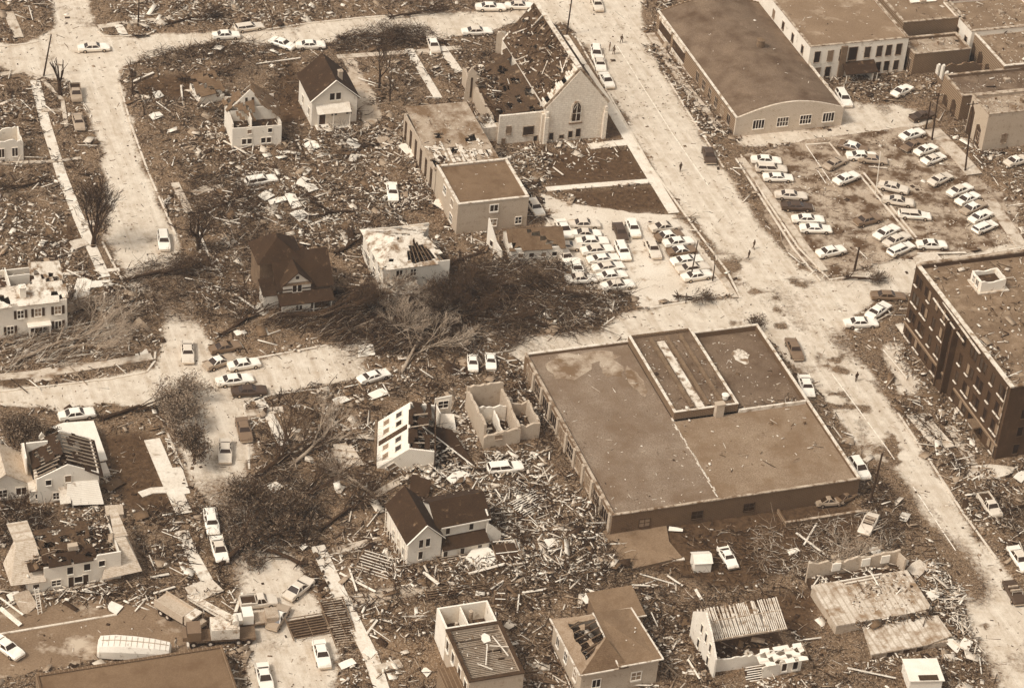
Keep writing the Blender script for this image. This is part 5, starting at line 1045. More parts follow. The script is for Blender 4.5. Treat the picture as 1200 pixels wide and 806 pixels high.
    t = MB(); t.tube((0,-.11,0),(0,.11,0),.35,.35,14); wm = t.build('wheel', rubber); C.objects.unlink(wm)
    t = MB(); t.tube((0,-.125,0),(0,.125,0),.17,.17,10); hm = t.build('hubcap', chrome); C.objects.unlink(hm)
    for x in (hl*.62,-hl*.6):
        for y in (-bw+.1,bw-.1): P.append(('wheel', wm.data, 'rubber', (x,y,.35))); P.append(('hubcap', hm.data, 'chrome', None))
    CARMESH[kind, var] = P; return P
keym = dict(glass=glass, chrome=chrome, rubber=rubber, soil=soil, tan=copingm)
CARPOS = []
def car(px, py, dx, dy, kind, col, label, group=None, z=0.0, tilt=0, cat='car', name='parked_car'):
    a = G(px, py, .75); b = G(px+dx*6, py+dy*6, .75); rz = math.atan2(b.y-a.y, b.x-a.x)
    gz = float(hgt(a.x, a.y)); gz = max(0.012, gz) if gz < .05 else gz*.8
    o = root(name, label, cat, (a.x, a.y, z+gz), rz, group)
    if tilt: o.rotation_euler = (math.radians(tilt), math.radians(tilt*.4), rz)
    CARPOS.append((a.x, a.y, rz)); last = None; k_ = random.Random(px*7+py*3); o.scale = (k_.uniform(.93,1.05), k_.uniform(.96,1.04), k_.uniform(.95,1.03)); o.rotation_euler.z += k_.uniform(-.05,.05)
    for name, me, key, loc in car_parts(kind, (px*3+py*5) % 4):
        mt = paints[col] if key == 'paint' else keym[key]
        if name == 'roof' and ((px*7+py) % 11 < 2) and kind in ('sedan','wagon'): mt = paints['cream' if col == 'white' else 'white']
        q = bpy.data.objects.new(name, me); C.objects.link(q)
        q.material_slots[0].link = 'OBJECT'; q.material_slots[0].material = mt
        if loc is None: q.parent = last
        else: q.parent = o; q.location = loc; last = q
    return o
gS, gI, gA, gB, gM = 'cars along the top street', 'cars around the left crossing', 'cars crowded in the car park beside the church lawn', 'cars in the right-hand car park', 'cars stranded along the main street'
D_ = [
 (110,55,1,-.06,'sedan','white','white car crossing the junction at the top left',gS),
 (89,109,.18,1,'pickup','tan','small tan pickup parked on the verge just below the top left junction',gS),
 (92,143,.2,1,'sedan','tan','muddy tan car buried in litter below the small pickup',gS),
 (265,41,1,-.02,'sedan','white','white car parked alone on the top street, left of a wrecked pale one',gS),
 (292,31,1,-.12,'wagon','cream','pale wrecked car on the far side of the top street',gS),
 (331,51,1,.35,'sedan','white','white car slewed nose-in at the near kerb of the top street',gS),
 (364,53,1,.0,'sedan','white','white car parked straight at the near kerb, touching the slewed one',gS),
 (575,8,1,.02,'sedan','white','left of two white cars parked end to end at the top edge',gS),
 (609,6,1,0,'sedan','white','right of two white cars parked end to end at the top edge',gS),
 (559,36,1,-.05,'sedan','white','white car parked behind the church hall ruin on the near kerb',gS),
 (508,52,.3,1,'sedan','cream','pale car standing end-on at the top of the narrow front path',gS),
 (700,4,.45,1,'sedan','cream','cream car cut by the top edge on the main street',gM),
 (699,61,.2,1,'wagon','white','white station wagon parked beside the church, behind another car',gM),
 (703,74,.25,1,'sedan','white','white car nose to tail just below the station wagon by the church',gM),
 (711,93,.5,1,'sedan','white','white car parked nearest the church gable on the main street',gM),
 (306,211,1,-.18,'wagon','white','white station wagon thrown into the debris beside the pale concrete slab',None),
 (460,225,.06,1,'sedan','white','white car sitting end-on in the debris field left of the tan hall',None),
 (192,281,.17,1,'wagon','white','white ambulance-like wagon standing in the left street above the brush barrier',None),
 (627,243,.6,1,'sedan','white','white wrecked car jammed against the right corner of the tan hall',None),
 (220,411,.1,1,'sedan','cream','cream car driving up into the left crossing',gI),
 (264,406,1,-.2,'sedan','brown','brown car half under brush at the top of the left crossing',gI),
 (257,423,1,-.34,'sedan','tan','tan-white car parked at an angle, left of two white cars at the crossing',gI),
 (286,426,1,-.16,'sedan','white','white car behind the other white one at the left crossing',gI),
 (275,444,1,-.1,'sedan','white','clean white car nearest the middle of the left crossing',gI),
 (292,457,1,-.06,'sedan','dark','black car, lowest of the cars clustered at the left crossing',gI),
 (90,486,1,-.12,'sedan','white','white car parked alone beside the leafy tree in the lower left street',gI),
 (286,502,.28,1,'sedan','brown','dark brown car parked at the kerb below the left crossing',gI),
 (264,527,.02,1,'sedan','cream','cream car in the middle of the street below the left crossing',gI),
 (248,611,.16,1,'wagon','white','white station wagon behind another white car by the big fallen leafy tree',None),
 (257,643,.34,1,'sedan','white','white car in front of the station wagon by the big fallen leafy tree',None),
 (8,757,1,.65,'sedan','white','white car cut by the left edge beside the bare yard',None),
 (350,688,1,-.85,'sedan','cream','cream car parked slantwise on the dirt left of the long front path',None),
 (326,722,.55,-1,'sedan','tan','tan car facing up the dirt street between the crane truck and the collapsed lattice',None),
 (377,765,.32,1,'sedan','white','white car parked on the dirt beside the collapsed lattice',None),
 (310,792,.28,1,'sedan','white','white car cut by the bottom edge, right of the plain brown roof',None),
 (438,441,1,-.3,'sedan','white','white car pinned under the bare stems at the end of the cross street',None),
 (592,548,1,-.12,'wagon','white','white car smashed among boards below the tan brick shell',None),
 (554,426,.1,1,'coupe','white','left one of two small white cars seen end-on below the fallen trees',None),
 (575,424,.1,1,'coupe','white','right one of two small white cars seen end-on below the fallen trees',None),
 (853,652,.65,1,'coupe','white','rounded white coupe alone on the dark lot below the big flat roof',None),
 (1018,613,-.55,1,'convertible','cream','battered open-topped car at the mud edge below the big flat roof corner',gM),
 (945,452,.3,1,'sedan','white','white car standing against the right edge of the big flat roof',gM),
 (931,408,.5,1,'sedan','brown','dark brown car on the main street above the big flat roof corner',gM),
 (972,586,1,-.1,'coupe','tan','left one of two cars sheltering in the lean-to bay of the big flat building',None),
 (991,581,1,-.5,'coupe','brown','right one of two cars sheltering in the lean-to bay of the big flat building',None),
 (1007,549,.62,1,'wagon','white','white car nosed against the front right corner of the big flat roof',gM),
 (1195,655,.6,1,'sedan','white','white car cut by the right edge above the dark open car',gM),
 (1189,693,.55,1,'convertible','dark','dark open-topped car at the right edge beside the muddy road',gM),
 (1160,592,.8,1,'pickup','cream','cream pickup in the rubble at the foot of the dark apartment block',gM),
 (1041,346,1,.03,'sedan','brown','dark brown car at the side street mouth beside the dark apartment block',gM),
 (1029,364,1,-.75,'sedan','white','white car slewed uphill behind another white car beside the dark apartment block',gM),
 (1009,378,1,-.04,'sedan','white','white car broadside in the rubble nearest the main street by the dark apartment block',gM),
 (831,181,.35,1,'sedan','dark','dark wrecked car in the rubble at the kerb before the curved-roof building',gM),
 (989,114,.65,1,'wagon','white','white van-like wagon parked at the corner of the curved-roof building',None),
 (1057,107,1,-.55,'sedan','white','white car in front of the white two-storey building',None),
]
for d in D_: car(*d[:7], group=d[7])
rowA = [(685,262,1,-.02,'cream'),(687,273,1,0,'white'),(694,282,1,-.05,'white'),(700,292,1,-.12,'white'),(707,302,1,-.12,'white'),(713,312,1,-.12,'white'),(717,322,1,-.12,'white'),(724,333,1,-.12,'white')]
ordn = ['first','second','third','fourth','fifth','sixth','seventh','eighth','ninth']
for i, (x,y,a,b,c) in enumerate(rowA): car(x,y,a,b,'sedan',c,f'{c} car, {ordn[i]} from the top of the long packed row',gA)
for i, (x,y,a,b,c) in enumerate([(661,267,.6,1,'white'),(664,287,1,0,'cream'),(663,299,.6,1,'white'),(676,313,.4,1,'white'),(681,326,1,-.05,'white')]): car(x,y,a,b,'sedan',c,f'{c} car, {ordn[i]} from the top of the short row beside the garage',gA)
for x,y,a,b,k,c,l in [(742,266,.32,1,'sedan','white','white car standing alone end-on at the top middle of the crowded car park'),(727,271,.35,1,'sedan','dark','dark car left of the end-on white car in the crowded car park'),(730,293,.36,1,'wagon','white','big white car end-on beside the long packed row in the crowded car park'),(765,290,.5,1,'sedan','cream','dusty pale car end-on in the open middle of the crowded car park')]: car(x,y,a,b,k,c,l,gA)
for i, (x,y,c) in enumerate([(779,265,'cream'),(784,276,'brown'),(795,283,'white'),(799,293,'brown'),(805,304,'white'),(812,313,'cream'),(817,322,'white')]): car(x,y,1,-.16,'sedan',c,f'{c} car, {ordn[i]} from the top of the row above the two posts',gA)
for i, (x,y,c,k) in enumerate([(898,187,'white','sedan'),(904,197,'cream','wagon'),(912,207,'white','sedan'),(927,228,'cream','sedan'),(934,241,'dark','sedan'),(947,256,'white','sedan'),(956,267,'white','sedan')]): car(x,y,1,.03,k,c,f'{c} car, {ordn[i]} from the top of the street side row at the right',gB)
B_ = [(974,294,1,-.25,'sedan','white','white car angled alone at the foot of the street side row'),(992,208,1,-.35,'sedan','white','white car alone in the open left part of the right-hand car park'),(979,190,1,-.5,'sedan','tan','tan car in the wreckage at the top left of the right-hand car park'),(1010,182,1,.02,'sedan','white','white-roofed car at the top of the right-hand car park divider'),(1023,186,1,.1,'sedan','tan','tan car tangled at the top of the car park divider'),(1000,172,1,.3,'sedan','brown','brown car crushed in debris behind the right-hand car park'),
 (1047,219,1,.2,'sedan','cream','cream car, uppermost of three parked right of the car park divider'),(1053,235,1,.14,'sedan','cream','cream car, middle of three parked right of the car park divider'),(1072,251,1,.1,'wagon','white','white car with a dark crushed hood, lowest of three right of the divider'),(1017,257,1,-.3,'sedan','brown','stripped brown car left of the divider in the right-hand car park'),(1039,271,1,-.55,'sedan','white','white car, uppermost of three angled ones left of the divider'),(1051,280,1,-.5,'sedan','cream','cream car, middle of three angled ones left of the divider'),(1056,291,1,-.5,'wagon','white','white car, lowest of three angled ones left of the divider'),(1092,286,1,.03,'sedan','white','white car broadside in front of the dark apartment block roof corner'),
 (1069,157,1,-.35,'sedan','white','white car, topmost of the angled row by the twin poles'),(1071,169,1,-.4,'sedan','brown','brown car second in the angled row on the far side of the car park'),(1085,175,1,-.35,'sedan','white','white car third in the angled row, left of the twin poles'),(1094,185,1,-.4,'sedan','white','white car fourth in the angled row, just below the twin poles'),
 (1102,209,1,-.5,'sedan','cream','cream car below the pole, alone at the gap in the angled row'),(1125,222,1,-.45,'sedan','white','white car starting the lower angled row of five'),(1134,232,1,-.45,'sedan','white','white car second in the lower angled row of five'),(1141,242,1,-.45,'sedan','tan','tan car with a dark roof, middle of the lower angled row of five'),(1149,253,1,-.45,'sedan','white','white car fourth in the lower angled row of five'),(1154,265,1,-.45,'wagon','white','white car ending the lower angled row of five'),(1191,189,1,-.3,'sedan','cream','cream car at the right edge below the brick corner shop'),(1081,135,1,-.3,'sedan','dark','dark car behind the twin poles'),]
for x,y,a,b,k,c,l in B_: car(x,y,a,b,k,c,l,gB)

# truck crane, dump truck, trailer
def truck_wheels(o, xs, w_=1.1, r_=.52):
    for x in xs:
        for y in (-w_, w_):
            t = MB(); t.tube((x,y-.16,r_),(x,y+.16,r_),r_,r_,16); wh = t.build('wheel', rubber, o); t = MB(); t.tube((x,y-.18,r_),(x,y+.18,r_),.24,.24,10); t.build('hub', coping, wh)
def heading(px,py,dx,dy):
    a = G(px,py); b = G(px+dx*5,py+dy*5); return math.atan2(b.y-a.y,b.x-a.x)
a = G(258,750)
o = root('crane_truck', 'heavy crane truck with a long pale boom lowered to the left', 'truck', (a.x,a.y,0), heading(258,750,1,-.06)+PI, foot=(-5,-1.6,4.5,1.6))
t = MB(); t.box(-4.6,-1.15,.75,4.2,1.15,1.15); t.build('chassis', woodd, o)
t = MB(); t.box(-2.4,-1.35,1.3,1.3,1.35,3.0); t.box(-2.1,-1.2,3.001,1.0,1.2,3.15); t.build('crane_house', coping, o)
t = MB(); t.tube((-.4,0,1.15),(-.4,0,1.3),1.1,1.1,16); t.build('turntable', woodk, o)
t = MB(); t.box(2.6,-1.2,1.16,4.4,1.2,2.6); t.box(4.401,-1.1,1.16,5.0,1.1,1.8); cb = t.build('cab', paints['brown'], o); t = MB(); t.box(4.402,-1.0,1.85,4.44,1.0,2.5); t.build('windscreen', glass, cb)
truck_wheels(o, (-3.6,-2.3,1.4,3.6)); t = MB(); t.box(4.2,-1.9,.7,4.5,1.9,1.0); t.build('outrigger', coping, o)
tip = Vector(G(222,700,1.6)); ma = Matrix.Rotation(-o.rotation_euler.z,3,'Z'); tl = ma@(tip-Vector(o.location)); bs = Vector((-1.6,.4,3.3))
t = MB(); s_ = (tl-bs).cross(Vector((0,0,1))).normalized()*.42
for sg in (-1,1):
    for dz in (0,.7): t.bar(bs+s_*sg+Vector((0,0,dz)),tl+s_*sg*.8+Vector((0,0,dz*.6)),.16,.16)
for k in range(16):
    f0, f1 = k/16,(k+1)/16; p0 = bs.lerp(tl,f0); p1 = bs.lerp(tl,f1); sg = 1 if k%2 else -1
    t.bar(p0+s_*sg,p1-s_*sg,.09,.09); t.bar(p0+s_*sg+Vector((0,0,.6)),p1-s_*sg+Vector((0,0,.6)),.09,.09)
    t.bar(p0+s_*.9*sg,p0+s_*.9*sg+Vector((0,0,.6)),.08,.08)
t.add([tuple(bs+s_*.9),tuple(bs-s_*.9),tuple(tl-s_*.7),tuple(tl+s_*.7),tuple(bs+s_*.9+Vector((0,0,.72))),tuple(bs-s_*.9+Vector((0,0,.72))),tuple(tl-s_*.7+Vector((0,0,.45))),tuple(tl+s_*.7+Vector((0,0,.45)))],[(0,1,2,3),(4,5,6,7),(0,1,5,4),(2,3,7,6)])
t.build('boom', coping, o)
t = MB(); t.tube((-1.9,-.5,3.6),(-1.9,.9,3.6),.45,.45,12); t.build('winch_drum', woodl, o)
a = G(212,727)
o = root('dump_truck', 'tan dump truck with a long box bed standing left of the crane truck', 'truck', (a.x,a.y,0), heading(212,727,1,.62), foot=(-4,-1.5,4,1.5))
t = MB(); t.box(-3.6,-1.0,.7,3.4,1.0,1.0); t.build('chassis', woodk, o); t = MB(); t.box(-3.8,-1.2,1.02,1.4,-1.08,2.3); t.box(-3.8,1.08,1.02,1.4,1.2,2.3); t.box(1.28,-1.079,1.02,1.4,1.079,2.3); t.box(-3.8,-1.079,1.02,1.279,1.079,1.9); t.build('bed', tanb, o)
t = MB(); t.box(1.6,-1.1,1.0,2.9,1.1,2.5); t.box(2.901,-.9,1.0,3.8,.9,1.7); cb = t.build('cab', tanb, o); t = MB(); t.box(2.902,-.9,1.75,2.93,.9,2.4); t.build('windscreen', glass, cb); t = MB(); t.box(1.65,-1.05,2.501,2.85,1.05,2.56); t.build('cab_roof', coping, cb); truck_wheels(o,(-2.6,-1.4,2.9),1.0,.5)
a = G(300,731)
o = root('flatbed_truck', 'pale truck with a white cab between the crane truck and tan car', 'truck', (a.x,a.y,0), heading(300,731,1,-.1)+PI, foot=(-3,-1.4,3,1.4))
t = MB(); t.box(-2.8,-1.0,.65,2.6,1.0,.95); t.build('chassis', woodd, o); t = MB(); t.box(-3,-1.1,.96,.3,1.1,1.15); t.box(-2.9,-1.05,1.151,-1.2,1.05,1.8); t.build('bed', woodm, o); t = MB(); t.box(.5,-1.0,.96,1.9,1.0,2.4); t.box(1.901,-.8,.96,2.9,.8,1.6); cb = t.build('cab', paints['white'], o); t = MB(); t.box(1.902,-.85,1.65,1.93,.85,2.3); t.build('windscreen', glass, cb); truck_wheels(o,(-2.0,1.9),.95,.48)
car(303,704,1,-.1,'pickup','cream','cream pickup parked behind the pale two-axle truck',None)
a = G(158,766)
o = root('trailer', 'white crushed bus-like trailer with rusty patches lying in the bare yard', 'trailer', (a.x,a.y,0), heading(158,766,1,.04), foot=(-4.6,-1.4,4.6,1.4))
bm_ = mat('battered_white_metal', .96, .04, 1.2, .55, fvar=.06, spot=(.55, .9, .58, .7)); t = MB()
secs = []
for x, hw, h_ in ((-4.8,1.1,1.5),(-4.5,1.45,2.0),(-2.5,1.55,2.2),(0,1.5,2.1),(2.5,1.35,1.9),(4.5,1.1,1.6),(4.7,1.0,1.2)): secs.append([(x,hw,.35),(x,hw,h_*.7),(x,hw*.75,h_),(x,-hw*.75,h_+.05),(x,-hw,h_*.7),(x,-hw,.35)])
loft(t, secs); bd = t.build('body', bm_, o)
t = MB(); bh = lambda x: float(np.interp(x,[-4.8,-4.5,-2.5,0,2.5,4.5,4.7],[1.5,2.0,2.2,2.1,1.9,1.6,1.2]))+.05
for k in range(9): x = -4.3+k; t.bar((x,.1,bh(x)),(x+1 if k<8 else x+.7,.1,bh(min(x+1,4.4))),.08,.07)
for k in range(12): x = -4.1+k*.74; t.bar((x,-1.0,bh(x)),(x,.95,bh(x)-.02),.06,.06)
t.build('roof_rib', woodm, bd); t = MB(); t.box(-3.6,-.3,2.06,-3.1,.1,2.12); t.build('roof_vent', woodk, bd)
t = MB()
t.box(-4.0,-1.2,.3,4.2,1.2,.34); t.build('floor', woodd, bd)
for x in (-2.8,2.6):
    for y in (-1.05,1.05): t = MB(); t.tube((x,y-.13,.42),(x,y+.13,.42),.42,.42,12); t.build('wheel', rubber, o)

# ------------------------------------------------------------------ utility poles
polem = mat('pole_wood', .13, .04, 1, .9)
def pole(bx, by, tx, ty, h, label, arms=1, r_=.17, m_=None, cat='pole'):
    a = G(bx, by); o = root('utility_pole', label, cat, (a.x,a.y,0), YAW, 'utility poles')
    # lean derived from where the top shows
    p = G(tx, ty, h) - Vector((a.x, a.y, 0)); p = Matrix.Rotation(-YAW,3,'Z')@p
    if p.xy.length > h*.35: p = Vector((p.x*.3*h/p.xy.length, p.y*.3*h/p.xy.length, h))
    t = MB(); t.tube((0,0,-.2), p, r_, r_*.65, 8); t.build('post', m_ or polem, o)
    for k in range(arms): q = p*(.95-.09*k); t = MB(); t.bar(q+Vector((-1.1,.15,0)),q+Vector((1.1,.15,0)),.1,.13); ar = t.build('crossarm', m_ or polem, o); t = MB(); [t.tube(q+Vector((x,.15,.06)),q+Vector((x,.15,.26)),.06,.05,6) for x in (-1,-.5,.5,1)]; t.build('insulator', coping, ar)
pole(664,41,672,-14,10,'dark utility pole standing at the church corner near the top edge',1)
pole(51,89,60,41,8.5,'bare snapped pole left of the top left junction',0)
pole(162,31,163,-4,7,'dark pole on the far side of the top street near the left',0)
pole(809,327,818,282,7.5,'left dark pole of two at the foot of the crowded car park',0,.13)
pole(835,329,838,309,3.5,'short right-hand post of two at the foot of the crowded car park',0,.13)
pole(1085,151,1091,119,6.2,'shorter left one of the twin poles above the right-hand car park',0)
pole(1092,164,1100,110,9.5,'taller right one of the twin poles above the right-hand car park',1)
pole(1131,201,1138,112,12,'tall dark pole in front of the torn shop fronts',1)
pole(1026,229,1032,178,8.5,'slim white lamp pole on the car park divider',0,.09,trim)
pole(1001,317,1007,290,4.5,'snapped dark pole stump at the lower corner of the right-hand car park',0,.22)
pole(1019,591,1034,531,8.8,'dark leaning pole by the front right corner of the big flat roof',0,.2)
pole(444,104,446,52,1,'x',0) if False else None

# ------------------------------------------------------------------ people
def person(px, py, rz, tn, label, stride=.25):
    a = G(px, py); o = bpy.data.objects.new('person', None)
    V_ = [(0,0,.95),(0,0,1.15),(0,0,1.38),(0,0,1.5),(0,.02,1.6),(0,.02,1.72),(.19,0,1.42),(.27,.05,1.15),(.25,.15,.92),(-.19,0,1.42),(-.27,-.05,1.15),(-.25,-.1,.92),(.1,0,.9),(.12,stride*.4,.5),(.12,stride,.07),(-.1,0,.9),(-.12,-stride*.3,.5),(-.12,-stride,.07),(.12,stride+.14,.04),(-.12,-stride+.14,.04)]
    E_ = [(0,1),(1,2),(2,3),(3,4),(4,5),(2,6),(6,7),(7,8),(2,9),(9,10),(10,11),(0,12),(12,13),(13,14),(0,15),(15,16),(16,17),(14,18),(17,19)]
    R_ = [.15,.15,.17,.065,.10,.085,.075,.055,.04,.075,.055,.04,.1,.075,.05,.1,.075,.05,.045,.045]
    me = bpy.data.meshes.new('person'); me.from_pydata(V_, E_, []); me.materials.append(mat('clothes_%d' % int(tn*100), tn, .06, 4, .9))
    o = bpy.data.objects.new('person', me); C.objects.link(o); o.location = (a.x,a.y,.02); o.rotation_euler = (0,0,rz)
    md = o.modifiers.new('skin','SKIN'); 
    for v, r_ in zip(me.skin_vertices[0].data if me.skin_vertices else [], R_): v.radius = (r_, r_)
    if not me.skin_vertices:
        import bmesh
        b = bmesh.new(); b.from_mesh(me); ly = b.verts.layers.skin.new()
        for v, r_ in zip(b.verts, R_): v[ly].radius = (r_, r_*.85); v[ly].use_root = (v.index == 0)
        b.to_mesh(me); b.free()
    s_ = o.modifiers.new('sub','SUBSURF'); s_.levels = 1; s_.render_levels = 2
    tag(o, label, 'person')
    hh = MB(); hh.tube((0,.0,1.66),(0,.0,1.83),.12,.08,8); hr = hh.build('hair', woodk, o)
person(714,60,1.2,.45,'person in mid-tone clothes, left of three near the church cars',.1)
person(719,64,2.4,.3,'person in darker clothes, middle of three near the church cars',.15)
person(728,51,-.5,.2,'person in dark clothes walking farther up the main street by the church',.3)
person(797,201,.4,.18,'person in dark clothes walking alone near the church lawn corner',.25)
person(877,304,.8,.2,'front of two people in dark clothes walking down the main street',.3)
person(883,292,.8,.25,'rear of two people in dark clothes walking down the main street',.3)
person(1003,447,.3,.15,'person in black standing alone on the road beside the big flat roof',.1)
person(206,759,1.0,.75,'person in a light shirt standing at the right end of the crushed white trailer',.2)

# ------------------------------------------------------------------ trees
def branch(mb, p, d, L, r0, depth, rr, bend=.35, spread=.6, ends=None, minr=.018):
    n = 3; q = Vector(p); d = Vector(d).normalized(); r = r0
    for k in range(n):
        d = (d+Vector((rr.uniform(-1,1),rr.uniform(-1,1),rr.uniform(-.5,.8)))*bend*.3).normalized(); e = q+d*L/n; r1 = max(minr, r*.84)
        mb.tube(q, e, r, r1, 6 if r > .12 else (4 if r > .05 else 3)); q = e; r = r1
        if depth > 0 and k > 0 or (depth > 0 and rr.random() < .5):
            s_ = (d+Vector((rr.uniform(-1,1),rr.uniform(-1,1),rr.uniform(-.4,.9)))*spread).normalized(); branch(mb, q, s_, L*rr.uniform(.55,.8), r*.62, depth-1, rr, bend, spread, ends, minr)
    if ends is not None: ends.append(q)
    if depth > 0:
        for _ in range(2): s_ = (d+Vector((rr.uniform(-1,1),rr.uniform(-1,1),rr.uniform(-.3,.8)))*spread).normalized(); branch(mb, q, s_, L*rr.uniform(.55,.8), r*.66, depth-1, rr, bend, spread, ends, minr)
def leaves(cents, n, rad, size, seed, parent, mats, sq=.7, name='crown'):
    r = np.random.default_rng(seed); c = np.array(cents)[r.integers(0, len(cents), n)]
    o_ = r.normal(size=(n,3)); o_ /= np.linalg.norm(o_,axis=1)[:,None]; o_ *= (r.random((n,1))**.5)*rad; o_[:,2] *= sq
    p = c+o_; p[:,2] = np.maximum(p[:,2], .1); a = r.normal(size=(n,3)); a /= np.linalg.norm(a,axis=1)[:,None]; b = np.cross(a, r.normal(size=(n,3))); b /= np.linalg.norm(b,axis=1)[:,None]+1e-9
    s_ = size*(.5+r.random((n,1))); v = np.stack([p-a*s_-b*s_*.2, p+a*s_-b*s_*.2, p+a*s_+b*s_*.2, p-a*s_+b*s_*.2],1).reshape(-1,3)
    ob = np_mesh(name, v, np.arange(4*n).reshape(-1,4), mats, r.integers(0,len(mats),n)); ob.parent = parent; return ob
def tree(px, py, h, label, seed, tx=None, depth=3, r0=.3, lean=(0,0), fallen=False, dirpx=None, leaf=0, lrad=1.2, m_=None, lm=None, spread=.6, name='bare_tree', cat='tree', group=None, trunk=.33, lsize=.17):
    a = G(px, py); rr = random.Random(seed); o = root(name, label, cat, (a.x,a.y,0), 0, group); ends = []
    if fallen:
        b = G(px+dirpx[0]*6, py+dirpx[1]*6); d = (b-a).normalized()+Vector((0,0,.10)); st = Vector((0,0,.45))
    else: d = Vector((lean[0],lean[1],1)).normalized(); st = Vector((0,0,-.2))
    t = MB(); q = st; L = h*(.52 if fallen else trunk); r = r0; n = 5
    for k in range(n):
        d2 = (d+Vector((rr.uniform(-1,1),rr.uniform(-1,1),rr.uniform(-.6,.6)))*.09).normalized(); e = q+d2*L/n; t.tube(q,e,r,r*.93,8); q = e; r *= .93
    t.build('trunk', m_ or bark, o)
    if fallen: 
        t = MB(); 
        for k in range(10): v_ = Vector((rr.uniform(-1,1),rr.uniform(-1,1),rr.uniform(-.5,1)))-d*.6; t.tube(st, st+v_.normalized()*rr.uniform(.7,1.6), .14,.03,4)
        t.build('roots', m_ or bark, o)
    t = MB(); 
    for k in range(4):
        s_ = (d+Vector((rr.uniform(-1,1),rr.uniform(-1,1),rr.uniform(-.2,.5)))*(spread if k else .1)).normalized(); 
        if fallen and s_.z < .0: s_.z *= -.5
        branch(t, q-d*L*(.16 if fallen else .12)*k, s_, h*rr.uniform(.26,.36)*(1.15 if fallen else 1), r*.8, depth, rr, .35, spread*(.8 if fallen else 1), ends)
    if fallen: t.v = [(x,y,max(z*.6 if z > 0 else 0,.05)) for x,y,z in t.v]; ends = [Vector((e.x,e.y,max(e.z*.6,.1))) for e in ends]
    t.build('branches', m_ or bark, o)
    if leaf: leaves([tuple(e) for e in ends], int(leaf*(.38 if name == 'fallen_tree' else .62)), lrad, lsize, seed, o, lm or [leafd, leafd, leafm])
    return o
tree(109,289,11.5,'bare black tree with upswept branches standing by the sidewalk on the left',21,depth=4,r0=.42,spread=.75,trunk=.26,lean=(.12,0))
tree(233,294,8.5,'snapped split tree with twisting limbs on the verge right of the left street',22,depth=3,r0=.45,spread=1.1,lean=(-.1,0))
tree(70,112,7.5,'dark forked tree stump with two raised limbs below the top left junction',23,depth=1,r0=.4,spread=.4,trunk=.45)
tree(444,104,9.5,'bare tree in the littered yard between the dirt drive and a front path',24,depth=3,r0=.26,spread=.8)
tree(457,120,7.5,'thin bare tree close right of the dirt drive tree',25,depth=2,r0=.16,spread=.5)
tree(155,113,7,'small dark tree at the edge of the lawn right of the left street',26,depth=2,r0=.2,spread=.6)
tree(169,137,6,'thin stripped tree leaning in the littered yard below the small dark tree',27,depth=2,r0=.14,spread=.6)
tree(327,473,4.5,'broken dead stub of a tree beside the concrete cross path',28,depth=1,r0=.18,spread=.9)
tree(197,255,4,'small bare sapling near the top of the split tree verge',29,depth=2,r0=.09,spread=.5)
tree(20,620,6.5,'sparse bare tree in front of the cottage at the left edge',30,depth=3,r0=.14,spread=.5)
gL = 'leafy trees left of the middle'
tree(120,493,11.5,'brown leafy tree toppled across the lower left street with its crown beyond the kerb',31,depth=3,r0=.32,fallen=True,dirpx=(1,-.28),leaf=9000,lrad=1.3,lm=[leafm,leafd,leafm,barkl],group=gL,name='leafy_tree')
tree(206,508,5.5,'lighter rounded leafy tree leaning into the lower left street',32,depth=3,r0=.25,leaf=7000,lrad=1.1,lm=[leafm,leafm,leafd,barkl],group=gL,name='leafy_tree',spread=.95)
tree(228,543,5.5,'dark rounded leafy tree above the clean white paving slab',39,depth=3,r0=.25,leaf=8000,lrad=1.1,group=gL,name='leafy_tree',spread=.95)
tree(18,540,7.0,'dark bushy tree at the left edge above the pale cottage',33,depth=3,r0=.28,leaf=9000,lrad=1.4,group=gL,name='leafy_tree',spread=1.0)
tree(60,528,4,'small dark bush-like tree beside the upright white wall',34,depth=2,r0=.2,leaf=2500,lrad=1.0,group=gL,name='leafy_tree',spread=1.0,lm=[leafd,woodk])
tree(258,665,13,'great dark leafy tree fallen across the street in the lower left middle',35,depth=4,r0=.45,fallen=True,dirpx=(1,-.8),leaf=8000,lrad=1.15,group=gL,name='leafy_tree',spread=.7)
tree(350,662,8,'dark leafy crown lying against the lower end of the great fallen tree',36,depth=3,r0=.3,fallen=True,dirpx=(-1,-.35),leaf=4500,lrad=1.1,group=gL,name='leafy_tree',spread=.9)
gF = 'trees felled by the storm'
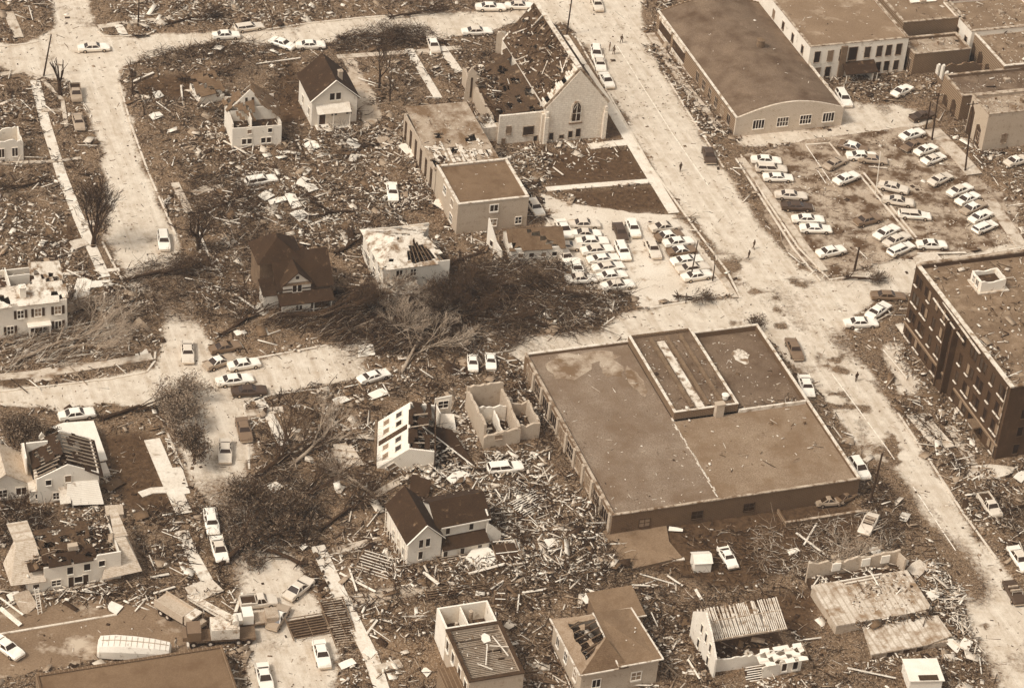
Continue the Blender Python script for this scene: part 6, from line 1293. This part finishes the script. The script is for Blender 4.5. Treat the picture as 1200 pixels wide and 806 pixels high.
fl = [(395,345,12,(1,-.12),'dark long trunk felled to the right below the dark many-gabled house',41,.4),(600,345,15,(-1,.35),'big dark felled tree sweeping left from the car park bank',42,.5),(640,385,13,(-1,-.3),'felled tree with dense twigs at the corner of the cross street',43,.42),(470,440,13,(.65,-1),'spray of long pale bare stems splayed up from the cross street end',44,.3),
      (480,395,14,(1,-.25),'dark felled tree lying right across the block toward the cross street',45,.42),(345,545,12,(.9,-.75),'bare felled tree with whiplike stems left of the tipped white house',46,.3),(330,600,13,(1,-.5),'bare felled tree pointing right across the front path',47,.35),(380,620,10,(1,-.7),'smaller bare felled tree beside the long front path',48,.25),
      (20,425,15,(1,-.35),'long pale felled tree beside the top kerb of the lower left street',49,.3),(395,300,9,(1,-.55),'dark felled trunk propped against the bleached-roof house',50,.3),(560,300,10,(-1,.4),'dark twiggy tree felled beside the tan hall corner',51,.3),(690,350,9,(-1,-.1),'tangled dark tree pushed up against the crowded car park corner',52,.3),
      (150,330,10,(1,-.15),'brushy tree felled across the left street',53,.3),(260,395,11,(1,-.6),'felled tree heaped at the right side of the left crossing',54,.3),(400,47,9,(1,-.05),'dark brushy tree felled on the near kerb of the top street',55,.3),(520,52,8,(-1,-.12),'twiggy tree with bare sticks felled toward the top street',56,.25),
      (60,60,9,(-1,.25),'bare tree felled across the top left corner street',57,.2),(950,670,9,(1,-.3),'pale twiggy tree felled on the dark lot left of the slab ruin',58,.2),(870,395,4,(.8,-.5),'small dark bush blown onto the road behind the big flat roof',59,.15),(795,350,4,(1,.1),'small round dark bush at the foot of the crowded car park',60,.15),
      (995,328,5,(1,.1),'dark uprooted bush lying by the snapped pole stump',61,.2),(1180,600,8,(1,-.2),'dark twiggy tree down in the rubble at the right edge',62,.2),(560,640,6,(1,-.3),'small felled tree among boards right of the farmhouse',63,.16),(690,640,7,(.5,-1),'dark felled tree between the board pile and the brown pad',64,.2)]
fl += [(215,95,9,(1,-.1),'dark bare tree down across the lawn right of the left street',81,.24),(300,120,9,(-1,.5),'dark tree down left of the torn-open white house',82,.25),(450,170,9,(-1,.25),'dark tree down in the yard below the dirt drive',83,.25),(420,250,11,(-1,.15),'long dark tree down above the bleached-roof house',84,.32),(240,250,9,(1,-.3),'dark limbs down right of the split tree',85,.28),(50,215,8,(-1,.3),'dark limbs down over the yards at the left edge',86,.22),(200,30,8,(1,-.2),'dark tree down beyond the top street on the left',87,.22),(460,22,8,(1,-.1),'dark tree down beyond the top street near the middle',88,.22),(60,230,0,(1,0),'x',89,.1),(330,372,15,(1,.05),'thick dark trunk lying level just below the dark many-gabled house',71,.5),(470,372,14,(1,-.45),'thick dark limb rising right through the central brush',72,.45),(625,350,13,(-1,.1),'fat forked trunk in the middle of the central brush',73,.5),(300,560,12,(1,-.6),'thick bare trunk crossing the lower left brush',74,.42),(410,390,13,(1,-.35),'pale stripped trunk lying among the central brush',75,.35),(440,585,9,(-1,-.7),'pale bare limbs fanned left of the farmhouse',76,.25)]
for px,py,h,dr,lab,sd_,r_ in [q for q in fl if q[2] > 0 and q[5] != 57]:
    pale = sd_ in (44,46,49,57,58,75,76); lf = {42:3500,43:4500,45:3000,52:5000,53:4500,54:2500,55:3500,56:1200,59:1500,60:1500,61:900,62:2500,51:2500,64:2200,71:1200,72:2600,73:3000}.get(sd_,0)
    tree(px,py,h,lab,sd_,depth=3 if (sd_ in (46,74,47) or h <= 11) else 4,r0=r_,fallen=True,dirpx=dr,m_=(barkl if pale else bark),leaf=lf,lrad=1.2,group=gF,name='fallen_tree',spread=.7,lm=[leafd,woodk,leafd],lsize=.13)
# ------------------------------------------------------------------ named boards and panels that can be told apart
def plank(a, b, label, w=.3, z=.35, col=None, th=.1, cat='board', dz=0):
    z0 = float(hgt(*G(*a).xy)); p = G(a[0],a[1],z+z0); q = G(b[0],b[1],z+z0+dz); c = (p+q)/2; rz = math.atan2((q-p).y,(q-p).x)
    o = MB().bar((-(q-p).length/2,0,0),((q-p).length/2,0,0),w,th).build('loose_board', col or woodl); o.location = c; o.rotation_euler = (random.Random(int(a[0])).uniform(-.4,.4), -math.atan2((q-p).z, (q-p).xy.length), rz); tag(o, label, cat); return o
for a, b, l, w_ in [((933,624),(972,653),'longer of two crossed pale poles on the dark lot',.3),((957,613),(942,638),'shorter of two crossed pale poles on the dark lot',.25),((993,782),(1050,794),'long pale beam lying below the slab ruin near the bottom edge',.35),
  ((415,665),(412,688),'x',0),((398,671),(440,693),'pale board lying across the crossed boards by the long front path',.3),((409,665),(418,692),'pale board crossing over the long one by the front path',.25),((442,726),(429,743),'short tan board slanting on the littered lawn left of the joist building',.3),
  ((549,672),(592,660),'white beam pointing right from the dark porch wreck of the farmhouse',.35),((496,670),(514,684),'thick white board below the farmhouse porch',.45),((470,722),(500,721),'thin pale board lying level on the lawn left of the joist building',.2),
  ((180,695),(205,687),'tan beam lying right of the long white two-storey house',.4),((176,676),(198,672),'broad pale board by the right end of the long white two-storey house',.6),((0,712),(24,732),'big pale board slanting in the lower left corner near the ladder',.6),((0,700),(27,720),'narrower board above the big pale one in the lower left corner',.25),
  ((283,694),(290,715),'pale post propped beside the flatbed truck',.3),((92,682),(112,680),'board leaning at the foot of the long white house wall',.3),((1035,410),(1062,442),'thin dark rail in front of the dark apartment block',.15),((750,672),(790,684),'thin board on the dark ground below the brown pad',.2),
  ((686,690),(704,696),'short white board above the holed tan house',.35),((740,685),(762,686),'thin white stick right above the holed tan house',.2),((815,690),(822,702),'white board standing askew between the white shed and the white gable wall',.4),((782,674),(800,686),'narrow white board left of the small white shed',.25),
  ((806,772),(820,795),'white board leaning on the tall white gable wall',.25),((738,802),(772,803),'thin white board at the bottom edge right of the holed tan house',.2),((700,796),(735,785),'pale plank at the bottom edge below the holed tan house',.5),
  ((612,694),(640,690),'white board among the rubble above the holed tan house',.3),((1092,378),(1100,400),'white board standing out on the dark apartment wall foot',.3),((648,196),(660,205),'short pale board on the church lawn litter',.25),((570,108),(590,104),'charred beam across the church hall ruin',.3),
  ((1018,195),(1040,197),'dark rail lying over the car park divider',.15),((1075,297),(1132,296),'long white twisted rail above the dark apartment block roof',.4),((360,265),(385,255),'long tan board lying behind the dark many-gabled house',.35),((300,290),(330,300),'x',0),
  ((85,290),(78,310),'pale ragged board by the bare black tree',.5),((120,388),(142,396),'white beam leaning near the shuttered white house',.35),((122,370),(130,396),'second white beam upright near the shuttered white house',.3),((575,690),(590,680),'white lattice frame edge right of the joist building',.25),
  ((640,255),(645,262),'short white board by the garage roof',.3),((233,272),(245,300),'torn white strip hanging from the split tree trunk',.35),((250,255),(282,262),'long curved white strip in the debris right of the split tree',.25),((245,250),(262,238),'pale strip curling over the split tree',.25),
  ((163,340),(150,362),'pale plank in the brush barrier across the left street',.2),((276,345),(300,362),'long pale board in the rubble left of the dark many-gabled house',.35),((262,165),(300,186),'white beam in the rubble in front of the torn-open white house',.35),((300,75),(352,68),'long level pale rail behind the torn-open white house',.25),
  ((155,96),(180,85),'pale log at the edge of the lawn right of the left street',.4),((212,100),(216,140),'bent pale post in the yard beside the collapsed brown house',.3),((228,108),(250,106),'white beam over the collapsed brown house porch',.25),((1004,430),(1034,424),'x',0)]:
    if w_: plank(a, b, l, w_)
def panel(px, py, w, h, rz, label, col=None, tiltx=12, z=.4, th=.07, name='wall_panel', cat='panel'):
    a = G(px, py, z); r = random.Random(px*31+py); mb = MB()
    n = 9; pts = [(-w/2,-h/2),(w/2,-h/2+r.uniform(0,.3)*h)]+[(w/2-r.uniform(0,.2)*w,h/2*r.uniform(.6,1)),(w*.1*r.uniform(-1,1),h/2),(-w/2,h/2*r.uniform(.6,1))]
    mb.prism(pts,-th/2,th/2,lambda p,d:(p[0],p[1],d)); o = mb.build(name, col or trim); o.location = (a.x,a.y,z+float(hgt(a.x,a.y))); o.rotation_euler = (math.radians(tiltx), math.radians(r.uniform(-8,8)), rz); tag(o, label, cat); return o
for px,py,w,h,rz,l,c in [(517,241,2.2,2.6,.7,'white panel fallen by the left wall of the tan hall',0),(400,470,2.6,1.4,.3,'pale panel beside the end of the cross street',0),(443,463,3.0,1.5,.2,'rounded pale sheet left of the tipped white house',0),(430,411,2.6,2.8,-.3,'white panel stuck in the bare stems',0),(344,237,1.8,3.6,.1,'upright white panel in the debris above the dark many-gabled house',0),
   (312,231,2.6,1.8,.6,'pale panel fourth from the station wagon in the central debris',0),(325,237,3.0,1.2,.1,'long pale panel left of the upright white panel',0),(355,215,2.6,1.8,.9,'bright panel above the upright white panel in the central debris',0),(365,222,2.2,2.0,.3,'pair of torn white sheets right of the upright white panel',0),(352,254,2.6,2.4,.5,'white sheet just above the dark many-gabled house roof',0),
   (186,111,1.8,2.0,.2,'small white sheet on the lawn right of the left street',0),(183,137,2.2,1.6,.3,'second white sheet in the littered yard below the lawn',0),(415,170,2.0,3.0,.5,'white board panel in the debris below the dirt drive',0),(478,178,1.8,3.6,.4,'long white panel left of the tan hall rear wing',0),(452,168,2.6,2.6,.2,'tan panel left of the tan hall rear wing',1),(366,172,2.4,2.2,.2,'white torn sheet below the gabled white house',0),
   (940,476,.9,2.4,.35,'small upright white mattress beside the big flat roof edge',0),(1108,396,.7,1.0,.2,'x',0),(310,623,0,0,0,'x',0),(356,641,1.2,1.0,.4,'small white box lid in the dark yard by the long front path',0),(323,572,2.0,1.6,.4,'white sheet at the end of the low front path in the felled trees',0),(240,692,4.6,3.0,.2,'round pale concrete slab above the crane truck',2),
   (433,763,1.6,1.6,.7,'white scrap over the lower end of the long front path',0),(407,778,2.2,1.1,.2,'white rounded scrap left of the lower front path',0),(500,788,1.1,1.4,.4,'small white square on the lawn left of the joist building',0),(536,720,.1,.1,0,'x',0),(134,711,1.8,1.8,.8,'small white square panel standing askew above the bare yard',0),(17,699,1.8,1.4,.3,'small pale panel near the ladder',0),
   (31,706,2.4,4.0,.2,'brown board panel propped near the ladder',1),(232,790,.1,.1,0,'x',0),(187,803,2.6,1.6,.2,'white jagged heap on the plain brown roof at the bottom edge',0),(930,645,1.8,.9,.1,'small white panel on the dark lot beside the crossed poles',0),(1026,647,1.6,1.6,.2,'small pale upright panel above the slab ruin',0),(1075,668,3.0,2.2,.5,'light panel at the upper right corner of the slab ruin',2),
   (1096,698,2.6,1.6,.3,'pale panel right of the slab ruin in the roadside rubble',0),(1118,757,1.6,2.6,.4,'white panel in the rubble right of the lower pale slab',0),(1132,756,2.4,1.6,.7,'second white panel in the rubble right of the lower pale slab',0),(1085,732,3.6,2.0,-.2,'tilted white slab at the corner where both pale slabs meet',0),(1196,560,2.4,1.5,.6,'white panel at the right edge by the foot of the dark apartment block',0),(1160,560,1.8,1.0,.2,'x',0),
   (538,562,3.4,2.4,.5,'large white panel below the slid dark roof slab',0),(577,465,.1,.1,0,'x',0),(1050,300,0,0,0,'x',0),(1088,304,4.4,3.2,.2,'round pale slab beside the top corner of the dark apartment block',2),(545,205,2.4,1.2,.3,'x',0),(97,340,2.6,4.6,-.4,'torn white sheet lying right of the shuttered white house',0),(118,334,3.6,1.4,.1,'white ragged sheet at the end of the upper left sidewalk',0),(93,285,2.8,2.0,.3,'round pale slab at the foot of the bare black tree',2),
   (652,715,.1,.1,0,'x',0),(693,706,1.8,2.6,.3,'white scrap above the ridge of the holed tan house',0),(646,637,1.8,1.6,.2,'white scrap in the board pile right of the farmhouse',0),(582,604,0,0,0,'x',0),(566,655,4.0,4.2,.5,'big white panel with holes lying at the farmhouse porch corner',0),(792,620,2.0,.8,-.5,'white sliver at the corner of the brown pad',0)]:
    if w > .5 and l != 'x': panel(px, py, w, h, YAW+rz, l, {0: trim, 1: woodm, 2: concrete}[c])
def lattice(px, py, w, h, rz, label, n, m_=woodl, tl=8, z=.35, back=None):
    a = G(px,py,z); o = root('roof_lattice', label, 'roof frame', (a.x,a.y,z+.1), rz); o.rotation_euler = (math.radians(tl),math.radians(4),rz)
    t = MB(); r = random.Random(px)
    for k in range(n): y = -h/2+h*k/(n-1); t.bar((-w/2+r.uniform(0,.6),y,.1),(w/2-r.uniform(0,.8),y+r.uniform(-.08,.08),.1),.12,.08)
    t.build('battens', m_, o); t = MB(); t.bar((-w/2,-h/2-.2,0),(-w/2+.1,h/2+.2,0),.15,.1); t.bar((w/2-.3,-h/2-.2,0),(w/2-.2,h/2+.2,0),.15,.1); t.bar((0,-h/2,0),(0,h/2,0),.12,.1); t.build('rafters', woodd, o)
    t = MB(); t.box(-w/2+.2,-h/2+.3,-.12,w/2-.4,h/2-.3,-.06); t.build('sheathing', back or woodk, o)
lattice(399,730,3.6,8.6,YAW+.05,'collapsed roof lattice of pale battens beside the long front path',22,copingm); lattice(362,734,5.6,3.6,YAW+.1,'dark collapsed roof section left of the batten lattice',9,woodd)
lattice(440,662,5,3.6,YAW-.6,'fallen frame of pale studs left of the farmhouse',8); lattice(540,656,6.5,3.2,YAW+.1,'dark porch roof torn off and lying before the farmhouse',9,woodm)
lattice(535,700-8,9,1.6,YAW+.05,'long dark roof strip lying above the joist building',5,woodd); lattice(232,776,3.0,2.4,YAW+.3,'white broken frame on the brown roof below the crane truck',4,trim,back=woodm)
lattice(620,590,6,3,YAW+.5,'white studded wall frame in the board pile',9,trim); lattice(597,655,3.8,6,YAW,'open white wall frame standing in rubble right of the farmhouse',4,trim,14); lattice(587,706,2.2,2.4,YAW-.3,'small white window-like frame right of the whitewashed rooms',4,trim,50); lattice(890,790,4.5,2.2,YAW+.05,'white picket-like frame at the bottom edge below the white gable ruin',8,trim,30)
lattice(420,365,7,3,YAW+.3,'broken frame in the felled trees behind the cross street',6,woodm)

# ------------------------------------------------------------------ litter: nobody could count it
dm = [mat('litter_white', .92, .03, 3, .8, fvar=.04), mat('litter_cream', .82, .08, 2, .85, fvar=.06), mat('litter_tan', .58, .1, 2, .9), mat('litter_brown', .36, .08, 2, .9), mat('litter_dark', .14, .05, 2, .9)]
def boxes(name, pos, size, yaw, pitch, roll, mi, label=None, group=None):
    n = len(pos)
    sgn = np.array([(-1,-1,-1),(1,-1,-1),(1,1,-1),(-1,1,-1),(-1,-1,1),(1,-1,1),(1,1,1),(-1,1,1)], float)/2
    loc = sgn[None]*size[:,None,:]
    cr, sr = np.cos(roll)[:,None], np.sin(roll)[:,None]; y = loc[...,1]*cr-loc[...,2]*sr; z = loc[...,1]*sr+loc[...,2]*cr; x = loc[...,0]
    cp, sp = np.cos(pitch)[:,None], np.sin(pitch)[:,None]; x, z = x*cp+z*sp, -x*sp+z*cp
    cy, sy_ = np.cos(yaw)[:,None], np.sin(yaw)[:,None]; x, y = x*cy-y*sy_, x*sy_+y*cy
    v = np.stack([x,y,z],-1)+pos[:,None,:]
    f = np.array([(3,2,1,0),(4,5,6,7),(0,1,5,4),(1,2,6,5),(2,3,7,6),(3,0,4,7)])
    q = (f[None]+8*np.arange(n)[:,None,None]).reshape(-1,4)
    o = np_mesh(name, v.reshape(-1,3), q, dm, np.repeat(mi, 6)); o['kind'] = 'stuff'
    if label: o['label'] = label
    return o
TN = dict(mix=(.18,.23,.23,.18,.18), white=(.5,.25,.12,.07,.06), dark=(.08,.12,.2,.3,.3), boards=(.42,.28,.15,.1,.05), small=(.3,.25,.2,.15,.1), church=(.05,.14,.22,.27,.32), road=(.05,.15,.3,.3,.2))
def pieces(n, kind, r):
    u = r.random(n); L = np.exp(r.normal(-.45, .60, n)); W1 = np.minimum(L, r.uniform(.06,.22,n)); T1 = r.uniform(.03,.09,n)
    sh = u < .07; L[sh] = np.minimum(L[sh],1.8); W1[sh] = L[sh]*r.uniform(.3,.8,sh.sum())
    ch = (u > .07) & (u < .36); L[ch] = r.uniform(.12,.42,ch.sum()); W1[ch] = L[ch]*r.uniform(.4,1,ch.sum()); T1[ch] = L[ch]*r.uniform(.2,.6,ch.sum())
    L = np.minimum(L, 4.2)
    if kind in ('small','road'): L *= .55; W1 *= .7
    if kind == 'boards': L = np.minimum(L*1.7, 4.5); W1 = np.where(sh, W1*.7, W1)
    mi = r.choice(5, n, p=TN[kind]); tw = (u > .82); mi[tw] = r.choice([2,3,4], tw.sum(), p=[.2,.35,.45]) if kind not in ('small','road') else mi[tw]
    W1[tw] = r.uniform(.03,.08,tw.sum()); L[tw] *= 1.6
    return np.stack([L,W1,T1],1), mi
# density field on the ground
blocked = np.zeros(GX.shape, bool)
for P in FOOT: blocked |= inside(P, GX, GY)
near = blur(blocked*1.0, 5)
dens = (.30+2.6*np.clip((fb(GX,GY,8,61)-.42)*2.4,0,1.2))*(.25+1.6*np.clip((fb(GX,GY,2.4,71)-.3)*2,0,1.2))
dens += near*.5
for P, k in (([(560,545),(640,560),(712,620),(720,690),(600,690),(560,640)],2.2), ([(250,190),(420,150),(520,250),(440,330),(300,270),(250,240)],1.5), ([(1085,650),(1130,700),(1150,806),(1060,780)],1.4), ([(420,510),(540,560),(460,570),(400,540)],1.2),([(0,0),(60,0),(50,40),(0,45)],.9),([(120,0),(600,0),(600,10),(400,25),(130,30)],.8),
             ([(590,175),(640,178),(650,218),(600,240),(560,200)],1.4),([(780,80),(850,190),(870,190),(850,110),(780,40)],1.2),([(0,100),(60,110),(90,250),(0,300)],1.1),([(720,600),(1010,590),(1000,700),(800,720),(700,640)],.35),([(1000,380),(1160,620),(1200,650),(1200,560),(1100,500)],1.1),([(430,640),(560,690),(500,806),(440,806),(400,700)],.6),([(250,60),(600,0),(600,200),(300,200)],1.15)):
    dens *= np.where(inside(W_(P), GX, GY), k, 1)
lowd = np.where(road_in, .14+.6*(1-blur(road_in*1.,4))**1.5, 0) + np.where(lots & ~road_in, .10, 0) + np.where(lotb, 1.1*np.clip(fb(GX,GY,5,81)*2.8-.9,0.12,1.8), 0) + np.where(yard, .15, 0) + np.where(lawn & ~road_in, .16, 0)
cl = clear; dens = np.where(cl, np.minimum(dens, lowd), dens); dens[blocked] = 0
AREA = [('upper left', -110, -38, 375, 490), ('top centre', -38, 25, 375, 500), ('top right', 25, 120, 375, 520), ('left middle', -110, -28, 305, 375), ('centre', -28, 25, 305, 375), ('right middle', 25, 120, 305, 375), ('lower left', -110, -22, 235, 305), ('lower centre', -22, 25, 235, 305), ('lower right', 25, 120, 235, 305)]
dl = {'upper left':'splintered boards and scraps strewn over the yards around the top left houses','top centre':'splintered litter around the church and the top street','top right':'scattered scraps over the right-hand car park and alley','left middle':'boards and scraps mixed with brush across the left street','centre':'dense scrap litter around the felled trees in the middle','right middle':'scraps scattered along the main street and beside the dark apartment block','lower left':'scraps and sticks over the lower left yards','lower centre':'thick spread of broken boards around the farmhouse and tan brick shell','lower right':'rubble around the slab ruin and the dark lot'}
for k, (nm, xa, xb, ya, yb) in enumerate(AREA):
    r = np.random.default_rng(100+k); n = int((xb-xa)*(yb-ya)*7.6); x = r.uniform(xa,xb,n); y = r.uniform(ya,yb,n)
    i = ((x-XS0)/ST).astype(int); j = ((y-YS0)/ST).astype(int); keep = r.random(n)*2.6 < dens[i,j]; x, y, i, j = x[keep], y[keep], i[keep], j[keep]; n = len(x)
    S, mi = pieces(n, 'mix', r); small = cl[i,j]; S[small] *= np.array([.5,.6,.8]); 
    bright = fb(x,y,5,91); dk = (r.random(n) < np.clip((.56-bright)*4,0,.88)) & (mi < 2); mi[dk] = r.choice([2,3,4], dk.sum())
    bs_ = (r.random(n) < .012) & ~small; S[bs_] = np.stack([r.uniform(1.2,3.2,bs_.sum()), r.uniform(.6,1.8,bs_.sum()), np.full(bs_.sum(),.07)],1); mi[bs_] = r.choice(5, bs_.sum(), p=[.12,.2,.28,.25,.15])
    lg = (r.random(n) < .02) & ~small; S[lg] = np.stack([r.uniform(2,5,lg.sum()), r.uniform(.1,.22,lg.sum()), np.full(lg.sum(),.09)],1); mi[lg] = r.choice(5, lg.sum(), p=[.25,.25,.2,.1,.2])
    gz = HT[i,j]; z = np.maximum(gz,0)+S[:,2]/2+r.random(n)**2*.35*(~small)
    pit = r.normal(0,.22,n); pit[small] *= .2
    boxes('litter', np.stack([x,y,z],1), S, r.uniform(0,PI,n), pit, r.normal(0,.3,n)*(~small), mi, dl[nm])
# litter inside ruins, on roofs, beside walls
bag = []; r = np.random.default_rng(5)
for (ox,oy,rz,x0,y0,x1,y1,z,n,kind,slope) in PILES:
    lx = r.uniform(x0,x1,n); ly = r.uniform(y0,y1,n); S, mi = pieces(n, kind, r)
    if kind == 'small': S *= np.array([.8,.9,.5])
    zz = z+S[:,2]/2+ (r.random(n)**2*.5 if kind not in ('small',) else .01)
    if slope: m_ = lx > 0; zz = np.where(m_, slope[1]+slope[0]*lx+.15, .4)
    c, s_ = math.cos(rz), math.sin(rz); f = .02 if kind == 'small' else .22
    yaw = r.uniform(0,PI,n) if kind != 'small' else r.choice([0,PI/2,.6,2.2],n)+r.normal(0,.3,n)
    pt = r.normal(0,f,n)
    bag.append((np.stack([ox+lx*c-ly*s_, oy+lx*s_+ly*c, zz],1), S, yaw+rz, pt, r.normal(0,f,n), mi))
for P, n, kind, hh in (([(560,560),(645,560),(712,612),(704,690),(600,685),(565,640)],650,'boards',.8), ([(425,500),(450,550),(560,560),(640,560),(640,530),(545,530),(500,540)],420,'boards',.7), ([(350,150),(470,150),(500,190),(420,200),(340,185)],260,'boards',.6),
        ([(560,185),(640,180),(650,215),(600,235)],260,'white',.5), ([(1085,655),(1135,700),(1150,770),(1090,700)],380,'boards',.6), ([(290,185),(440,175),(470,260),(420,300),(300,260)],500,'white',.5), ([(640,150),(740,175),(700,200),(600,190)],120,'white',.4),
        ([(0,230),(70,250),(90,300),(0,320)],200,'white',.5),([(385,650),(560,660),(560,800),(440,800)],260,'boards',.4),([(120,5),(350,0),(350,30),(150,30)],200,'boards',.6),([(1170,200),(1200,200),(1200,280),(1180,250)],80,'white',.4),([(780,85),(850,175),(845,190),(790,130)],150,'white',.4),([(1040,380),(1180,600),(1200,680),(1170,640),(1060,470)],250,'boards',.5),([(0,690),(190,690),(210,715),(0,712)],160,'boards',.5),([(180,590),(220,700),(300,720),(280,690),(240,690),(200,600)],120,'boards',.4)):
    W0 = np.array(W_(P)); lo, hi = W0.min(0), W0.max(0); x = r.uniform(lo[0],hi[0],n*3); y = r.uniform(lo[1],hi[1],n*3); k = inside([tuple(q) for q in W0],x,y)
    i = ((x-XS0)/ST).astype(int); j = ((y-YS0)/ST).astype(int); k &= ~blocked[i,j] & ~road_in[i,j]; x, y = x[k][:n], y[k][:n]; m_ = len(x); S, mi = pieces(m_, kind, r)
    bag.append((np.stack([x,y,np.maximum(hgt(x,y),0)+r.random(m_)**1.6*hh+.05],1), S, r.uniform(0,PI,m_), r.normal(0,.16,m_), r.normal(0,.3,m_), mi))
boxes('rubble', *[np.concatenate([b[k] for b in bag]) for k in range(6)], 'rubble and scraps lying inside the ruins and on the roofs')
# twigs and brush
def brush(P, n, L, dark, label, seed, hh=.9, dirn=None, th=.05):
    r = np.random.default_rng(seed); W0 = np.array(W_(P)); lo, hi = W0.min(0), W0.max(0); x = r.uniform(lo[0],hi[0],n*3); y = r.uniform(lo[1],hi[1],n*3)
    k = inside([tuple(q) for q in W0], x+2.5*(fb(x,y,4,seed)-.5), y+2.5*(fb(y,x,4,seed)-.5)) & (fb(x,y,3.5,seed+5)>(.5 if seed >= 20 else .33)); ii = np.clip(((x-XS0)/ST).astype(int),0,NX-1); jj = np.clip(((y-YS0)/ST).astype(int),0,NY-1); k &= ~(blocked[ii,jj] | (road_in[ii,jj] & (seed >= 20))); x, y = x[k][:n], y[k][:n]; n = len(x); out = []
    if dirn is not None: q0 = Gn([P[0]])[0]; q1 = Gn([(P[0][0]+dirn[0]*9, P[0][1]+dirn[1]*9)])[0]; base_ = math.atan2(*(q1-q0)[::-1])
    a = (r.uniform(0,2*PI,n) if dirn is None else base_+r.normal(0,.35,n)); p = np.stack([x,y,np.maximum(hgt(x,y),0)+r.random(n)**1.5*hh],1); el = r.normal(.08,.25,n); ll = L*(.4+r.random(n))
    t0 = th*(.5+r.random(n)); mi = r.choice(5,n,p=((.0,.04,.09,.19,.68) if dark else (.04,.2,.4,.26,.1)))
    for seg in range(3):
        l_ = ll/3; d = np.stack([np.cos(a)*np.cos(el),np.sin(a)*np.cos(el),np.sin(el)],1); c = p+d*l_[:,None]/2; tt = t0*(1-.28*seg)
        out.append((c, np.stack([l_*1.04,tt,tt],1), a.copy(), -el.copy(), np.zeros(n), mi)); p = p+d*l_[:,None]; a = a+r.normal(0,.3,n); el = el+r.normal(-.05,.2,n)
    boxes('brush', *[np.concatenate([o_[k] for o_ in out]) for k in range(6)], label)
brush([(430,370),(520,330),(600,290),(660,310),(740,350),(700,390),(620,400),(560,425),(470,420),(400,400)],4200,3.0,True,'dark tangle of twigs over the block between the bleached-roof house and the cross street',1,1.4)
brush([(145,315),(210,300),(262,330),(300,350),(280,395),(240,375),(195,378),(150,400),(120,350)],1700,2.0,True,'dark brush barrier across the left street',2,1.0)
brush([(385,48),(420,33),(500,33),(525,50),(450,58),(395,64)],1300,1.8,True,'dark brush heaped on the near kerb of the top street',3,.9)
brush([(270,570),(340,550),(375,590),(365,645),(290,660),(250,640),(240,600)],2000,2.4,True,'dark brush under the fallen trees in the lower left middle',4,1.0)
brush([(0,330),(80,385),(140,400),(120,425),(0,440)],1600,3.0,False,'pale stripped twigs in front of the shuttered house',5,.7,(1,-.3))
brush([(170,60),(300,48),(360,55),(240,75),(160,85)],900,2.0,True,'twigs along the near side of the top street',6,.5)
brush([(225,205),(290,205),(310,260),(300,330),(245,320),(215,270)],1500,2.2,True,'dark brush around the split tree',7,.8)
brush([(440,300),(520,330),(470,420),(430,430),(380,400),(330,390),(300,380),(420,345)],2600,3.2,True,'long twigs and stems over the yards behind the cross street',8,1.1,(1,-.25))
brush([(880,620),(1010,600),(1060,640),(960,680),(880,670)],900,2.2,False,'light twigs over the dark lot left of the slab ruin',10,.4)
brush([(700,640),(800,700),(830,760),(770,800),(660,680)],900,1.8,True,'dark twigs on the lot below the brown pad',11,.4)
brush([(1040,470),(1080,480),(1150,600),(1200,640),(1200,600),(1120,540)],1500,1.8,True,'dark brush between the road and the dark apartment block',12,.8)
brush([(960,520),(1040,560),(1068,610),(1050,650),(1010,620),(985,560)],1200,1.6,True,'dark brush on the mud beside the big flat roof',13,.3)
brush([(150,60),(600,0),(600,200),(430,300),(260,300),(200,200)],5200,1.7,True,'broken branches all through the block below the top street',20,.6,None,.07)
brush([(0,90),(60,90),(110,200),(140,320),(0,330)],1600,1.6,True,'broken branches over the yards at the left edge',21,.5,None,.07)
brush([(300,450),(700,420),(720,660),(560,806),(380,700),(300,560)],5200,1.7,True,'broken branches across the lower middle yards',22,.6,None,.07)
brush([(0,600),(260,590),(270,700),(0,710)],1700,1.6,True,'broken branches over the yards around the long white house',23,.5,None,.07)
brush([(640,600),(1160,640),(1160,806),(560,806)],2600,1.6,True,'broken branches on the lower right lots',24,.5,None,.07)
brush([(110,-20),(610,-20),(610,12),(400,22),(140,34)],1500,1.8,True,'broken branches beyond the top street',25,.6,None,.07)
brush([(0,590),(60,600),(60,640),(0,660)],600,2.4,True,'bare twigs before the cottage at the left edge',14,1.2)

# ------------------------------------------------------------------ the air
hz = MB().box(-700, -60, -8, 700, 1500, 262).build('haze', bpy.data.materials.new('haze_air'))
hz['kind'] = 'stuff'; hm_ = hz.data.materials[0]; hm_.use_nodes = True; n_ = hm_.node_tree.nodes; n_.clear()
pv = n_.new('ShaderNodeVolumePrincipled'); pv.inputs['Density'].default_value = .00012; pv.inputs['Color'].default_value = (.93,.89,.84,1); pv.inputs['Anisotropy'].default_value = .2
ho = n_.new('ShaderNodeOutputMaterial'); hm_.node_tree.links.new(pv.outputs[0], ho.inputs['Volume'])
